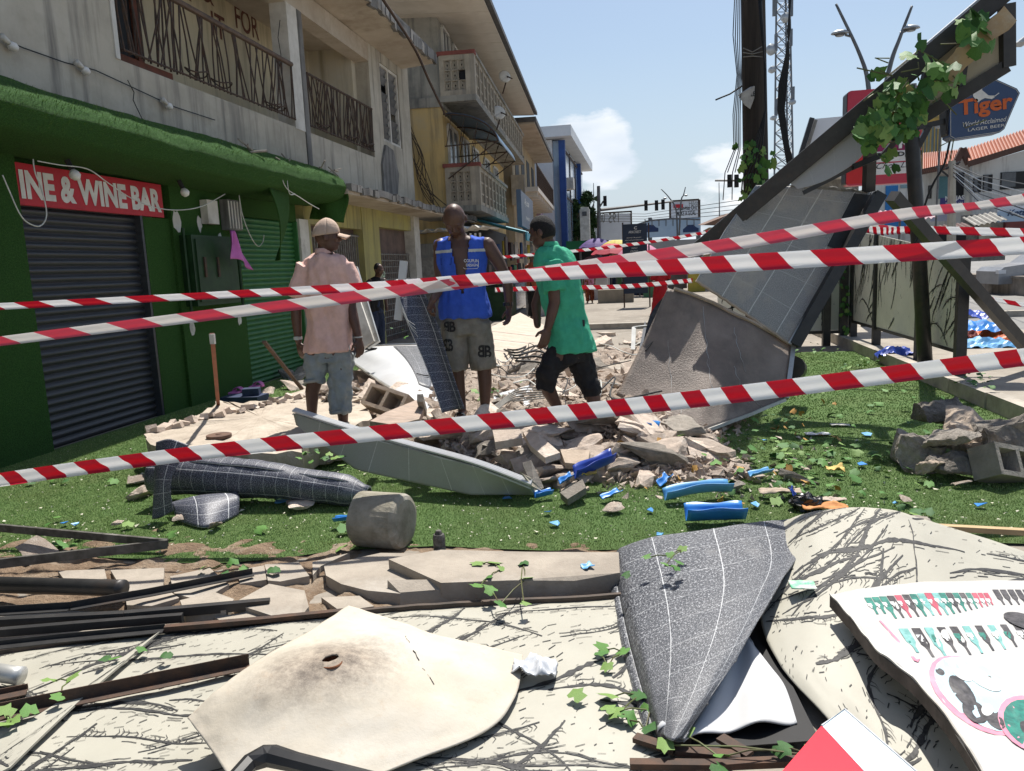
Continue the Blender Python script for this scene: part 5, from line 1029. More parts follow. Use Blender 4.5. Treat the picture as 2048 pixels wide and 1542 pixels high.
# ---------------------------------------------------------------- board fence along the pavement
FXR = 3.42; fence = thing('board_fence', (FXR, 11.5, .14), 'fence of cream boards with black brush marks between black steel posts', 'fence')
fy = [AX(1918, 770, FXR).y, AX(1838, 735, FXR).y, AX(1752, 710, FXR).y, AX(1706, 690, FXR).y]
tops = [AX(1921, 500, FXR).z, AX(1835, 484, FXR).z, AX(1750, 466, FXR).z, AX(1706, 458, FXR).z]
FBD = mat('fence_board', (.74, .72, .62), (.66, .64, .55), scale=2, rough=.6)
for k in range(3):
    y0, y1 = fy[k] + .03, fy[k + 1] - .03
    sf = Surf(lambda u, v, y0=y0, y1=y1, a=tops[k], b_=tops[k + 1]: V((FXR - .02, y1 + (y0 - y1) * u, .42 + v * ((b_ + (a - b_) * u) - .46))), y1 - y0, 1.3)
    m = MB(); m.sheet(sf.fn, 8, 8, .008); o = m.build('board', FBD, fence)
    m = MB(); branches(sf, m, 40 + k, 30, off=.004, wmul=2.2, dash=80, heading=1.1); m.build('brush_print', INK, o)
for k in range(4): part('post', BLK, fence, lambda m: m.bb(FXR - .06, FXR + .05, fy[k] - .045, fy[k] + .045, .0, tops[k] + .05))
part('bottom_rail', BLK, fence, lambda m: m.bb(FXR - .03, FXR + .02, fy[0], fy[3], .38, .42)); 
f2 = thing('board_fence', (2.6, fy[3], 0), 'short return fence of cream boards behind the collapsed panels', 'fence'); Y = fy[3] + .05
sf = Surf(lambda u, v: V((1.2 + 2.2 * u, Y, .25 + v * 1.75)), 2.2, 1.7); m = MB(); m.sheet(sf.fn, 8, 8, .008); o = m.build('board', FBD, f2); m = MB(); branches(sf, m, 77, 20, off=.004, wmul=2.4, dash=60, heading=1.2); m.build('brush_print', INK, o)
for px in (1654, 1688, 1590): a = AY(px, 600, Y - .1); part('post', BLK, f2, lambda m: m.bb(a.x - .06, a.x + .06, Y - .14, Y - .02, 0, 2.0))
part('bottom_rail', BLK, f2, lambda m: m.bb(1.2, 3.4, Y - .05, Y - .01, .2, .25))
vine = thing('ivy_vine', AY(1690, 700, Y - .2), 'strand of ivy climbing the fence corner post', 'ivy')
for k in range(34): leaf(vine, AY(1690 + r5.uniform(-8, 8), r5.uniform(520, 705), Y - .2), r5.uniform(.08, .14), r5, (1.4 + r5.uniform(-.6, .6), r5.uniform(-.6, .6), r5.uniform(-.8, .8)))
# ================================================================ wreckage
def P3(q):                                  # (px, py, z) or (px, py, 'd', depth)
    return AD(q[0], q[1], q[3]) if len(q) == 4 else G(q[0], q[1], q[2])
def pl3(pts, lin=False):                               # smooth polyline sampler
    P = [P3(q) for q in pts]; n = len(P) - 1
    def f(t):
        t = max(0, min(.99999, t)) * n; i = int(t); s = t - i
        if n == 1 or lin: return P[i].lerp(P[i + 1], s)
        p0, p1, p2, p3 = P[max(i - 1, 0)], P[i], P[i + 1], P[min(i + 2, n)]
        return .5 * ((2 * p1) + (p2 - p0) * s + (2 * p0 - 5 * p1 + 4 * p2 - p3) * s * s + (3 * p1 - p0 - 3 * p2 + p3) * s ** 3)
    return f
def coons(top, bottom, left, right, bulge=None, lin=False):    # v runs bottom->top, u left->right
    T, B, L, R = pl3(top, lin), pl3(bottom, lin), pl3(left, lin), pl3(right, lin)
    c00, c10, c01, c11 = B(0), B(1), T(0), T(1)
    def f(u, v):
        p = B(u) * (1 - v) + T(u) * v + L(v) * (1 - u) + R(v) * u - (c00 * ((1 - u) * (1 - v)) + c10 * (u * (1 - v)) + c01 * ((1 - u) * v) + c11 * (u * v))
        if bulge: p = p + bulge(u, v)
        return p
    return f
def nz(x, y, s=1.0, seed=0): return mnoise.fractal(V((x * s, y * s, seed)), 1, 2, 4)
up = V((0, 0, 1))
def lens(f): return (f(0, .5) - f(1, .5)).length, (f(.5, 0) - f(.5, 1)).length

# ---- big cream boards lying in the foreground
f = coons([(-60, 1318, .05), (300, 1268, .05), (640, 1236, .05), (900, 1216, .05), (1245, 1196, .06)], [(-700, 1900, .04), (1420, 1760, .04)], [(-700, 1900, .04), (-300, 1550, .04), (-60, 1318, .05)], [(1420, 1760, .04), (1330, 1480, .05), (1245, 1196, .06)], lambda u, v: up * (.012 * nz(u * 5, v * 4, 1)))
lu, lv = lens(f); sf = Surf(f, 2.9, 1.7); m = MB(); m.sheet(f, 60, 36, .008, 2.9, 1.7)
cb = tag(m.build('fallen_board', BOARD, smooth=True), 'broad cream board with black brush marks lying across the foreground', 'board')
m = MB(); branches(sf, m, 5, 105, off=.0022, wmul=1.2, dash=1500, heading=.15); m.build('brush_print', INK, cb)
m = MB(); m.tube([f(u, 1.0) + V((0, .012, .008)) for u in np.linspace(0, 1, 30)], .016, 4); m.build('edge_strip', mat('dark_brown_strip', (.05, .04, .033), (.09, .065, .05), scale=9, rough=.6), cb)
f = coons([(-80, 1500, .075), (60, 1440, .078), (320, 1262, .075)], [(-500, 1800, .07), (20, 1534, .072)], [(-500, 1800, .07), (-80, 1500, .075)], [(20, 1534, .072), (160, 1400, .078), (320, 1262, .075)])
sf2 = Surf(f, .8, .5); m = MB(); m.sheet(f, 16, 8, .008, .8, .5); o = tag(m.build('fallen_board', BOARD), 'narrow cream board overlapping the broad one at the left edge', 'board'); m = MB(); branches(sf2, m, 15, 8, off=.002, dash=60); m.build('brush_print', INK, o)
# right board, humped
f = coons([(1560, 1046, .17), (1640, 1034, .23), (1760, 1036, .24), (1880, 1062, .20), (2090, 1120, .13)], [(1560, 1620, .05), (1900, 1700, .05), (2200, 1700, .05)], [(1560, 1620, .05), (1690, 1500, .05), (1560, 1330, .08), (1520, 1225, .10), (1545, 1110, .15), (1560, 1046, .17)], [(2200, 1700, .05), (2150, 1400, .06), (2090, 1120, .13)], lambda u, v: up * (.05 * math.sin(math.pi * u) * v + .008 * nz(u * 5, v * 5, 1, 3)))
sf = Surf(f, 1.35, 1.35); m = MB(); m.sheet(f, 44, 44, .008, 1.35, 1.35); cr = tag(m.build('fallen_board', BOARD, smooth=True), 'humped cream board with black brush marks at the right foreground', 'board')
m = MB(); branches(sf, m, 9, 62, off=.0022, wmul=1.25, dash=420, heading=.35); m.build('brush_print', INK, cr)
# bent sheet with a hole, its bare back up
f = coons([(375, 1440, .16), (450, 1390, .19), (590, 1292, .22), (697, 1212, .20)], [(560, 1720, .06), (700, 1580, .07), (960, 1472, .07), (1030, 1395, .08), (1046, 1310, .09)], [(560, 1720, .06), (455, 1560, .09), (375, 1440, .16)], [(1046, 1310, .09), (960, 1290, .12), (870, 1272, .12), (800, 1246, .16), (697, 1212, .20)],
          lambda u, v: up * (.13 * math.exp(-((u - .45) / .33) ** 2 - ((v - .62) / .36) ** 2) + .035 * math.exp(-((u - .78) / .08) ** 2) * math.sin(v * 3.1) + .006 * nz(u * 4, v * 4, 1.5, 7)))
hm, t, b = newmat('stained_sheet_back'); uvn = nd(t, 'ShaderNodeTexCoord').outputs['UV']; co = coords(t)
c = mixc(t, ramp(t, noi(t, co, 3, 7, .65), .42, .66), (.47, .42, .34), (.53, .49, .42)); c = mixc(t, ramp(t, noi(t, co, 16, 7, .75), .56, .74), c, (.46, .38, .29))
dv = nd(t, 'ShaderNodeVectorMath', operation='DISTANCE'); t.links.new(uvn, dv.inputs[0]); dv.inputs[1].default_value = (.50, .66, 0)
fd = nd(t, 'ShaderNodeMath', operation='MULTIPLY'); t.links.new(ramp(t, dv.outputs['Value'], .34, .03), fd.inputs[0]); t.links.new(ramp(t, noi(t, co, 13, 9, .85), .40, .60), fd.inputs[1])
f2_ = nd(t, 'ShaderNodeMath', operation='MULTIPLY'); t.links.new(ramp(t, dv.outputs['Value'], .26, .02), f2_.inputs[0]); f2_.inputs[1].default_value = .75; c = mixc(t, f2_.outputs[0], c, (.27, .205, .15)); c = mixc(t, fd.outputs[0], c, (.10, .08, .065)); t.links.new(c, b.inputs['Base Color']); b.inputs['Roughness'].default_value = .85; bump(t, b, noi(t, co, 60, 5, .7), .25, .006)
hu, hv = .50, .66
m = MB(); nu = nv = 56; g = {}
for i in range(nu + 1):
    for j in range(nv + 1):
        u, v = i / nu, j / nv; d = math.hypot((u - hu), (v - hv) * 1.0); rh = .027
        if d < rh * 2.2 and d > 1e-6:      # pull grid ring onto the hole's rim
            k = rh + max(0, (d - rh)) * 1.0 if d > rh else rh; u, v = hu + (u - hu) / d * k, hv + (v - hv) / d * k
        g[i, j] = (u, v, d)
vs = [f(g[i, j][0], g[i, j][1]) + up * (.012 * math.exp(-(g[i, j][2] / .05) ** 2)) for i in range(nu + 1) for j in range(nv + 1)]
fs = [(i * (nv + 1) + j, (i + 1) * (nv + 1) + j, (i + 1) * (nv + 1) + j + 1, i * (nv + 1) + j + 1) for i in range(nu) for j in range(nv) if sum(g[a, c_][2] <= .0272 for a, c_ in ((i, j), (i + 1, j), (i + 1, j + 1), (i, j + 1))) < 4]
m.add(vs, fs)
for i in range(nu + 1):
    for j in range(nv + 1): m.uv[i * (nv + 1) + j] = (g[i, j][0], g[i, j][1])
hsheet = m.build('holed_sheet', hm, smooth=True); md = hsheet.modifiers.new('thickness', 'SOLIDIFY'); md.thickness = .006; md.offset = -1
tag(hsheet, 'stained cream sheet with a round burnt hole, bent up in the foreground', 'sheet')
m = MB(); c0 = f(hu, hv); m.sheet(lambda u, v: c0 + V((math.cos(u * 6.2832) * (.037 * (1 - v ** 4 * .98)), math.sin(u * 6.2832) * (.037 * (1 - v ** 4 * .98)), -.004 - v * .06)), 18, 6, .003); m.build('hole_rim', mat('burnt_rim', (.22, .085, .035), (.15, .06, .03), scale=20), hsheet, True)
m = MB(); r6 = random.Random(5); pts = [f(.62 + k * .012 + r6.uniform(-.004, .004), .30 + k * .016) + up * .002 for k in range(20)]
[m.tube([a, b_], .0016 * r6.uniform(.2, 1.2), 4) for a, b_ in zip(pts, pts[1:]) if r6.random() < .6]; m.build('crack', DARK, hsheet)
# ---- folded shattered solar sheet, right foreground
q = thing('folded_solar_sheet', G(1400, 1300, .05), 'shattered grey solar sheet folded to a point over white backing', 'solar panel')
f = coons([(1224, 1102, .10), (1300, 1082, .15), (1420, 1066, .19), (1520, 1046, .20), (1585, 1037, .17)], [(1318, 1468, .10), (1342, 1484, .12), (1368, 1474, .12)], [(1318, 1468, .10), (1290, 1380, .12), (1252, 1240, .12), (1224, 1102, .10)], [(1368, 1474, .12), (1468, 1325, .18), (1560, 1165, .20), (1598, 1100, .18), (1585, 1037, .17)], lambda u, v: up * (.022 * math.sin(math.pi * min(1, u * 1.15)) * (.4 + .6 * v) - .045 * (1 - S(u / .07)) + .004 * nz(u * 6, v * 9, 1, 4)))
part('glass_sheet', SOL, q, lambda m: m.sheet(f, 40, 70, .006, .62, 1.0), True)
part('rolled_edge', SOL, q, lambda m: m.sheet(lambda u, v: f(0, v) + V((-.03 * math.sin(u * 2.2), 0, -.05 * (1 - math.cos(u * 2.0)))), 8, 30, .004, .06, 1.0), True)
part('torn_curl', SOL, q, lambda m: m.sheet(lambda u, v: f(.98, .80 + .18 * v) + V((.03 * math.sin(u * 4.2) + .03 * u, -.02 * u - .03 * v * u, -.06 * u + .015 * math.sin(u * 5))), 14, 10, .004, .1, .2), True)
part('roll_mouth', SOLW, q, lambda m: m.sheet(lambda u, v: G(1344, 1472, .10) + V((math.cos(u * 6.2832) * .042, .02 + v * .06 + .012 * math.sin(u * 12), .03 * math.sin(u * 6.2832))), 22, 3, .003), True)
fw = coons([(1470, 1278, .09), (1488, 1265, .09), (1500, 1280, .09)], [(1365, 1482, .09), (1440, 1460, .08), (1520, 1448, .09), (1594, 1440, .07)], [(1365, 1482, .09), (1420, 1390, .09), (1470, 1278, .09)], [(1594, 1440, .07), (1570, 1370, .07), (1540, 1330, .08), (1500, 1280, .09)], lambda u, v: up * .012 * math.sin(u * 12) * (1 - v))
part('white_backing', SOLW, q, lambda m: m.sheet(fw, 24, 24, .006), True)
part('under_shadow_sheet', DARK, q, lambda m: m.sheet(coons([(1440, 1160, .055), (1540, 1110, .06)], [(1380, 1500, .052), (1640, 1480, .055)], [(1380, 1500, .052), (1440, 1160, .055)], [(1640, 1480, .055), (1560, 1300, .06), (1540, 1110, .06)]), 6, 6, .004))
# ---- menu board with printed bottles
f = coons([(1660, 1188, .26), (1760, 1172, .27), (1900, 1162, .27), (2120, 1158, .26)], [(2010, 1620, .25), (2250, 1600, .25)], [(2010, 1620, .25), (1925, 1480, .26), (1830, 1360, .245), (1755, 1300, .265), (1705, 1240, .25), (1660, 1188, .26)], [(2250, 1600, .25), (2120, 1158, .26)], lambda u, v: up * (.008 * nz(u * 3, v * 4, 1.4, 9)))
q = thing('menu_board', G(1900, 1300, .2), 'white menu board printed with rows of bottles at the lower right', 'menu board')
MENU = mat('white_vinyl', (.48, .475, .46), (.44, .43, .415), (.40, .385, .36), scale=2.4, rough=.5, bmp=.08, bscale=8)
sf = Surf(f, .9, 1.1); part('board', MENU, q, lambda m: m.sheet(f, 30, 34, .012), True); part('edge', mat('brown_edge', (.16, .13, .115), (.09, .075, .065), scale=12, rough=.8), q, lambda m: m.sheet(lambda u, v: f(0, v) + V((.004, -.004, -.004 - u * .045)), 2, 34, .006))
part('cracked_lip', WHITEP, q, lambda m: m.tube([f(.0, v) + up * (.002 + .003 * math.sin(v * 50)) for v in np.linspace(0, 1, 60)], .004, 4))
INKS = {'g': mat('print_green', (.03, .22, .17), (.02, .12, .10), scale=40, rough=.5), 'k': mat('print_black', (.03, .028, .03), (.08, .075, .08), scale=40, rough=.5), 't': mat('print_teal', (.20, .42, .40), (.10, .28, .26), scale=30, rough=.5), 'r': mat('print_red', (.42, .08, .12), scale=30, rough=.5), 'p': mat('print_pink', (.60, .20, .28), (.62, .28, .36), scale=10, rough=.5), 'w': mat('print_white', (.62, .63, .62), scale=30, rough=.5), 'b': mat('print_pale_blue', (.42, .56, .60), (.36, .50, .55), scale=8, rough=.5)}
fix = {}
def uvof(px, py):                            # nearest board coordinates of a photo pixel, by refinement
    best = (9e9, 0, 0)
    def pr(p): r = p - O; z = r.dot(_FW); return (PW / 2 + r.dot(CR) / z * PF, PH / 2 - r.dot(CU) / z * PF)
    u0 = v0 = .5; st = .5
    for it in range(7):
        for i in range(-4, 5):
            for j in range(-4, 5):
                u, v = u0 + i * st / 4, v0 + j * st / 4
                if not (0 <= u <= 1 and 0 <= v <= 1): continue
                x, y = pr(V(f(u, v))); d = (x - px) ** 2 + (y - py) ** 2
                if d < best[0]: best = (d, u, v)
        u0, v0 = best[1], best[2]; st *= .42
    return u0, v0
def pprint(mt, polys, off=.002, name='print'):
    m = MB()
    for pl in polys:
        if len(pl) < 20: m.add([sf.p(*uvof(x, y), off) for x, y in pl], [tuple(range(len(pl)))]); continue
        U = [uvof(x, y) for x, y in pl]; cu, cv = sum(a for a, _ in U) / len(U), sum(b_ for _, b_ in U) / len(U); n = len(U)
        vs = [sf.p(min(max(cu + (a - cu) * k / 5, 0), 1), min(max(cv + (b_ - cv) * k / 5, 0), 1), off) for k in range(1, 6) for a, b_ in U] + [sf.p(cu, cv, off)]
        m.add(vs, [(k * n + i, (k + 1) * n + i, (k + 1) * n + (i + 1) % n, k * n + (i + 1) % n) for k in range(4) for i in range(n)] + [(5 * n, i, (i + 1) % n) for i in range(n)])
    m.build(name, mt, q)
def bottle(x, y, h, w, sl=.62):
    w *= 1.08               # slanting bottle, neck down as printed on the skewed board
    o = lambda a, b_: (x + a * w + b_ * h * sl, y + b_ * h)
    return [o(-.5, 0), o(.5, 0), o(.5, .55), o(.18, .72), o(.16, 1), o(-.16, 1), o(-.18, .72), o(-.5, .55)]
rows = {}
r7 = random.Random(8)
def addb(kind, poly): rows.setdefault(kind, []).append(poly)
xs = 1735; 
for k, c_ in enumerate('gggkrkgtrtgkgkgrrr'):
    h = 44 - max(0, k - 9) * 2.5; addb(c_, bottle(xs, 1196 - min(k, 8) * 1.2, h * (.75 if k < 2 else 1), 13 - max(0, k - 8) * .5)); addb('w', [(a + 3, b_ + 12) for a, b_ in bottle(xs, 1196 - min(k, 8) * 1.2, 10, 8)]); xs += 15 - max(0, k - 6) * .35
xs = 1800
for k, c_ in enumerate('tktkktktkk'):
    h = [48, 58, 62, 50, 56, 54, 50, 48, 44, 40][k]; addb(c_, bottle(xs + 6, 1258 - k * 1.0, h, 17 - k * .6)); addb('w' if k % 2 else 'g', [(a + 6, b_ + 14) for a, b_ in bottle(xs + 6, 1258 - k, 14, 11)]); xs += 25
for k in range(5): addb('k', bottle(1990 + k * 15, 1180, 30, 11))
for kd, pls in rows.items(): pprint(INKS[kd], pls, .002 if kd != 'w' else .003, 'printed_bottles')
def ell(cx, cy, rx, ry, rot, n=22): return [(cx + math.cos(a) * rx * math.cos(rot) - math.sin(a) * ry * math.sin(rot), cy + math.cos(a) * rx * math.sin(rot) + math.sin(a) * ry * math.cos(rot)) for a in np.linspace(0, 6.28, n, endpoint=False)]
pprint(INKS['p'], [ell(1955, 1392, 112, 58, .62)], .0015, 'pink_ring'); pprint(INKS['b'], [ell(1960, 1390, 106, 53, .62)], .0025, 'plate_photo')
pprint(INKS['k'], [ell(1925, 1385, 40, 16, .9), ell(1950, 1425, 30, 18, .7), ell(1880, 1345, 10, 6, .5), ell(1978, 1358, 5, 5, 0), (ell(1990, 1440, 26, 14, .8))], .0032, 'plate_shade'); pprint(INKS['w'], [ell(1970, 1365, 36, 12, .5), ell(1925, 1352, 22, 9, .5), ell(1975, 1422, 12, 12, 0)], .004, 'plate_shine')
pprint(INKS['p'], [ell(2060, 1450, 70, 50, .6)], .0036, 'pink_ring'); pprint(INKS['g'], [ell(2064, 1452, 63, 44, .6)], .0042, 'dish_photo'); pprint(INKS['k'], [ell(2050, 1245, 45, 14, .3), ell(2065, 1465, 30, 14, .6)], .005, 'dark_photo')
pprint(INKS['p'], [[(1758, 1242), (1762, 1242), (1833, 1320), (1840, 1318), (1836, 1325), (1828, 1322)]], .002, 'pink_line')
# ---- red and white board corner, bottom right
q = thing('red_white_board', G(1690, 1480, .2), 'glossy red and pale blue board corner at the bottom edge', 'board')
part('red_half', mat('gloss_red', (.72, .02, .04), (.68, .018, .035), scale=2, rough=.3, spec=.5), q, lambda m: m.prism([G(1643, 1451, .24), G(1780, 1600, .24), G(1480, 1640, .24)], (0, 0, -.01))); part('pale_half', mat('pale_blue_vinyl', (.58, .66, .72), (.55, .63, .70), scale=2, rough=.35), q, lambda m: m.prism([G(1644, 1451, .24), G(1690, 1418, .24), G(1900, 1600, .24), G(1782, 1600, .24)], (0, 0, -.01)))
part('white_lip', SOLW, q, lambda m: m.tube([G(1643, 1451, .241), G(1690, 1418, .241), G(1900, 1600, .241)], .003, 5))

# ---- steel bars and pipes at the left foreground
RUST = mat('rusty_angle', (.055, .038, .03), (.10, .055, .035), (.03, .027, .025), scale=12, rough=.7, bmp=.3)
GREYB = mat('worn_grey_steel', (.12, .115, .105), (.06, .056, .05), (.20, .19, .175), scale=14, rough=.55, metal=.3)
def bar(name, pts, w, h, mt, lb, angle=False, cat='steel bar'):
    m = MB(); P = [P3(p) for p in pts]
    for a, b_ in zip(P, P[1:]):
        if angle: m.beam(a, b_, .004, h); d = (b_ - a).normalized(); s = d.cross(up).normalized(); m.beam(a + s * w / 2 - up * h / 2, b_ + s * w / 2 - up * h / 2, w, .004)
        else: m.beam(a, b_, w, h)
    return tag(m.build(name, mt), lb, cat)
bar('angle_bar', [(-60, 1050, .15), (335, 1086, .07)], .02, .045, GREYB, 'upper bar of the grey steel V lying on the turf'); bar('angle_bar', [(-60, 1134, .14), (335, 1088, .075)], .02, .05, GREYB, 'lower bar of the grey steel V lying on the turf')
m = MB(); m.tube([P3((-60, 1168, .12)), P3((235, 1176, .10)), P3((246, 1177, .10))], [.040, .040, .043], 18); tag(m.build('black_pipe', BLK, smooth=True), 'thick black pipe with a broken end at the left edge', 'pipe')
bar('black_bar', [(-60, 1222, .12), (140, 1210, .11), (300, 1182, .09), (505, 1142, .07)], .035, .03, BLK, 'long bent black bar reaching over the broken earth', True); bar('black_bar', [(-60, 1248, .10), (250, 1232, .09), (540, 1206, .07)], .035, .04, BLK, 'straight black bar in the middle of the pile at left')
bar('black_bar', [(-60, 1270, .09), (150, 1252, .09), (365, 1235, .08)], .03, .035, BLK, 'short black bar below the straight one'); bar('black_bar', [(-60, 1292, .08), (120, 1272, .08), (330, 1252, .08)], .045, .02, BLK, 'flat black bar lying lowest in the pile', True)
bar('rusty_bar', [(-60, 1430, .10), (498, 1318, .09)], .045, .045, RUST, 'rusty angle iron lying across the cream boards', True); bar('rusty_bar', [(330, 1256, .075), (520, 1240, .07), (700, 1222, .07)], .03, .02, RUST, 'thin rusty strip at the top edge of the broad board')
m = MB(); m.tube([P3((-40, 1340, .12)), P3((28, 1350, .09)), P3((44, 1352, .085))], [.036, .034, .036], 14, cap=True); tag(m.build('pipe_stub', ALU, smooth=True), 'crushed grey pipe end at the left edge', 'pipe')
bar('rusty_bar', [(-60, 1395, .075), (56, 1372, .075)], .05, .02, RUST, 'rusty plate under the crushed pipe end', True)
bar('rust_strip', [(1260, 1528, .07), (1420, 1530, .07), (1600, 1522, .07)], .03, .02, RUST, 'brown strip lying below the folded solar sheet'); bar('rust_strip', [(1270, 1475, .07), (1350, 1500, .075), (1480, 1512, .07)], .035, .016, RUST, 'brown strip running under the tip of the solar sheet'); bar('rust_strip', [(1440, 1475, .08), (1500, 1510, .075)], .04, .012, RUST, 'short brown strip beside the white backing')
m = MB(); m.tube([P3((455, 1575, .32)), P3((500, 1526, .335)), P3((530, 1512, .34)), P3((545, 1512, .34)), P3((590, 1524, .34)), P3((760, 1568, .33))], [.022, .024, .028, .028, .024, .024], 8); tag(m.build('bent_tube', BLK, smooth=False), 'bent black steel tube at the bottom edge', 'tube'); 
bar('wood_batten', [(1850, 1053, .10), (2090, 1066, .10)], .04, .028, mat('pale_wood', (.48, .36, .20), (.38, .27, .15), scale=5, stretch=(1, 8, 8), rough=.8), 'pale wooden batten on the turf behind the humped board', cat='batten')
# concrete drum, post stub
DRUM = mat('mossy_concrete', (.34, .31, .25), (.20, .185, .14), (.44, .42, .37), scale=6, rough=.95, bmp=.8, bscale=30)
m = MB(); c0 = G(765, 1040, .16); ax = V((math.cos(.02), math.sin(.02) - .20, .01)).normalized(); R_ = .158; L_ = .30
m.tube([c0 - ax * (L_ / 2), c0 - ax * (L_ / 2 - .012), c0 + ax * (L_ / 2 - .03), c0 + ax * (L_ / 2 - .008), c0 + ax * (L_ / 2)], [R_ - .02, R_, R_, R_ - .012, R_ - .035], 36)
m.v = [tuple(V(p) + V((nz(p[0] * 9, p[1] * 9, 1, p[2] * 9), nz(p[1] * 9, p[2] * 9, 1, 3), nz(p[2] * 9, p[0] * 9, 1, 5))) * .005) for p in m.v]; tag(m.build('concrete_drum', DRUM, smooth=False), 'short concrete cylinder lying on its side at the turf edge', 'concrete cylinder')
m = MB(); p = G(880, 1110, .07); m.tube([p, p + up * .10, p + up * .115], [.032, .032, .028], 12); m.tube([p + up * .11, p + up * .135], [.024, .015], 7); tag(m.build('post_stub', mat('stub_steel', (.16, .15, .14), (.05, .045, .04), (.30, .29, .27), scale=40, rough=.6, bmp=.6)), 'jagged grey stub of a broken post at the turf edge', 'post stub')
# ---- navy rolled solar sheet left
q = thing('rolled_solar_sheet', G(450, 1000, .05), 'navy solar sheet rolled into a cone on the turf at left', 'solar panel')
A_, B_ = P3((318, 948, .22)), P3((738, 990, .09)); dr = (B_ - A_).normalized(); s1 = dr.cross(up).normalized(); u1 = s1.cross(dr)
def cone(u, v): r = (.165 * (1 - v * .38) * (1 - S((v - .9) / .1) * .5) + .016 * nz(u * 3, v * 5, 1, 6)) * (1 - .10 * u); a = 1.0 + u * 7.6; return A_.lerp(B_, v) + up * (.03 * math.sin(v * 3)) + s1 * (math.cos(a) * r) + u1 * (math.sin(a) * r * .92)
part('roll', SOLN, q, lambda m: m.sheet(cone, 64, 40, .005, 1.1, 1.35), True)
part('standing_flap', SOLN, q, lambda m: m.sheet(coons([(312, 884, 'd', 5.0), (340, 878, 'd', 4.95), (378, 890, 'd', 4.95)], [(304, 1038, 'd', 4.85), (320, 1036, 'd', 4.85), (346, 1022, 'd', 4.85)], [(304, 1038, 'd', 4.85), (308, 960, 'd', 4.9), (312, 884, 'd', 5.0)], [(346, 1022, 'd', 4.85), (342, 960, 'd', 4.85), (378, 890, 'd', 4.95)]), 12, 24, .006, .25, .45), True)
part('torn_edge', SOLW, q, lambda m: m.tube([P3(p_) for p_ in ((345, 1020, .04), (338, 985, .14), (336, 955, .23))], [.006, .01, .006], 6)); part('curled_flap', SOLN, q, lambda m: m.sheet(coons([(340, 1005, .10), (400, 990, .15), (470, 985, .13)], [(352, 1040, .03), (410, 1055, .03), (478, 1030, .02)], [(352, 1040, .03), (340, 1005, .10)], [(478, 1030, .02), (480, 1005, .08), (470, 985, .13)], lambda u, v: up * .04 * math.sin(v * 3.14)), 16, 16, .005, .42, .3), True)
# ---- solar panel propped face-down in the middle
q = thing('propped_solar_panel', G(830, 930, .1), 'bent solar panel with a ribbed aluminium edge propped on the rubble', 'solar panel')
f = coons([(586, 826, .50), (700, 862, .42), (820, 896, .34), (950, 932, .25), (1062, 974, .13)], [(592, 850, .42), (712, 940, .16), (940, 990, .05), (1074, 990, .04)], [(592, 850, .42), (586, 826, .50)], [(1074, 990, .04), (1062, 974, .13)], lin=True)
part('glass_face', solar('shaded_green_solar', (.30, .31, .26), (.38, .39, .33), .02, (.36, .365, .31), .10, gu=.21, gv=.9, line=(.62, .62, .56), lw=.02), q, lambda m: m.sheet(f, 40, 16, .006, 1.7, .8), True)
T_ = pl3([(586, 826, .50), (700, 862, .42), (820, 896, .34), (950, 932, .25), (1062, 974, .13)])
for k in range(3): part('frame_rail', SOLW, q, lambda m: m.tube([T_(t_) + V((.0, .008 + k * .022, .016 + k * .004)) for t_ in np.linspace(0, 1, 24)], .0125, 6))  # white colour paints in sunlight on the aluminium rails
part('frame_rail', SOLW, q, lambda m: [m.beam(T_(a) + V((0, .03, -.012)), T_(a + 1 / 24) + V((0, .03, -.012)), .05, .008) for a in np.linspace(0, 23 / 24, 24)])  # same painted sunlight: white in place of aluminium
part('backing', SOLW, q, lambda m: m.sheet(lambda u, v: T_(.55 + u * .42) + V((.0, .05 + .25 * v * (1 - abs(u - .5)), .01 - .08 * v)), 14, 4, .004), True)
part('end_sheet', DRUM, q, lambda m: m.sheet(coons([(1062, 974, .13), (1085, 985, .05)], [(1040, 945, .22), (1062, 955, .18)], [(1040, 945, .22), (1062, 974, .13)], [(1062, 955, .18), (1085, 985, .05)]), 4, 4, .01))
# ---- slab with the disc, cinder block, broken shards
q = thing('fallen_slab', G(480, 860, .3), 'large fallen concrete slab in front of the man in the pink shirt', 'concrete slab')
outl = [(287, 866), (330, 855), (372, 846), (412, 822), (438, 800), (470, 806), (520, 802), (575, 790), (640, 762), (705, 765), (735, 800), (742, 836), (700, 858), (640, 872), (600, 905), (520, 906), (430, 902), (350, 892), (300, 890)]
def slab(m):
    n = len(outl); tops_ = [G(x, y, .30) for x, y in outl]; den = []
    for i in range(n):
        a, b_ = tops_[i], tops_[(i + 1) % n]
        for k in range(5): den.append(a.lerp(b_, k / 5) + V((RND.uniform(-.02, .02), RND.uniform(-.02, .02), RND.uniform(-.012, .012))))
    cen = sum(den, V((0, 0, 0))) / len(den); N = len(den); rings = [den] + [[cen.lerp(p_, k) + up * (.012 * nz(p_.x * 4 * k, p_.y * 4 * k, 1, 2)) for p_ in den] for k in (.9, .7, .4)]
    low1 = [cen.lerp(p_, .985) - up * (.10 + RND.uniform(-.02, .02)) + V((RND.uniform(-.02, .02), RND.uniform(-.02, .02), 0)) for p_ in den]; low2 = [cen.lerp(p_, .94) - up * (.26) for p_ in den]
    allr = [low2, low1] + rings; vs = [p_ for r_2 in allr for p_ in r_2] + [cen]; K = len(allr)
    fs = [(k * N + i, k * N + (i + 1) % N, (k + 1) * N + (i + 1) % N, (k + 1) * N + i) for k in range(K - 1) for i in range(N)] + [((K - 1) * N + i, (K - 1) * N + (i + 1) % N, K * N) for i in range(N)]
    m.add(vs, fs)
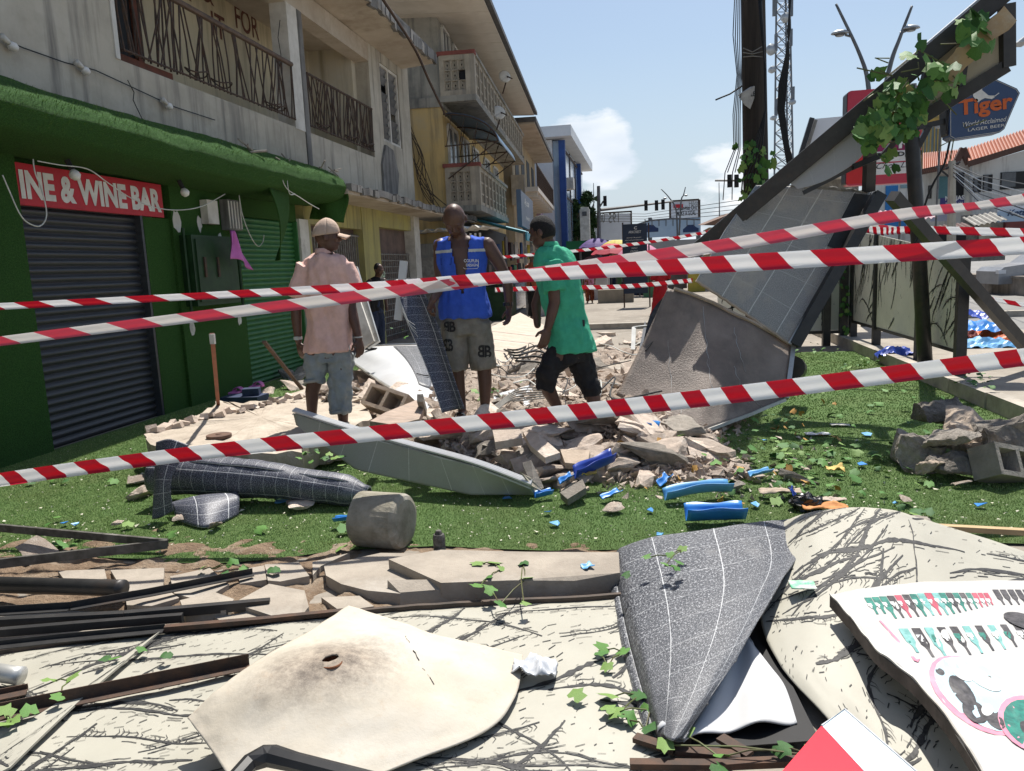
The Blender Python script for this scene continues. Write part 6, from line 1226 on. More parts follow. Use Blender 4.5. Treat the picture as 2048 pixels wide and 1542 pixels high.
part('slab', mat('slab_concrete', (.47, .405, .33), (.36, .305, .245), (.54, .48, .40), scale=4, rough=.93, bmp=.7, bscale=30, bdist=.02), q, slab)
part('broken_ridge', RUB, q, lambda m: [m.box(G(300 + k * 14 + RND.uniform(-4, 4), 862 - k * 3.3 + RND.uniform(-3, 3), .32), (RND.uniform(.05, .12), RND.uniform(.04, .1), RND.uniform(.03, .07)), (RND.uniform(-.5, .5), RND.uniform(-.5, .5), RND.uniform(0, 3))) for k in range(30)])
m = MB(); p = G(438, 872, .315); m.tube([p - up * .01, p + up * .012, p + up * .014], [.098, .098, .092], 28); m.tube([p + up * .012, p + up * .022], [.03, .02], 12); tag(m.build('rusty_disc', mat('rusty_disc', (.16, .095, .065), (.10, .06, .045), scale=14, rough=.8)), 'round rusty metal disc lying on the fallen slab', 'disc')
BLOCKM = mat('sandcrete_block', (.46, .375, .295), (.36, .29, .225), scale=8, rough=.95, bmp=.7, bscale=40)
def hollow_block(px, py, z, rot, sc, lb, mt=BLOCKM):
    c0 = G(px, py, z); R3 = Euler(rot).to_matrix(); m = MB(); L, W_, H_ = .45 * sc, .225 * sc, .2 * sc; t_ = .035 * sc
    for (x0, x1, y0, y1) in ((-L / 2, L / 2, -W_ / 2, -W_ / 2 + t_), (-L / 2, L / 2, W_ / 2 - t_, W_ / 2), (-L / 2, -L / 2 + t_, -W_ / 2 + t_, W_ / 2 - t_), (L / 2 - t_, L / 2, -W_ / 2 + t_, W_ / 2 - t_), (-t_ / 2, t_ / 2, -W_ / 2 + t_, W_ / 2 - t_)): m.bb(x0, x1, y0, y1, -H_ / 2, H_ / 2)
    m.bb(-L / 2 + t_, L / 2 - t_, -W_ / 2 + t_, W_ / 2 - t_, -H_ / 2, -H_ / 2 + .01)
    m.v = [tuple(c0 + R3 @ V(p_)) for p_ in m.v]; return tag(m.build('hollow_block', mt), lb, 'concrete block')
hollow_block(778, 806, .36, (.95, .22, -.35), .98, 'tan hollow concrete block lying tilted behind the pink shirt man'); hollow_block(2012, 930, .13, (1.1, .25, .55), .95, 'grey hollow concrete block broken open at the right edge', RUBD)
m = MB(); m.prism([G(740, 842, .38), G(770, 825, .42), G(832, 800, .46), G(850, 812, .42), G(838, 838, .38), G(790, 850, .36)], (-.02, .03, -.08)); tag(m.build('grained_shard', mat('grained_concrete', (.48, .38, .31), (.36, .28, .225), (.28, .24, .21), scale=8, stretch=(1, 6, 6), rough=.9, bmp=.4)), 'long grained tan shard leaning on the rubble', 'shard')
m = MB(); m.beam(G(848, 825, .35), G(840, 796, .52), .05, .07); tag(m.build('grey_stake', RUBD), 'short grey stake standing at the end of the tan shard', 'stake')
def shard(pts, th, mt, lb): m = MB(); m.prism([P3(p_) for p_ in pts], (0, .02, -th)); return tag(m.build('flat_shard', mt), lb, 'shard')
shard([(1045, 862, .30), (1075, 866, .32), (1120, 905, .26), (1090, 915, .24), (1060, 890, .26)], .05, RUB, 'long flat concrete shard sloping down the middle of the heap'); shard([(985, 860, .33), (1040, 858, .34), (1045, 876, .30), (990, 884, .30)], .06, RUB, 'broad concrete piece at the top of the heap beside the tape'); shard([(1120, 898, .22), (1180, 900, .22), (1175, 930, .17), (1130, 925, .17)], .05, BLOCKM, 'brownish flat concrete piece in the middle of the heap'); shard([(1045, 925, .22), (1062, 920, .24), (1088, 975, .06), (1070, 985, .05)], .03, RUBD, 'grey pointed shard leaning at the end of the solar panel')
shard([(1120, 985, .10), (1165, 958, .14), (1172, 975, .12), (1135, 998, .08)], .05, RUBD, 'grey block piece in front of the blue plastic trough'); shard([(950, 670, .55), (1040, 625, .62), (1088, 650, .50), (1080, 700, .40), (1010, 735, .34), (960, 720, .40)], .04, mat('sandy_sheet', (.52, .44, .36), (.42, .35, .28), (.58, .52, .45), scale=9, stretch=(1, 5, 1), rough=.9, bmp=.3), 'broad sandy sheet leaning behind the man in the blue vest')
# ---- white-backed bent panel behind
q = thing('bent_white_panel', G(790, 740, .4), 'bent solar panel with its white back up between the two men', 'solar panel')
f = coons([(716, 696, .62), (770, 692, .64), (838, 690, .62)], [(704, 722, .50), (770, 768, .42), (832, 806, .34), (868, 828, .26), (884, 815, .22)], [(704, 722, .50), (716, 696, .62)], [(884, 815, .22), (886, 770, .32), (872, 730, .48), (838, 690, .62)], lambda u, v: up * (.05 * math.sin(u * 3.1) * math.sin(v * 3.1)))
part('back_sheet', SOLW, q, lambda m: m.sheet(f, 30, 24, .006), True); part('glass_patch', SOL, q, lambda m: m.sheet(lambda u, v: f(.60 + .40 * u * (.4 + .6 * v), .28 + .68 * v) + up * .008, 12, 16, .003, .4, .6), True)
part('frame_rail', ALU, q, lambda m: m.tube([f(u, 0) + V((-.01, -.01, .0)) for u in np.linspace(0, .72, 20)], .016, 5)); part('frame_rail', ALU, q, lambda m: m.tube([f(u, 1) + V((0, .01, .012)) for u in np.linspace(0, 1, 14)], .014, 5)); part('junction_box', DARK, q, lambda m: m.box(f(.24, .86) + up * .015, (.14, .07, .03), (0, .1, .1)))
wire('panel_lead', [f(.62, .42) + up * .02, f(.75, .42) + up * .03, f(.9, .5) + up * .03, f(1, .45) + up * .02], .006, WIRE, 'thin lead lying on the bent white panel')
# ---- panel held by the man in the vest
q = thing('held_solar_sheet', AD(900, 820, 6.0), 'narrow navy solar sheet held upright by the man in the vest', 'solar panel')
LH, RH = pl3([(789, 560, 'd', 6.3), (812, 640, 'd', 6.15), (850, 730, 'd', 6.05), (884, 826, 'd', 5.95)]), pl3([(835, 556, 'd', 6.25), (872, 640, 'd', 6.1), (900, 730, 'd', 6.0), (930, 818, 'd', 5.9)])
part('sheet', SOLN, q, lambda m: m.sheet(lambda u, v: LH(v).lerp(RH(v), u) + V((0, .06 * math.sin(u * 3.1), 0)), 12, 34, .006, .22, 1.25), True); part('frame_edge', SOLW, q, lambda m: m.beam(AD(808, 522, 6.25), AD(796, 640, 6.25), .06, .03)); part('wires', WIREW, q, lambda m: [m.tube([AD(800, 600 + k * 6, 6.2), AD(815 + k * 3, 640 + k * 6, 6.1), AD(830 + k * 2, 650 + k * 8, 6.05)], .003, 4) for k in range(4)])
# ---- flat stakes at the shutters
bar('wood_stake', [(437, 815, .26), (424, 668, 'd', 6.25)], .035, .02, mat('red_brown_wood', (.24, .085, .05), (.18, .07, .045), scale=8, rough=.7), 'upright red-brown stake with a white tip before the shutters', cat='stake'); m = MB(); m.beam(AD(424, 668, 6.24), AD(426, 688, 6.24), .04, .024); o = m.build('white_tip', WHITEP, [x for x in COL.objects if x.name == 'wood_stake'][0])
bar('steel_stake', [(604, 778, .28), (528, 683, 'd', 7.6)], .04, .02, RUST, 'leaning rusty bar in front of the green shutter', cat='stake')
PINKS = mat('pink_rubber', (.46, .14, .38), (.36, .10, .30), scale=9, rough=.6)
for px, py, lb in ((470, 788, 'left pink slipper on the ground by the green shutter'), (510, 776, 'right pink slipper on the ground by the green shutter')):
    p = G(px, py, .10); q = thing('slipper', p, lb, 'slipper', 'pink slippers'); part('sole', PINKS, q, lambda m: m.sheet(lambda u, v: p + V((math.cos(u * 6.28) * .06 * v, math.sin(u * 6.28) * .13 * v, .01)), 18, 2, .02)); part('strap', PINKS, q, lambda m: m.sheet(lambda u, v: p + V((.062 * math.cos(u * 3.14), .05 + .09 * v, .07 * math.sin(u * 3.14))), 10, 3, .008), True)
p = G(490, 800, .06); m = MB(); m.box(p, (.5, .3, .12)); m.box(p + V((.1, 0, .1)), (.2, .15, .1), (0, 0, .3)); tag(m.build('blue_bundle', mat('navy_cloth', (.03, .045, .10), (.02, .03, .06), scale=6)), 'dark blue bundle under the pink slippers', 'bundle')
# leaning white boards behind the pink shirt man
for k, (x0_, x1_, lb) in enumerate(((705, 738, 'long pale board leaning against the yellow shop front'), (722, 748, 'second pale board leaning against the yellow shop front'))):
    m = MB(); m.beam(AD(x1_, 690, 8.6), AD(x0_ - 18, 540, 9.4), .16, .03, up=(0, 1, 0)); tag(m.build('leaning_board', ALU if k else WHITEP), lb, 'board')

# ================================================================ collapsed steel frame with its panels
fr = thing('collapsed_frame', AD(1580, 700, 7.2), 'tilted black steel frame of a collapsed canopy', 'steel frame')
E0, E1 = AD(1392, 502, 7.9), AD(2075, -74, 6.75)
part('main_beam', BLK, fr, lambda m: m.beam(E0, E1, .15, .165, up=_FW)); dB = (E1 - E0).normalized(); nB = dB.cross(_FW).normalized()
if nB.z > 0: nB = -nB
part('beam_lip', BLK, fr, lambda m: m.beam(E0 + nB * .07 + dB * .2 - V((0, .05, 0)), E1 + nB * .075 - V((0, .05, 0)), .03, .03, up=_FW))
part('beam_bolts', GREYB, fr, lambda m: [m.box(E0.lerp(E1, t_) - _FW * .07, (.05, .03, .03)) for t_ in (.05, .08, .11, .43, .46, .55, .62)])
leg = lambda nm, a, b_, w=.105: part(nm, BLK, fr, lambda m: m.beam(a, b_, w, w, up=_FW))
AP = AD(1760, 388, 7.55); leg('strut', AP, AD(1588, 690, 7.35)); rl0, rl1 = AD(1785, 392, 7.6), AD(2048, 690, 8.6); dd = (rl1 - rl0); leg('strut', rl0, rl1 + dd * ((.16 - rl1.z) / dd.z), .11)
leg('stub_post', AD(1737, 382, 7.65), AD(1741, 268, 7.5), .09); leg('cross_bar', AD(1606, 386, 7.5), AD(1712, 332, 7.35), .04); leg('cross_bar', AD(1706, 334, 7.3), AD(1760, 312, 7.3), .05); leg('cross_bar', AD(1765, 312, 7.3), AD(1845, 215, 7.2), .05)
# panels: lower dusty one, upper glassy one, strip under the beam
q = thing('leaning_solar_panel', AD(1400, 800, 6.8), 'brown dusty solar panel slumped on the turf below the black frame', 'solar panel')
f = coons([(1336, 576, 'd', 7.45), (1420, 605, 'd', 7.5), (1500, 645, 'd', 7.45), (1584, 692, 'd', 7.4)], [(1232, 790, 'd', 7.0), (1392, 868, 'd', 6.55), (1570, 797, 'd', 7.0)], [(1232, 790, 'd', 7.0), (1284, 690, 'd', 7.25), (1336, 576, 'd', 7.45)], [(1570, 797, 'd', 7.0), (1578, 740, 'd', 7.2), (1584, 692, 'd', 7.4)], lambda u, v: -_Fh * (.10 * math.exp(-((u - .62) / .16) ** 2) * v - .05 * math.exp(-((u - .35) / .2) ** 2) * v) * .6 + up * .012 * nz(u * 3, v * 3, 1, 5), lin=True)
part('glass_sheet', SOLB, q, lambda m: m.sheet(f, 40, 30, .006, 1.6, 1.0), True); LF = f
part('frame_rail', ALU, q, lambda m: m.tube([f(1, v) + V((.01, 0, 0)) for v in np.linspace(0, 1, 8)], .03, 4)); part('frame_rail', ALU, q, lambda m: m.tube([f(u, 0) + V((0, -.01, -.01)) for u in np.linspace(.5, 1, 14)], .02, 4)); part('frame_rail', BLOCKM, q, lambda m: m.tube([f(u, 1) + V((0, 0, .015)) for u in np.linspace(.05, 1, 16)], .018, 5))
for k in range(7): a0, b0 = [(.30, .95), (.42, .62), (.55, .9), (.62, .55), (.75, .3), (.35, .2), (.15, .6)][k]; part('scratch', ALU, q, lambda m: m.tube([LF(min(1, max(0, a0 + t_ * .16 + .015 * nz(t_ * 9, k, 1))), min(1, max(0, b0 - t_ * .42 + .02 * nz(t_ * 7, k, 1, 4)))) - _FW * .003 for t_ in np.linspace(0, 1, 12)], [.0028 * RND.uniform(.3, 1) for _ in range(12)], 4))
part('torn_corner', BLK, q, lambda m: m.sheet(coons([(1330, 590, 'd', 7.5), (1345, 600, 'd', 7.5)], [(1283, 705, 'd', 7.25), (1292, 700, 'd', 7.2)], [(1283, 705, 'd', 7.25), (1300, 630, 'd', 7.4), (1330, 590, 'd', 7.5)], [(1292, 700, 'd', 7.2), (1330, 650, 'd', 7.35), (1345, 600, 'd', 7.5)]), 4, 8, .01))
part('side_bar', ALU, q, lambda m: (m.beam(AD(1266, 700, 7.4), AD(1268, 655, 7.6), .04, .02), m.beam(AD(1268, 655, 7.6), AD(1296, 652, 7.7), .04, .02)))
part('barrel', BLK, q, lambda m: m.tube([AD(1585, 735, 7.6), AD(1590, 738, 7.9)], .12, 14)) 
q = thing('upper_solar_panel', AD(1580, 550, 7.5), 'grey cracked solar panel leaning on the black frame', 'solar panel')
f = coons([(1512, 370, 'd', 7.75), (1630, 374, 'd', 7.8), (1742, 384, 'd', 7.75)], [(1392, 562, 'd', 7.45), (1480, 620, 'd', 7.45), (1578, 688, 'd', 7.35)], [(1392, 562, 'd', 7.45), (1450, 460, 'd', 7.6), (1512, 370, 'd', 7.75)], [(1578, 688, 'd', 7.35), (1665, 540, 'd', 7.55), (1742, 384, 'd', 7.75)], lambda u, v: -_Fh * (.012 * nz(u * 2, v * 2, 1, 8)), lin=True)
part('glass_sheet', SOLD, q, lambda m: m.sheet(f, 36, 44, .006, 1.15, 1.75), True); part('frame_rail', ALU, q, lambda m: m.tube([f(1, v) - _FW * .01 for v in np.linspace(0, .42, 12)], .024, 4)); part('frame_rail', BLOCKM, q, lambda m: m.tube([f(u, 0) + V((0, 0, .005)) + up * .004 * math.sin(u * 60) for u in np.linspace(0, 1, 30)], .014, 5))
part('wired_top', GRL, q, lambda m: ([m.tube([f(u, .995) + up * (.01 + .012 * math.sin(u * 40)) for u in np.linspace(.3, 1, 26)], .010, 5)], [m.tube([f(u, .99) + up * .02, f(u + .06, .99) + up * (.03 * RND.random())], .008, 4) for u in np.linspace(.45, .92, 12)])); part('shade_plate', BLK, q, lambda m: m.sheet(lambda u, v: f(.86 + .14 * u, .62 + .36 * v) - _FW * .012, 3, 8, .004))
q = thing('beam_solar_panel', AD(1680, 290, 6.8), 'grey solar panel strip hanging under the black beam', 'solar panel'); ec = pl3([(1575, 362, 'd', 7.2), (1640, 368, 'd', 7.1), (1700, 322, 'd', 6.7), (1722, 296, 'd', 6.6)])
f = coons([(1572, 360, 'd', 7.55), (1672, 280, 'd', 7.4), (1772, 202, 'd', 7.25)], [(1596, 378, 'd', 7.5), (1648, 362, 'd', 7.4), (1706, 328, 'd', 7.3), (1734, 298, 'd', 7.25)], [(1596, 378, 'd', 7.5), (1572, 360, 'd', 7.55)], [(1734, 298, 'd', 7.25), (1756, 245, 'd', 7.25), (1772, 202, 'd', 7.25)])
part('glass_sheet', solar('sky_sheen_solar', (.34, .345, .36), (.46, .465, .48), .03, (.40, .40, .405), .08, gu=.30, gv=.11, line=(.45, .45, .46), lw=.03), q, lambda m: m.sheet(f, 24, 10, .008, 1.3, .55))  # sky reflection on the glass is painted in as pale base colours
part('wood_batten', mat('bright_wood', (.46, .34, .15), (.36, .26, .11), scale=6, stretch=(1, 1, 1), rough=.8), q, lambda m: m.beam(AD(1764, 236, 7.0), AD(1822, 180, 6.95), .11, .13, up=_FW))
bx = thing('framed_sign', AD(1930, 150, 5.9), 'back of a framed sign with cream panels under the black beam', 'sign frame')
sq = lambda u, v: (AD(1828, 246, 7.25).lerp(AD(2014, 132, 6.95), u)).lerp(AD(1862, 118, 7.2).lerp(AD(2013, 8, 6.9), u), v)
for k in range(2): part('back_panel', mat('dim_cream_panel', (.42, .38, .29), (.36, .32, .24), scale=2, rough=.7), bx, lambda m: m.sheet(lambda u, v: sq(.03 + k * .49 + u * .45, .06 + v * .9), 4, 4, .02))
part('frame_bar', BLK, bx, lambda m: m.beam(sq(0, 0), sq(1, 0), .11, .08, up=_FW)); part('frame_bar', BLK, bx, lambda m: m.beam(sq(1, -.02), sq(1, 1), .11, .08, up=_FW)); part('frame_bar', BLK, bx, lambda m: m.beam(sq(.5, 0), sq(.5, 1), .05, .06, up=_FW)); part('frame_bar', BLK, bx, lambda m: m.beam(sq(0, 0), sq(0, 1), .07, .06, up=_FW))
part('torn_ply', mat('torn_plywood', (.42, .30, .17), (.34, .25, .16), (.46, .42, .34), scale=5, rough=.85), bx, lambda m: m.sheet(lambda u, v: AD(1838, 172, 7.0).lerp(AD(2000, 18, 6.75), u) + nB * (.0 + .16 * v + .03 * nz(u * 6, v * 3, 1, 2)) - _FW * .05, 20, 4, .01))
# white panel lying on top of the beam, running out of the picture
part('top_panel', SOLW, fr, lambda m: m.sheet(lambda u, v: E0.lerp(E1, .74 + .5 * u) - nB * (.09 + .0 * v) + _FW * (.04 + .7 * v), 8, 8, .02)); part('lip_flake', BLK, fr, lambda m: m.prism([E0.lerp(E1, .70) - nB * .07, E0.lerp(E1, .735) - nB * .07, E0.lerp(E1, .728) - nB * .14], (.01, .02, 0)))
# ---- heavy chunks piled at the right
big = [((1878, 812), .36, 3, 'rounded grey concrete lump on top of the right pile'), ((1822, 884), .42, 7, 'broad concrete lump with a dark hollow at the left of the right pile'), ((1938, 838), .40, 12, 'tall grey concrete lump behind the right pile'), ((2002, 850), .42, 17, 'striped sunlit concrete lump at the right edge'), ((1900, 912), .24, 5, 'small brick-shaped concrete piece in front of the right pile'), ((1905, 860), .30, 9, 'dark angular lump in the middle of the right pile'), ((1965, 885), .36, 20, 'black-faced slanting lump right of the middle'), ((2046, 850), .3, 11, 'pale lump cut off by the right edge'), ((1860, 915), .14, 2, 'small lump at the foot of the right pile')]
for (pq, s, mi, lb) in big:
    zz_ = {0: 0}.get(0); p = G(pq[0], pq[1] + 18, .12 if pq[1] > 860 else .26); bm = bmesh.new(); bm.from_mesh(CH[mi]); bmesh.ops.subdivide_edges(bm, edges=bm.edges[:], cuts=4, use_grid_fill=True)
    for v in bm.verts: v.co += V((nz(v.co.x * 4, v.co.y * 4, 1, mi), nz(v.co.y * 4, v.co.z * 4, 1, mi), nz(v.co.z * 4, v.co.x * 4, 1, mi))) * .07
    me = bpy.data.meshes.new('lump'); bm.to_mesh(me); bm.free(); me.materials.append(RUBD if mi % 2 else BLOCKM); o = bpy.data.objects.new('concrete_lump', me); COL.objects.link(o); o.location = p; o.scale = (s, s * .9, s * 1.15); o.rotation_euler = (RND.uniform(-.3, .3), RND.uniform(-.3, .3), RND.uniform(0, 6)); tag(o, lb, 'rubble', 'lumps of the right pile')
bar('wood_strip', [(1820, 893, .16), (1928, 894, .15)], .03, .02, BLOCKM, 'thin pale strip lying on the right pile', cat='strip')
# ================================================================ people
from mathutils.bvhtree import BVHTree
def ring_loft(m, rings, n=20):                 # rings: (centre, axis-a, axis-b) ellipses
    vs = []
    for c_, a, b_ in rings:
        for k in range(n): t_ = 2 * math.pi * k / n; vs.append(V(c_) + V(a) * math.cos(t_) + V(b_) * math.sin(t_))
    K = len(rings); fs = [(i * n + k, i * n + (k + 1) % n, (i + 1) * n + (k + 1) % n, (i + 1) * n + k) for i in range(K - 1) for k in range(n)]
    fs += [tuple(range(n - 1, -1, -1)), tuple((K - 1) * n + k for k in range(n))]; m.add(vs, fs)
def ball(m, c_, a, b_, d, n=14):               # ellipsoid with three axis vectors
    rs = [(V(c_) + V(d) * math.sin(t_), V(a) * math.cos(t_), V(b_) * math.cos(t_)) for t_ in np.linspace(-1.5, 1.5, max(11, n - 7))]; ring_loft(m, rs, n)
def limb(m, pts, rs, n=14, roundend=True):
    P = [V(p) for p in pts]; R = list(rs)
    if roundend:
        d0 = (P[0] - P[1]).normalized(); d1 = (P[-1] - P[-2]).normalized()
        P = [P[0] + d0 * R[0] * .95, P[0] + d0 * R[0] * .6] + P + [P[-1] + d1 * R[-1] * .6, P[-1] + d1 * R[-1] * .95]; R = [R[0] * .3, R[0] * .8] + R + [R[-1] * .8, R[-1] * .3]
    m.tube(P, R, n)
def fuse(m, vox, smooth=3, wr=None):           # one continuous surface
    me = bpy.data.meshes.new('t'); me.from_pydata(m.v, [], m.f); me.update(); ob = bpy.data.objects.new('t', me); COL.objects.link(ob)
    md = ob.modifiers.new('r', 'REMESH'); md.mode = 'VOXEL'; md.voxel_size = vox
    if smooth: ms = ob.modifiers.new('s', 'SMOOTH'); ms.iterations = smooth; ms.factor = .5
    dg = bpy.context.evaluated_depsgraph_get(); e = bpy.data.meshes.new_from_object(ob.evaluated_get(dg)); bpy.data.objects.remove(ob)
    vs = [v.co.copy() for v in e.vertices]; ns = [v.normal.copy() for v in e.vertices]; fs = [tuple(p.vertices) for p in e.polygons]; bpy.data.meshes.remove(e)
    if wr: vs = [v + n_ * wr(v) for v, n_ in zip(vs, ns)]
    return vs, fs, ns
def hand(m, w, d, pn, s=1.0, curl=.5, thumb=1):  # wrist, pointing direction, palm normal
    d = V(d).normalized(); pn = (V(pn) - d * V(pn).dot(d)).normalized(); sd = d.cross(pn)
    ball(m, w + d * .045 * s, sd * .040 * s, pn * .018 * s, d * .055 * s)
    for k in range(4):
        b0 = w + d * .085 * s + sd * ((k - 1.5) * .0215 * s); L = [.062, .072, .068, .052][k] * s; c1 = curl * (.8 + .12 * k)
        d1 = (d * math.cos(c1 * .5) + pn * math.sin(c1 * .5)); d2 = (d * math.cos(c1 * 1.3) + pn * math.sin(c1 * 1.3)); p1 = b0 + d1 * L * .55; p2 = p1 + d2 * L * .5
        limb(m, [b0 - d * .02, b0, p1, p2], [.0098 * s, .0100 * s, .0090 * s, .0078 * s], 8)
    tb = w + d * .03 * s + sd * thumb * .03 * s; t1 = tb + (d * .6 + sd * thumb * .75 + pn * .35).normalized() * .038 * s; limb(m, [tb, t1, t1 + (d * .9 + sd * thumb * .2 + pn * .4).normalized() * .03 * s], [.014 * s, .0115 * s, .009 * s], 8)
def head(m, c_, fv, w=.080, dp=.100, h=.118, tilt=0.0, ears=True):
    f_ = V(fv).normalized(); f_ = (f_ * math.cos(tilt) - up * math.sin(tilt)).normalized(); s_ = f_.cross(up).normalized(); u_ = s_.cross(f_)
    ball(m, c_ + u_ * .012, s_ * w, f_ * dp, u_ * h * .93); ball(m, c_ + f_ * .028 - u_ * .055, s_ * w * .78, f_ * dp * .72, u_ * h * .62); ball(m, c_ + f_ * .070 - u_ * .088, s_ * .034, f_ * .030, u_ * .026)
    limb(m, [c_ + f_ * .092 + u_ * .018, c_ + f_ * .108 - u_ * .012, c_ + f_ * .112 - u_ * .022], [.010, .014, .017], 8); ball(m, c_ + f_ * .104 - u_ * .028, s_ * .026, f_ * .014, u_ * .011)
    ball(m, c_ + f_ * .090 + u_ * .030, s_ * .054, f_ * .016, u_ * .011); ball(m, c_ + f_ * .094 - u_ * .055, s_ * .028, f_ * .014, u_ * .008); ball(m, c_ + f_ * .091 - u_ * .068, s_ * .025, f_ * .014, u_ * .009)
    for sg in (-1, 1):
        ball(m, c_ + f_ * .072 - u_ * .016 + s_ * sg * .042, s_ * .026, f_ * .024, u_ * .024)
        if ears: ball(m, c_ + s_ * sg * (w + .004) - u_ * .012 - f_ * .008, s_ * .010, f_ * .022, u_ * .034)
    return f_, s_, u_
SKIN = mat('dark_skin', (.10, .050, .034), (.078, .039, .027), (.118, .062, .043), scale=9, rough=.48, spec=.42, bmp=.08, bscale=120)
EYEW = mat('eye_white', (.10, .085, .075), scale=5, rough=.3)
def eyes(par, c_, f_, s_, u_):
    for sg in (-1, 1): m = MB(); ball(m, c_ + f_ * .086 + u_ * .010 + s_ * sg * .034, s_ * .011, f_ * .006, u_ * .005, 8); m.build('eye', EYEW, par, True)
def cloth(name, col, col2=None, **k): return mat(name, col, col2 or tuple(x * .82 for x in col), scale=k.pop('scale', 14), rough=.85, bmp=.35, bscale=30, bdist=.02, **k)
def wrk(amp, sx, sz, seed): return lambda v: .4 * amp + 1.4 * amp * (mnoise.fractal(V((v.x * sx, v.y * sx, v.z * sz + seed)), 1, 2, 4)) + amp * 1.3 * mnoise.noise(V((v.x * sx * 1.9 + v.z * 2, v.y * sx * 1.9, v.z * 2.2 + seed)))
def TR(rows, D, ang=0.0, grow=0.0):            # torso rings from (px, py, half width, half depth[, depth offset])
    a = _R * math.cos(ang) + _Fh * math.sin(ang); b_ = -_R * math.sin(ang) + _Fh * math.cos(ang)
    return [(AD(r[0], r[1], D + (r[4] if len(r) > 4 else 0)), a * (r[2] + grow), b_ * (r[3] + grow)) for r in rows]
def J(D, *pts): return [AD(p[0], p[1], D + (p[2] if len(p) > 2 else 0)) for p in pts]
def foot(m, an, dirv, s=1.0):
    d = V(dirv).normalized(); limb(m, [an - d * .045 * s - up * .03, an - up * .035 + d * .02, an + d * .10 * s - up * .05, an + d * .165 * s - up * .058], [.034 * s, .038 * s, .034 * s, .024 * s], 10)
def patch_on(src, pred, off, name, mt, par):   # a strip lying on a garment's surface
    vs, fs, ns = src; keep = [f_ for f_ in fs if all(pred(vs[i]) for i in f_)]; idx = sorted({i for f_ in keep for i in f_}); mp_2 = {i: k for k, i in enumerate(idx)}
    if not keep: return
    m = MB(); m.add([vs[i] + ns[i] * off for i in idx], [tuple(mp_2[i] for i in f_) for f_ in keep]); return m.build(name, mt, par, True)
def decal(src_bvh, body, px, py, D, h, w, mt, par, name, off=.004, mirror=False, **k):   # print wrapped onto a garment
    vs, fs = text_geo(body, 1.0, **k); a = np.array(vs); a -= a.min(0); a /= a.max(0); o_ = AD(px, py, D); out = []
    for x, y in a:
        if mirror: x = 1 - x
        p = o_ + _R * (x * w) + up * (y * h); hit = src_bvh.ray_cast(p - _FW * .6, _FW); q_ = hit[0] if hit[0] is not None else p
        out.append(q_ - _FW * off)
    m = MB(); m.add(out, fs); m.build(name, mt, par)

# ---------------------------------------------------------------- man in the blue vest, facing us, looking down
D = 6.35
pb = thing('person', AD(940, 832, D), 'bald man in an open blue vest and grey shorts standing on the rubble', 'person')
T1 = [(919, 470, .055, .055), (920, 480, .15, .075), (921, 496, .19, .10), (923, 530, .178, .115), (927, 580, .162, .108), (930, 625, .165, .11), (932, 660, .165, .115)]
m = MB(); ring_loft(m, TR(T1, D)); limb(m, J(D, (920, 482, -.01), (914, 456, -.05)), [.060, .057]); hc = AD(909, 438, D - .11)
fh = head(m, hc, -_Fh * .96 + _R * -.08, .088, .104, .128, .85)
limb(m, J(D, (974, 490), (996, 522), (1010, 550), (1016, 575), (1018, 614)), [.066, .054, .044, .044, .030]); limb(m, J(D, (882, 492), (880, 530), (882, 566, -.04), (874, 585, -.14), (866, 600, -.22)), [.064, .053, .045, .042, .031])
hand(m, AD(1018, 614, D), AD(1017, 650, D - .03) - AD(1018, 614, D), -_R - _Fh * .5, 1.05, .7, 1); hand(m, AD(866, 600, D - .22), -up * .8 - _R * .35 - _Fh * .2, _R * .9 - _Fh * .3, 1.0, 1.5, -1)
limb(m, J(D, (910, 652), (909, 690), (914, 735), (916, 765), (924, 818)), [.098, .082, .062, .058, .036]); limb(m, J(D, (955, 652), (962, 690), (968, 735), (970, 765), (970, 822)), [.098, .082, .062, .058, .036])
foot(m, AD(924, 818, D), -_Fh + _R * -.15); foot(m, AD(970, 822, D), -_Fh + _R * .1)
vs, fs, ns = fuse(m, .0068, 2); o = mkobj('body', vs, fs, SKIN, pb, True); eyes(pb, hc, *fh)
VEST = cloth('blue_vest', (.04, .105, .52), (.03, .085, .44)); GREYS = cloth('grey_shorts', (.22, .21, .18), (.165, .155, .13))
m = MB(); ring_loft(m, TR([(919, 474, .09, .070), (920, 481, .185, .088)] + T1[2:5] + [(930, 610, .19, .13), (932, 634, .195, .135)], D, grow=.020))
sv = fuse(m, .011, 3, wrk(.011, 9, 5, 1)); ctr = AD(921, 500, D)
def invee(v):
    x = (v - ctr).dot(_R); z = v.z; zt, zb = AD(921, 476, D).z, AD(926, 585, D).z; fr_ = (v - ctr).dot(_Fh) < .03
    w_ = .075 * max(0, min(1, (z - zb) / (zt - zb))) ** .8
    neck_ = z > AD(921, 481, D).z and abs(x) < .085
    sh = abs(x) > .205 and z < AD(921, 540, D).z and z > AD(921, 488, D).z
    return (fr_ and z > zb and abs(x - .004) < w_) or neck_
keep = [f_ for f_ in sv[1] if not any(invee(sv[0][i]) for i in f_)]
vo_ = mkobj('vest', sv[0], keep, VEST, pb, True); vo_.modifiers.new('t', 'SOLIDIFY').thickness = .004
SILV = mat('reflective_tape', (.50, .52, .50), (.42, .44, .43), scale=8, rough=.4)
zA, zB = AD(921, 497, D).z, AD(921, 507, D).z
for sg in (-1, 1): patch_on((sv[0], keep, sv[2]), lambda v: zB < v.z < zA and (v - ctr).dot(_Fh) < .02 and (v - ctr).dot(_R) * sg > 0, .004, 'reflective_stripe', SILV, vo_)
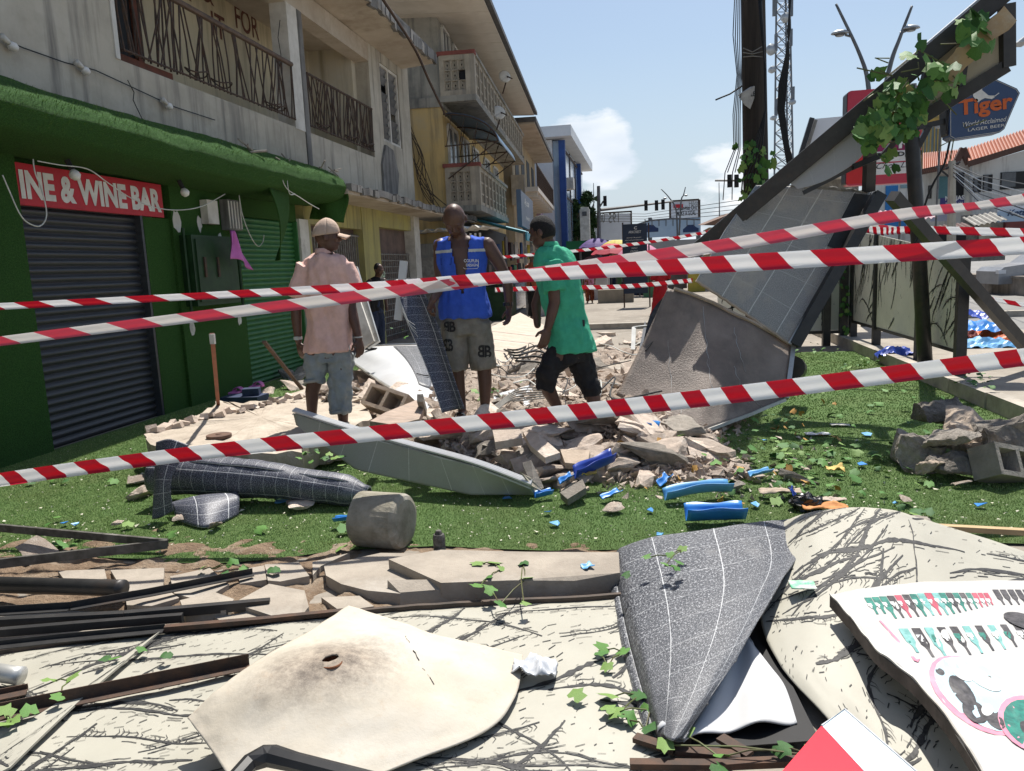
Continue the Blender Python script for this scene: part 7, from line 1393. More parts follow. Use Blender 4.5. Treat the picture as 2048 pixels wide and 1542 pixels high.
bv = BVHTree.FromPolygons(sv[0], sv[1]); decal(bv, 'COUPLIN', 930, 530, D, .026, .115, LETW, vo_, 'vest_lettering', bold=.02); decal(bv, 'DESIGN', 934, 538, D, .022, .095, LETW, vo_, 'vest_lettering', bold=.02)
m = MB(); pr_ = []
for x, y in ((929, 541), (932, 543), (956, 541), (958, 537), (958, 526), (957, 523)): h_ = bv.ray_cast(AD(x, y, D) - _FW * .6, _FW); pr_.append((h_[0] or AD(x, y, D)) - _FW * .004)
m.tube(pr_, .002, 4); m.build('badge_outline', LETW, vo_)
m = MB(); pr_ = []
for x, y in ((884, 520), (884, 533), (905, 534), (905, 521)): h_ = bv.ray_cast(AD(x, y, D) - _FW * .6, _FW); pr_.append((h_[0] or AD(x, y, D)) - _FW * .003)
m.tube(pr_, .003, 4); m.build('pocket_seam', cloth('dark_seam', (.015, .035, .20)), vo_)
m = MB(); ring_loft(m, TR([(930, 626, .178, .122), (931, 645, .185, .13), (932, 668, .185, .13)], D))
m.tube(J(D, (908, 645), (908, 690), (911, 739)), [.105, .108, .105], 18); m.tube(J(D, (956, 645), (961, 690), (967, 737)), [.105, .108, .102], 18)
ss = fuse(m, .011, 2, wrk(.010, 10, 8, 5)); so = mkobj('shorts', ss[0], ss[1], GREYS, pb, True); bs = BVHTree.FromPolygons(ss[0], ss[1])
for (x, y, h_, w_) in ((889, 666, .085, .10), (888, 704, .10, .085), (957, 716, .10, .11)):
    decal(bs, 'B', x, y, D, h_, w_ * .5, WIRE, so, 'printed_emblem', mirror=True, bold=.03); decal(bs, 'B', x + w_ * .52 * 242, y, D, h_, w_ * .5, WIRE, so, 'printed_emblem', bold=.03)
WATCH = mat('black_watch', (.02, .02, .022), scale=5, rough=.35)
w_ = AD(1015, 608, D); m = MB(); m.tube([w_ + V((0, 0, .014)), w_ - V((0, 0, .014))], .037, 14); m.box(w_ + _R * .034 - _Fh * .01, (.02, .03, .035)); m.build('watch', WATCH, pb)
for an, dv in ((AD(924, 818, D), -_Fh + _R * -.15), (AD(970, 822, D), -_Fh + _R * .1)):
    d_ = V(dv).normalized(); m = MB(); limb(m, [an - d_ * .07 - up * .085, an + d_ * .03 - up * .088, an + d_ * .185 - up * .09], [.038, .046, .044], 12); m.v = [(x, y, (an.z - .088) + (z - an.z + .088) * .35) for x, y, z in m.v]; sl = m.build('sandal', WATCH, pb, True)
    m = MB(); m.sheet(lambda u, v: an + d_ * (.07 + .05 * v) - up * (.09 - .075 * math.sin(u * 3.14)) + d_.cross(up) * (.052 * math.cos(u * 3.14)), 12, 3, .006); m.build('strap', WATCH if an.x < -1.2 else LETW, sl, True)
# ---------------------------------------------------------------- man in the pink shirt and cap, from behind
D = 6.5
pp = thing('person', AD(655, 846, D), 'man in a pink shirt, beige cap and rolled jeans seen from behind', 'person')
T2 = [(647, 503, .055, .055), (648, 516, .15, .075), (649, 532, .195, .10), (652, 580, .18, .11), (656, 640, .17, .105), (657, 690, .172, .115), (657, 715, .168, .12)]
m = MB(); ring_loft(m, TR(T2, D, -.25)); limb(m, J(D, (648, 515), (650, 488, -.01)), [.062, .057]); hc = AD(653, 472, D - .02); fv = _R * .93 + _Fh * .22 - _FW * .0
fh = head(m, hc, fv, .082, .100, .120, .10)
limb(m, J(D, (611, 538), (598, 575), (592, 612), (593, 640), (597, 682)), [.050, .050, .045, .043, .030]); limb(m, J(D, (689, 536), (700, 575), (702, 612), (708, 640, -.03), (718, 678, -.06)), [.050, .050, .045, .043, .030])
hand(m, AD(597, 682, D), -up + _R * .1, _R * .6 + _Fh * .6, 1.05, .55, 1); hand(m, AD(718, 678, D - .06), -up + _R * .08 - _Fh * .15, -_R * .6 + _Fh * .5, 1.05, .7, -1)
limb(m, J(D, (634, 705), (630, 760), (624, 785), (624, 838)), [.10, .068, .058, .037]); limb(m, J(D, (680, 705), (681, 770), (684, 800), (687, 850)), [.10, .068, .058, .038]); foot(m, AD(624, 838, D), _Fh + _R * .4); foot(m, AD(687, 850, D), _Fh + _R * .5)
vs, fs, ns = fuse(m, .0068, 2); mkobj('body', vs, fs, SKIN, pp, True); eyes(pp, hc, *fh)
PSH = cloth('dusty_pink_shirt', (.72, .475, .415), (.62, .40, .345)); JEAN = mat('pale_jeans', (.28, .32, .335), (.20, .235, .255), (.35, .345, .30), scale=7, rough=.85, bmp=.3, bscale=200)
m = MB(); ring_loft(m, TR([(647, 507, .075, .066), (648, 515, .155, .085)] + T2[2:5] + [(657, 680, .185, .125), (657, 702, .198, .135)], D, -.25, grow=.022))
m.tube(J(D, (613, 531), (604, 556), (595, 594)), [.088, .082, .080], 16); m.tube(J(D, (688, 530), (697, 552), (703, 582)), [.088, .082, .080], 16)
ss = fuse(m, .011, 3, wrk(.012, 8, 4.5, 11)); sh_ = mkobj('shirt', ss[0], ss[1], PSH, pp, True)
m = MB(); c0 = AD(648, 505, D); m.sheet(lambda u, v: c0 + (_R * math.cos(u * 6.28) * (.078 - .012 * v) + _Fh * math.sin(u * 6.28) * (.078 - .012 * v)) + up * (.045 * v - .01), 24, 4, .006); m.build('collar', PSH, sh_, True)
m = MB(); ring_loft(m, TR([(657, 688, .178, .122), (657, 705, .18, .126), (657, 722, .178, .12)], D, -.25)); m.tube(J(D, (634, 708), (631, 735), (629, 763)), [.108, .095, .082], 16); m.tube(J(D, (680, 708), (681, 760), (681, 795), (680, 824)), [.108, .094, .086, .080], 16)
sj = fuse(m, .011, 2, wrk(.014, 11, 11, 21)); jn = mkobj('jeans', sj[0], sj[1], JEAN, pp, True)
for px, py, r_2 in ((629, 760, .088), (680, 822, .086)): c0 = AD(px, py, D); m = MB(); m.sheet(lambda u, v: c0 + _R * math.cos(u * 6.2832) * (r_2 + .006 * math.sin(v * 3.1)) + _Fh * math.sin(u * 6.2832) * (r_2 + .006 * math.sin(v * 3.1)) + up * (.03 * v - .015 + .006 * math.sin(u * 9)), 24, 4, .01); m.build('rolled_cuff', JEAN, jn, True)
CAPM = cloth('beige_cap', (.52, .39, .30), (.46, .34, .26)); f_, s_, u_ = fh; cc = hc + u_ * .03 - f_ * .005
m = MB(); m.sheet(lambda u, v: cc + (s_ * math.cos(u * 6.2832) * .094 + f_ * math.sin(u * 6.2832) * .112) * math.cos(v * 1.5) + u_ * (.118 * math.sin(v * 1.5)) + u_ * (-.045 * (1 - v) * (1 - math.sin(u * 6.2832)) * .5), 32, 12, .004); cp_ = m.build('cap', CAPM, pp, True)
m = MB(); m.sheet(lambda u, v: cc + f_ * (.095 + .105 * v * (1 - .35 * (2 * u - 1) ** 2)) + s_ * ((u - .5) * .17 * (1 - .15 * v)) + u_ * (.004 - .018 * v - .030 * (2 * u - 1) ** 2), 14, 8, .005); m.build('brim', CAPM, cp_, True)
w_ = AD(596, 676, D); m = MB(); m.tube([w_ + V((0, 0, .012)), w_ - V((0, 0, .012))], .036, 14); m.box(w_ - _Fh * .036, (.03, .012, .03)); m.build('watch', SILV, pp)
m = MB(); c0 = AD(717, 674, D - .06); m.tube([c0 + up * .005, c0 - up * .005], .034, 14); m.build('bracelet', SILV, pp)
# ---------------------------------------------------------------- man in the green shirt, walking to the left
D = 6.2
pg = thing('person', AD(1160, 860, D), 'man in a green shirt and black cropped trousers walking over the rubble', 'person')
T3 = [(1102, 491, .052, .055), (1106, 504, .12, .078), (1110, 524, .175, .105), (1120, 575, .165, .115), (1131, 635, .16, .11), (1141, 690, .17, .125), (1143, 715, .165, .125)]
AN = .62
m = MB(); ring_loft(m, TR(T3, D, AN)); limb(m, J(D, (1106, 506), (1092, 480)), [.060, .056]); hc = AD(1085, 464, D); fv = -_R * .90 + _Fh * .40
fh = head(m, hc, fv, .082, .102, .120, .30)
limb(m, J(D, (1104, 534, -.11), (1107, 570, -.16), (1109, 604, -.16), (1104, 625, -.17), (1096, 656, -.18)), [.050, .050, .046, .044, .032]); limb(m, J(D, (1118, 525, .14), (1085, 575, .22), (1072, 610, .2), (1075, 650, .15)), [.06, .05, .044, .03])
hand(m, AD(1096, 656, D - .18), AD(1085, 698, D - .2) - AD(1096, 656, D - .18), -_R * .5 + _Fh * .8, 1.12, .5, -1)
limb(m, J(D, (1120, 705, -.05), (1092, 750, -.08), (1098, 782, -.03), (1119, 822, .02)), [.10, .068, .060, .038]); limb(m, J(D, (1156, 705, .05), (1176, 762, .02), (1186, 795, -.02), (1196, 842, -.04)), [.10, .068, .060, .038]); foot(m, AD(1119, 822, D), -_R * .9 - up * .2); foot(m, AD(1196, 842, D - .04), -_Fh * .7 + _R * .12 - up * .35)
vs, fs, ns = fuse(m, .0068, 2); mkobj('body', vs, fs, SKIN, pg, True); eyes(pg, hc, *fh)
GSH = cloth('green_polo', (.055, .39, .235), (.044, .33, .195)); BTR = cloth('black_trousers', (.012, .012, .014), (.02, .02, .022))
m = MB(); ring_loft(m, TR([(1103, 494, .07, .068), (1106, 503, .14, .09)] + T3[2:5] + [(1141, 680, .178, .138), (1144, 703, .19, .148)], D, AN, grow=.022))
m.tube(J(D, (1103, 525, -.115), (1106, 552, -.145), (1111, 582, -.155)), [.090, .084, .082], 16); ss = fuse(m, .011, 3, wrk(.013, 8, 4.5, 31)); gs_ = mkobj('shirt', ss[0], ss[1], GSH, pg, True)
m = MB(); c0 = AD(1101, 491, D); a_2, b_2 = _R, _Fh; m.sheet(lambda u, v: c0 + a_2 * math.cos(u * 6.28) * (.076 - .01 * v) + b_2 * math.sin(u * 6.28) * (.076 - .01 * v) + up * (.04 * v - .01) - _R * .012 * v, 24, 4, .006); m.build('collar', GSH, gs_, True)
bv = BVHTree.FromPolygons(ss[0], ss[1]); m = MB(); pr_ = [(bv.ray_cast(AD(x, y, D) - _FW * .6, _FW)[0] or AD(x, y, D)) - _FW * .004 for x, y in ((1163, 641), (1168, 641), (1168, 654), (1164, 655))]; m.add(pr_, [(0, 1, 2, 3)]); m.build('dark_patch', WIRE, gs_)
m = MB(); ring_loft(m, TR([(1141, 688, .168, .128), (1142, 705, .172, .13), (1143, 722, .168, .125)], D, AN)); m.tube(J(D, (1122, 704, -.04), (1094, 748, -.07), (1090, 778, -.05)), [.108, .090, .075], 16); m.tube(J(D, (1156, 704, .04), (1174, 758, .02), (1187, 792, -.02)), [.108, .088, .070], 16)
sj = fuse(m, .011, 2, wrk(.012, 11, 11, 41)); mkobj('trousers', sj[0], sj[1], BTR, pg, True)
f_, s_, u_ = fh; HAIR = mat('black_hair', (.010, .009, .009), (.018, .016, .015), scale=90, rough=.8, bmp=1.0, bscale=200)
m = MB(); ball(m, hc + u_ * .014 - f_ * .004, s_ * .0885, f_ * .106, u_ * .119, 30)
def scalp(p_):
    d_ = V(p_) - hc; f2, u2 = d_.dot(f_), d_.dot(u_); return u2 > (-.065 if f2 < -.005 else -.065 + (f2 + .005) * 1.55)
m.f = [q_ for q_ in m.f if all(scalp(m.v[i_]) for i_ in q_)]; m.build('hair', HAIR, pg, True)

# ---------------------------------------------------------------- figures further off
def figure(px, py, D, h, lb, top, legs, hair=HAIR, bow=0.0, dress=False, headcol=None, face=None, arm=0.0):
    b0 = AD(px, py, D); fv = face if face is not None else -_Fh; sv_ = fv.cross(up).normalized(); q = thing('person', b0, lb, 'person')
    k = h / 1.72; Pt = lambda x, y, z: b0 + sv_ * (x * k) + fv * (y * k + bow * max(0, z - .9) * .6) + up * (z * k)
    m = MB()
    ring_loft(m, [(Pt(0, 0, z), sv_ * (a * k), fv * (b_ * k)) for z, a, b_ in ((.82, .16, .11), (1.0, .155, .10), (1.25, .18, .11), (1.40, .17, .09), (1.46, .06, .055))], 14); limb(m, [Pt(0, 0, 1.44), Pt(0, .02, 1.54)], [.055 * k, .05 * k]); head(m, Pt(0, .03, 1.60), fv, .078 * k, .095 * k, .115 * k, .1 + bow)
    for sg in (-1, 1): limb(m, [Pt(.2 * sg, 0, 1.38), Pt(.25 * sg, 0, 1.12), Pt(.24 * sg, .08 + arm, .88 + arm)], [.055 * k, .044 * k, .03 * k], 10); ball(m, Pt(.24 * sg, .09 + arm, .82 + arm), sv_ * .03 * k, fv * .035 * k, up * .06 * k); limb(m, [Pt(.09 * sg, 0, .84), Pt(.10 * sg, .02, .46), Pt(.10 * sg, 0, .09)], [.09 * k, .06 * k, .038 * k], 10); limb(m, [Pt(.10 * sg, -.03, .04), Pt(.11 * sg, .17, .03)], [.04 * k, .035 * k], 8)
    vs, fs, ns = fuse(m, .014 * k, 2); mkobj('body', vs, fs, SKIN, q, True)
    m = MB(); ring_loft(m, [(Pt(0, 0, z), sv_ * (a * k), fv * (b_ * k)) for z, a, b_ in ((.78, .20, .15), (1.0, .185, .13), (1.25, .21, .14), (1.40, .19, .115), (1.455, .08, .07))], 14)
    for sg in (-1, 1): m.tube([Pt(.18 * sg, 0, 1.38), Pt(.235 * sg, 0, 1.18)], [.08 * k, .072 * k], 12)
    vs, fs, ns = fuse(m, .018 * k, 2, wrk(.012, 8, 5, px)); mkobj('top', vs, fs, top, q, True)
    m = MB()
    if dress: ring_loft(m, [(Pt(0, 0, z), sv_ * (a * k), fv * (b_ * k)) for z, a, b_ in ((.92, .19, .15), (.6, .24, .2), (.12, .30, .25))], 16)
    else:
        ring_loft(m, [(Pt(0, 0, z), sv_ * (a * k), fv * (b_ * k)) for z, a, b_ in ((.76, .18, .14), (.98, .175, .13))], 14)
        for sg in (-1, 1): m.tube([Pt(.09 * sg, 0, .84), Pt(.10 * sg, .02, .46), Pt(.10 * sg, 0, .10)], [.10 * k, .085 * k, .07 * k], 12)
    vs, fs, ns = fuse(m, .018 * k, 2, wrk(.014, 9, 6, px + 3)); mkobj('skirt' if dress else 'trousers', vs, fs, legs, q, True)
    m = MB(); hc_ = Pt(0, .03, 1.60); ball(m, hc_ + up * .035 * k - fv * .012 * k, sv_ * .088 * k, fv * .098 * k, up * .10 * k); m.build('hair', hair, q, True); return q
NV = cloth('navy_trousers', (.02, .03, .06)); BK = cloth('black_top', (.013, .013, .014)); RDc = cloth('red_cloth', (.42, .015, .02), (.34, .012, .018)); PAT = mat('orange_print', (.30, .06, .02), (.06, .02, .015), (.45, .20, .05), scale=30, rough=.85); WHc = cloth('white_cloth', (.55, .54, .52)); PKc = cloth('pink_cloth', (.5, .18, .28)); YLc = cloth('yellow_cloth', (.5, .4, .1)); BLc = cloth('blue_cloth', (.08, .14, .3)); BRc = cloth('rust_cloth', (.33, .09, .04))
figure(757, 700, 14.6, 1.62, 'man in black bending at the yellow shop front', BK, NV, bow=.35, face=_R * .7 - _Fh * .5)
figure(1322, 640, 22.5, 1.72, 'woman in a red dress with arms folded on the pavement', RDc, RDc, dress=True, arm=.25)
figure(1180, 606, 31, 1.6, 'person in orange patterned trousers on the pavement', PKc, PAT, face=_Fh)
figure(1068, 640, 19, 1.65, 'person in a rust-coloured top before the dark shop', BRc, BK, face=_R * .6 + _Fh * .4); figure(1225, 585, 38, 1.6, 'person in a white top among the market stalls', WHc, NV); figure(1150, 590, 37, 1.6, 'person in a purple-blue top by the market stalls', BLc, BK, face=_Fh); figure(1385, 575, 40, 1.6, 'person in a yellow top near the billboard posts', YLc, NV); figure(1130, 560, 44, 1.6, 'person in a pink top under the green fascia', PKc, BK)
# ================================================================ barrier tape
def tape_mat(name, red, pale, trans):
    m, t, b = newmat(name); uv = nd(t, 'ShaderNodeTexCoord').outputs['UV']; sx = nd(t, 'ShaderNodeSeparateXYZ'); t.links.new(uv, sx.inputs[0])
    a = nd(t, 'ShaderNodeMath', operation='MULTIPLY_ADD'); t.links.new(sx.outputs[1], a.inputs[0]); a.inputs[1].default_value = .28; t.links.new(sx.outputs[0], a.inputs[2])
    q = nd(t, 'ShaderNodeMath', operation='FRACT'); t.links.new(a.outputs[0], q.inputs[0]); g = nd(t, 'ShaderNodeMath', operation='GREATER_THAN'); t.links.new(q.outputs[0], g.inputs[0]); g.inputs[1].default_value = .5
    c = mixc(t, g.outputs[0], pale, red); t.links.new(c, b.inputs['Base Color']); b.inputs['Roughness'].default_value = .32; b.inputs['Specular IOR Level'].default_value = .5
    tr = nd(t, 'ShaderNodeBsdfTranslucent'); t.links.new(c, tr.inputs[0]); ms = nd(t, 'ShaderNodeMixShader'); ms.inputs[0].default_value = trans
    t.links.new(b.outputs[0], ms.inputs[1]); t.links.new(tr.outputs[0], ms.inputs[2]); t.links.new(ms.outputs[0], t.nodes['Material Output'].inputs[0]); return m
TP1 = tape_mat('barrier_tape', (.62, .015, .06), (.84, .85, .86), .48); TP2 = tape_mat('barrier_tape_back', (.68, .13, .20), (.76, .75, .74), .5)
def tape(pts, mt, lb, wmin=None, period=.26, fold=.35, seed=0, name='barrier_tape', n=160):
    # pts: (px, py, depth, visible height in pixels)
    C_ = pl3([(p[0], p[1], 'd', p[2]) for p in pts]); xs = np.linspace(0, 1, len(pts)); hp = lambda u: float(np.interp(u, xs, [p[3] / PF * p[2] for p in pts]))
    L = sum((C_(k / 60) - C_((k + 1) / 60)).length for k in range(60))
    def fn(u, v):
        c = C_(u); w = hp(u); k = mnoise.noise(V((u * L * 1.3, seed, 0))) * .5
        return c + up * ((v - .5) * w) + _Fh * (fold * w * (math.cos((v - .28) * 4.2) * .35 + .14 * math.sin(v * 9 + k * 4) + k * (v - .5) + .10 * mnoise.noise(V((u * L * 9, v * 2.5, seed + 5))) + .05 * mnoise.noise(V((u * L * 30, v * 2, seed)))))
    m = MB(); m.sheet(fn, n, 10, .0006, L / period, 1.0); return tag(m.build(name, mt, smooth=True), lb, 'barrier tape')
tape([(-60, 968, 4.5, 29), (400, 905, 4.4, 31), (1024, 838, 4.3, 35), (1500, 785, 4.3, 37), (2110, 706, 4.4, 38)], TP1, 'lowest red and white tape crossing the whole view', period=.27, seed=1)
tape([(-60, 616, 4.8, 13), (420, 591, 4.7, 14), (800, 570, 4.6, 20), (1100, 548, 4.5, 26), (1500, 525, 4.4, 34), (2110, 487, 4.3, 35)], TP1, 'bright red and white tape rising gently at chest height', period=.265, seed=2)
tape([(-60, 690, 4.3, 18), (300, 645, 4.4, 21), (700, 595, 4.5, 24), (1000, 556, 4.6, 22), (1200, 528, 4.6, 25), (1500, 482, 4.6, 25), (1800, 430, 4.5, 24), (1950, 412, 4.4, 15), (2110, 388, 4.3, 25)], TP2, 'pale pink back of a twisted tape crossing the men', period=.27, seed=3)
tape([(1690, 448, 9.5, 12), (1760, 462, 9.3, 14), (1840, 460, 9.2, 15), (2110, 467, 8.8, 17)], TP1, 'tape tied across the road side behind the black post', period=.14, seed=4, n=60); tape([(1690, 470, 9.9, 9), (1760, 455, 9.6, 10), (1850, 470, 9.4, 9)], TP2, 'crumpled tape wound round the fence top', period=.2, seed=5, n=50)
tape([(985, 516, 13, 6), (1150, 502, 13, 6), (1300, 484, 13, 6), (1428, 462, 13, 7)], TP1, 'thin far tape rising behind the men', period=.2, seed=6, n=60); tape([(990, 580, 11, 9), (1100, 576, 11, 9), (1250, 573, 11, 9), (1385, 561, 11, 9)], TP1, 'thin far tape hanging low behind the men', period=.16, seed=7, n=60)
tape([(990, 562, 12, 6), (1080, 560, 12, 6)], TP1, 'short far tape beside the dark shop front', period=.2, seed=9, n=30); tape([(1930, 575, 9.6, 6), (1985, 598, 9.4, 8), (2110, 620, 9.0, 11)], TP1, 'tape sagging over the road at the right edge', period=.18, seed=8, n=40)

# ================================================================ ivy on the frame and fallen sprigs
r8 = random.Random(44)
iv = thing('ivy_vine', AD(1790, 240, 6.0), 'thick ivy hanging from the black beam', 'ivy')
def ivycl(cx, cy, rx, ry, d, n, s0, s1):
    for k in range(n):
        a, q_ = r8.uniform(0, 6.28), math.sqrt(r8.random()); leaf(iv, AD(cx + math.cos(a) * rx * q_, cy + math.sin(a) * ry * q_, d + r8.uniform(-.25, .1)), r8.uniform(s0, s1), r8, (1.25 + r8.uniform(-.8, .7), r8.uniform(-.8, .8), YAW + r8.uniform(-1, 1)))
ivycl(1800, 225, 50, 55, 6.95, 110, .10, .22); ivycl(1750, 262, 35, 28, 6.9, 34, .14, .25); ivycl(1885, 165, 40, 35, 6.8, 20, .12, .22); ivycl(1955, 75, 34, 45, 6.7, 18, .13, .23); ivycl(1745, 300, 22, 18, 7.0, 7, .14, .22); ivycl(1750, 152, 8, 8, 7.1, 3, .14, .18); ivycl(1840, 120, 30, 40, 6.8, 10, .1, .18); ivycl(1780, 330, 20, 20, 7.1, 5, .1, .17)
m = MB()
for k in range(14):
    x, y = r8.uniform(1730, 1960), r8.uniform(90, 300); m.tube([AD(x, y, 6.85), AD(x + r8.uniform(-30, 30), y + r8.uniform(-25, 25), 6.82), AD(x + r8.uniform(-50, 50), y + r8.uniform(-40, 40), 6.8)], .006, 5)
m.build('stems', STEM, iv)
def zsurf(px, py, z): return G(px, py, z)
def sprig(spots, z, lb, s0=.075, s1=.105, stem=True):
    p0 = G(spots[0][0], spots[0][1], z); q = thing('ivy_sprig', p0, lb, 'ivy sprig'); P = []
    for x, y in spots: p = G(x, y, z + .015); P.append(p); leaf(q, p + up * .012, r8.uniform(s0, s1), r8, (r8.uniform(-.45, .45), r8.uniform(-.45, .45), r8.uniform(0, 6.28)))
    if stem and len(P) > 1: m = MB(); [m.tube([a, a.lerp(b_, .5) + up * .012 + V((r8.uniform(-.01, .01), 0, 0)), b_], .0028, 5) for a, b_ in zip(P, P[1:])]; m.build('stem', STEM, q)
sprig([(960, 1130), (985, 1128), (1005, 1140), (975, 1160), (960, 1175), (985, 1185), (1000, 1210), (1050, 1160), (1045, 1128), (1048, 1210)], .10, 'ivy sprig of ten leaves hanging over the concrete edging'); sprig([(405, 1140), (430, 1138), (465, 1130), (490, 1142), (445, 1150)], .05, 'ivy sprig lying on the broken earth'); sprig([(548, 1140)], .05, 'single ivy leaf on the cracked edging', stem=False)
sprig([(1290, 1118), (1340, 1112), (1365, 1100), (1330, 1132), (1350, 1140), (1362, 1130)], .235, 'ivy sprig lying on the folded solar sheet', .06, .085); sprig([(1250, 1155)], .20, 'lone ivy leaf on the corner of the solar sheet', .06, .07, False)
sprig([(1210, 1300), (1248, 1305), (1215, 1335), (1200, 1310)], .06, 'ivy leaves left of the solar sheet fold', .07, .09); sprig([(1220, 1395), (1280, 1390), (1235, 1430), (1255, 1440), (1290, 1460), (1300, 1420), (1215, 1425)], .06, 'bushy ivy sprig left of the sheet tip', .085, .12); sprig([(1150, 1398)], .06, 'single ivy leaf on the board between hole sheet and solar sheet', stem=False)
sprig([(285, 1300), (335, 1312)], .06, 'two ivy leaves on the broad board at left', .07, .085, False); sprig([(212, 1318), (225, 1322)], .07, 'small ivy leaf pair near the seam', .06, .08, False); sprig([(100, 1366), (140, 1362), (120, 1398)], .09, 'ivy leaves on the rusty angle iron', .07, .09); sprig([(10, 1432), (25, 1445), (20, 1452), (60, 1430)], .08, 'ivy leaves at the left edge', .08, .1)
sprig([(1370, 1470), (1440, 1515), (1560, 1500), (1620, 1510), (1330, 1490)], .085, 'ivy leaves among the brown strips at the bottom', .07, .1); sprig([(1440, 1540)], .085, 'ivy leaf at the bottom edge', .09, .1, False)
# leaves strewn on the turf and among the rubble
for k in range(170):
    z = r8.random()
    if z < .55: px, py, nm = r8.gauss(1560, 90), r8.gauss(920, 45), 'green leaf strewn on the turf right of the heap'
    elif z < .85: px, py, nm = r8.uniform(1580, 1900), r8.uniform(780, 1030), 'green leaf strewn on the shaded turf at right'
    else: px, py, nm = r8.uniform(60, 700), r8.uniform(960, 1110), 'green leaf strewn on the turf at left'
    if py > 1040 and px > 1200: continue
    p = G(px, py, .04); 
    if p.x > 3.2: continue
    o = leaf(None, V((p.x, p.y, max(.04, mound(p.x, p.y) + .05))), r8.uniform(.06, .13), r8, name='fallen_leaf'); tag(o, nm, 'leaf', nm + 's')
YLF = mat('dry_leaf', (.42, .25, .06), (.34, .17, .05), (.5, .34, .12), scale=20, rough=.7); me2 = LEAFME[0].copy(); me2.materials.clear(); me2.materials.append(YLF)
for k in range(34):
    px, py = (r8.uniform(1540, 1680), r8.uniform(800, 890)) if k < 16 else (r8.uniform(1180, 1720), r8.uniform(920, 1010)); p = G(px, py, .05); o = bpy.data.objects.new('dry_leaf', me2); COL.objects.link(o); o.location = V((p.x, p.y, max(.05, mound(p.x, p.y) + .06))); s_ = r8.uniform(.05, .10); o.scale = (s_, s_, s_); o.rotation_euler = (r8.uniform(-1, 1), r8.uniform(-1, 1), r8.uniform(0, 6)); tag(o, 'dry yellow leaf among the debris right of the heap', 'leaf', 'dry leaves right of the heap')

# ================================================================ broken blue plastic
BP = mat('bright_blue_plastic', (.035, .23, .62), (.03, .19, .54), scale=5, rough=.4, spec=.45); BPD = mat('deep_blue_plastic', (.02, .06, .36), (.018, .05, .30), scale=5, rough=.4, spec=.45); BPL = mat('light_blue_plastic', (.13, .36, .62), (.10, .30, .55), scale=5, rough=.45, spec=.4)
def trough(a, b_, w, d, mt, lb, bend=0.0, curl=1.0):       # channel-shaped piece of a broken chair
    A2, B2_ = P3(a), P3(b_); dr_ = (B2_ - A2).normalized(); s_2 = dr_.cross(up).normalized()
    m = MB(); m.sheet(lambda u, v: A2.lerp(B2_, u) + s_2 * ((v - .5) * w * (1 + .25 * math.sin(u * 9))) + up * (d * curl * (2 * abs(v - .5)) ** 1.6 + bend * math.sin(u * 3.14) + .004) , 14, 10, .004); return tag(m.build('blue_fragment', mt, smooth=True), lb, 'plastic fragment', 'broken blue plastic')
trough((1150, 960, .10), (1228, 925, .20), .13, .08, BPD, 'deep blue plastic trough standing in the rubble front'); trough((1330, 1003, .03), (1462, 985, .05), .10, .07, BPL, 'light blue curved plastic rail on the turf', .02); trough((1372, 1044, .03), (1490, 1040, .03), .13, .09, BP, 'bright blue plastic seat rim in front of the heap'); trough((1275, 858, .22), (1312, 866, .22), .09, .08, BP, 'blue plastic cup-like piece high on the heap')
trough((1120, 970, .06), (1145, 955, .10), .07, .03, BP, 'blue triangular shard at the end of the propped panel'); trough((1205, 1000, .04), (1240, 985, .06), .06, .02, BP, 'blue shard in front of the deep blue trough'); trough((1320, 975, .04), (1338, 955, .09), .07, .03, BP, 'upright blue shard right of the trough'); trough((1070, 998, .03), (1105, 990, .04), .05, .04, BP, 'small blue handle piece at the panel corner'); trough((1500, 955, .05), (1542, 945, .06), .06, .03, BPL, 'light blue strip on the turf near the fence side')
trough((668, 1045, .05), (716, 1040, .07), .05, .03, BP, 'bright blue tube piece left of the concrete drum'); trough((550, 1005, .03), (596, 1000, .03), .07, .0, BPL, 'light blue plate under the rolled sheet'); trough((1165, 1140, .115), (1185, 1132, .125), .05, .01, BPL, 'light blue chip on the concrete edging'); trough((1590, 1000, .04), (1580, 980, .10), .05, .02, BPD, 'dark blue chip beside the black bag')
for k, (px, py) in enumerate(((1095, 1025), (1110, 1048), (1300, 1020), (1320, 1068), (1245, 935), (1290, 935), (1760, 1028), (1790, 1005), (1960, 1010), (1530, 880), (1725, 930), (150, 1050), (130, 1047), (1735, 868), (1015, 995), (1510, 1010), (1345, 990), (1255, 950), (395, 1000))):
    p = G(px, py, .035); s_ = r8.uniform(.02, .05); m = MB(); m.prism([p + V((math.cos(a) * s_ * r8.uniform(.5, 1.2), math.sin(a) * s_ * r8.uniform(.5, 1.2), r8.uniform(-.008, .012))) for a in np.linspace(0, 5.2, 5)], (0, 0, .004)); tag(m.build('blue_chip', (BP, BPL)[k % 2]), 'small blue plastic chip on the turf', 'plastic chip', 'small blue chips on the turf')
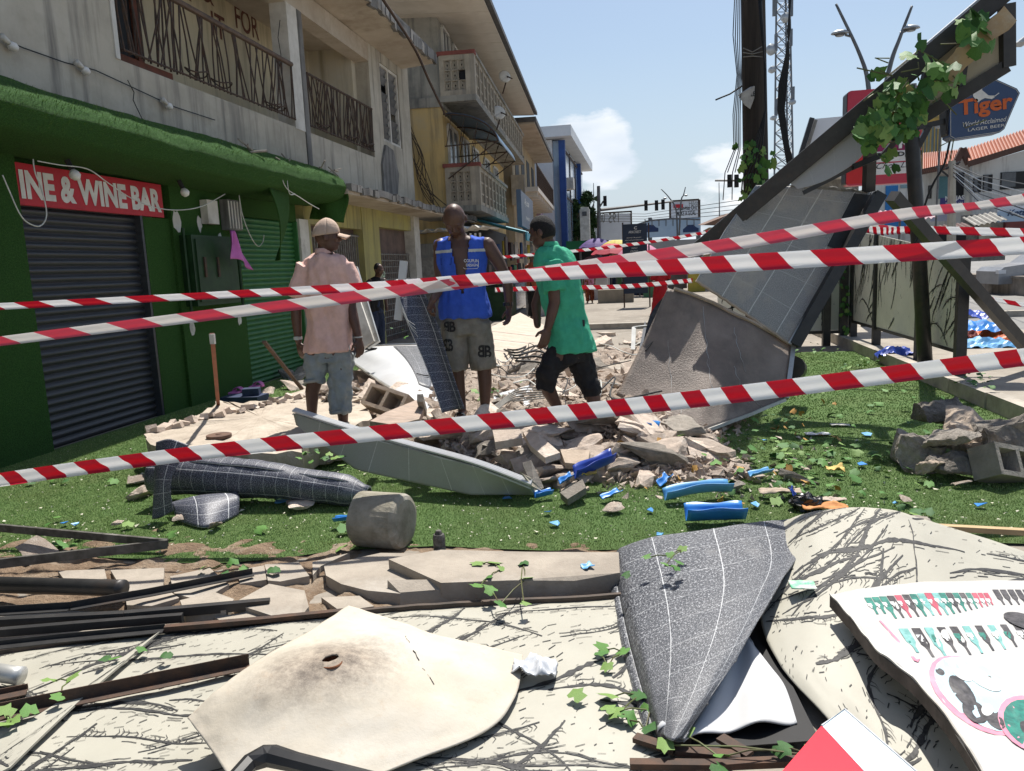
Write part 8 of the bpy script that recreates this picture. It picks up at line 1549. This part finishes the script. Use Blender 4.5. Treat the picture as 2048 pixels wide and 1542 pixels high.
# heap of blue and orange waste by the road
for k, (px, py, s_, mt, lb) in enumerate(((1950, 632, .35, BPD, 'deep blue crate scrap on the roadside waste heap'), (1960, 655, .4, BP, 'bright blue sheet on the roadside waste heap'), (1985, 672, .38, mat('orange_plastic', (.60, .13, .03), scale=4, rough=.5), 'orange sheet on the roadside waste heap'), (1970, 690, .36, BPL, 'light blue sheet at the foot of the roadside heap'), (1925, 672, .3, mat('maroon_scrap', (.2, .04, .04), scale=4), 'maroon scrap on the roadside waste heap'), (2020, 680, .3, bpy.data.materials.get('orange_plastic') or BP, 'orange scrap at the right of the roadside heap'), (1790, 706, .25, BPD, 'dark blue bag behind the fence post'))):
    p = G(px, py, .16 + .16 * (k < 2)); m = MB(); m.sheet(lambda u, v: p + V(((u - .5) * s_ * 1.8, (v - .5) * s_ * 1.4, .10 * nz(u * 2.5, v * 2.5, 1, k * 3.3) + .10 * math.sin(u * 3.1) * math.sin(v * 3.1))), 14, 12, .006); tag(m.build('waste_sheet', mt), lb, 'waste')
# black bag, orange rag, paper, yellow foam on the turf
BAGM = mat('black_bag', (.012, .012, .013), scale=6, rough=.25, spec=.5)
p = G(1612, 1005, .06); m = MB(); m.sheet(lambda u, v: p + V((math.cos(u * 6.28) * math.cos((v - .5) * 2.9) * .10, math.sin(u * 6.28) * math.cos((v - .5) * 2.9) * .07, .05 * math.sin((v - .5) * 2.9))) * 1.0 + V((nz(u * 5, v * 5, 1, 1), nz(u * 5, v * 5, 1, 2), nz(u * 5, v * 5, 1, 3))) * .022, 26, 16, .002); tag(m.build('black_bag', BAGM), 'crumpled black plastic bag on the turf before the humped board', 'bag')
def rag(px, py, w, h, mt, lb, cat, z=.045, a=.03): p = G(px, py, z); m = MB(); m.sheet(lambda u, v: p + V(((u - .5) * w, (v - .5) * h, a * (nz(u * 2.6, v * 2.6, 1, px) + .6))), 14, 10, .004); return tag(m.build('scrap', mt, smooth=True), lb, cat)
rag(1650, 1018, .26, .12, mat('orange_rag', (.55, .25, .09), (.46, .19, .06), scale=8), 'orange rag lying by the humped board', 'rag'); rag(1670, 940, .12, .10, mat('yellow_foam', (.62, .46, .16), (.5, .35, .1), scale=10), 'yellow foam scrap on the turf', 'foam'); rag(1175, 948, .12, .09, bpy.data.materials['yellow_foam'], 'yellow scrap behind the deep blue trough', 'foam', .14); rag(1635, 868, .20, .09, SOLW, 'white card on the shaded turf', 'card', .03, .01); rag(1680, 850, .16, .07, WHITEP, 'pale paper at the edge of the shade', 'paper', .03, .01); rag(1660, 1000, .18, .08, RUB, 'flat pale fragment by the black bag', 'fragment', .05, .015); rag(1560, 985, .26, .09, BLOCKM, 'long flat tan fragment on the turf', 'fragment', .05, .02); rag(1830, 1040, .16, .10, RUBD, 'grey board scrap behind the humped board', 'scrap', .04, .01)
rag(1070, 1345, .16, .12, mat('clear_plastic', (.55, .57, .60), scale=9, rough=.2, spec=.6), 'crumpled clear plastic by the holed sheet', 'plastic', .07, .05); rag(1605, 1170, .10, .08, mat('green_print_scrap', (.10, .45, .25), (.6, .6, .55), scale=14), 'small green printed scrap on the humped board', 'scrap', .2, .004)
p = G(1862, 758, .10); m = MB(); m.sheet(lambda u, v: p + V(((u - .5) * .12, .02 * math.sin(u * 5), v * .14 + .03 * u)), 6, 6, .004); tag(m.build('green_wrapper', mat('lime_wrapper', (.05, .45, .08), scale=9, rough=.4)), 'lime green wrapper at the foot of the black post', 'wrapper')
# stones and tan chunk at the left edge, scraps around the roll
for px, py, s_, mi, lb in ((70, 1105, .24, 4, 'pale concrete wedge under the steel V at the left edge'), (285, 985, .20, 8, 'tan flat stone left of the rolled sheet'), (275, 960, .16, 14, 'small tan stone behind the rolled sheet'), (365, 1035, .14, 3, 'brown stone under the standing flap'), (430, 1048, .10, 6, 'grey stone at the curled flap'), (600, 1004, .22, 9, 'flat stone under the rolled sheet'), (660, 918, .26, 13, 'tan stone between slab and propped panel'), (235, 1045, .06, 2, 'pebble on the turf at left'), (1225, 1015, .14, 16, 'pointed stone in front of the heap'), (1925, 965, .09, 1, 'flat pebble near the right pile'), (1810, 998, .08, 18, 'round pebble on the shaded turf')):
    o = bpy.data.objects.new('loose_stone', CH[mi]); COL.objects.link(o); p = G(px, py, .05); o.location = p; o.scale = (s_, s_ * .8, s_ * .6); o.rotation_euler = (r8.uniform(-.3, .3), r8.uniform(-.3, .3), r8.uniform(0, 6)); tag(o, lb, 'stone')
# wires and cables tangled in the rubble
for k in range(16):
    x0_, y0_ = r8.uniform(1010, 1200), r8.uniform(690, 800); pts = [GH(x0_ + i * r8.uniform(10, 40) * (1 if k % 2 else -1), y0_ + r8.uniform(-22, 22), .05) + up * r8.uniform(.03, .14) for i in range(5)]; o = wire('rubble_wire', pts, r8.uniform(.004, .009), WIRE if k % 3 else WIREW, 'bent wire tangled in the rubble behind the green shirt man'); o['group'] = 'wires in the rubble field'
for k in range(5): o = wire('black_hose', [GH(1000 + k * 9, 700 + k * 8, .06) + up * .06, GH(1035, 715 + k * 6, .06) + up * .10, GH(1075, 690 + k * 12, .06) + up * .08, GH(1110, 705 + k * 10, .06) + up * .05], .014, WIRE, 'black hose looped between the men in the vest and green shirt'); o['group'] = 'black hoses between the men'
for k in range(6): o = wire('grey_cable', [GH(960 + k * 4, 845, .04) + up * .04, GH(1000 + k * 3, 815, .05) + up * .05, GH(1040, 790 + k * 5, .05) + up * .06, GH(1090, 785 + k * 4, .05) + up * .04], .006, GRL, 'grey cable of the bunch in front of the vest man'); o['group'] = 'grey cables before the vest man'
for k, (pts_, lb) in enumerate((([(985, 790, .36), (1060, 770, .36), (1075, 800, .3), (1000, 835, .3)], 'pale sheet in the rubble right of the vest man'), ([(1190, 725, .34), (1290, 715, .36), (1285, 735, .32), (1195, 750, .32)], 'thin pale slab behind the green shirt man'), ([(1290, 640, .6), (1300, 700, .4), (1290, 735, .3), (1278, 700, .4)], 'dark bent plate at the corner of the brown panel'))):
    shard(pts_, .02, (SOLW, CONC, BLK)[k], lb)
# twigs and greens in the rubble and by the kerb
for cx, cy, z, n, lb in ((970, 790, .35, 22, 'small green weeds beside the sandals'), (835, 660, .7, 12, 'green leaves caught on the held sheet'), (1700, 735, .06, 26, 'ivy remains lying at the fence foot'), (1960, 770, .17, 18, 'ivy remains on the pavement edge'), (1640, 700, .06, 14, 'torn leaves under the return fence'), (650, 915, .25, 14, 'pale weeds between the slab and the rolled sheet'), (1545, 850, .05, 20, 'leaf litter at the edge of the brown panel')):
    q = thing('leaf_tuft', G(cx, cy, z), lb, 'leaves'); [leaf(q, G(cx + r8.gauss(0, 22), cy + r8.gauss(0, 10), z) + up * r8.uniform(0, .08), r8.uniform(.05, .11), r8) for _ in range(n)]
# fine repeated pieces too small to pick apart in the photograph
for o in COL.objects:
    if o.parent is not None and o.type == 'MESH' and o.name.split('.')[0] in ('rods', 'window_bars', 'bars', 'sliding_grille', 'lattice_gate', 'antennas', 'lattice', 'beam_bolts', 'wired_top', 'mullions', 'posts', 'gantry', 'printed_bottles', 'brush_print', 'balcony_rail', 'window_guard', 'wires', 'stems', 'striped_valance', 'broken_ridge', 'awning_edge', 'peeled_patch', 'wall_cracks', 'crack', 'canopy_frame', 'plate_shade', 'plate_shine', 'dark_photo', 'roof_slab', 'stem', 'rim', 'lettering', 'painted_words', 'vest_lettering', 'pencilled_digits', 'painted_mark', 'hanging_goods'):
        o['kind'] = 'stuff'
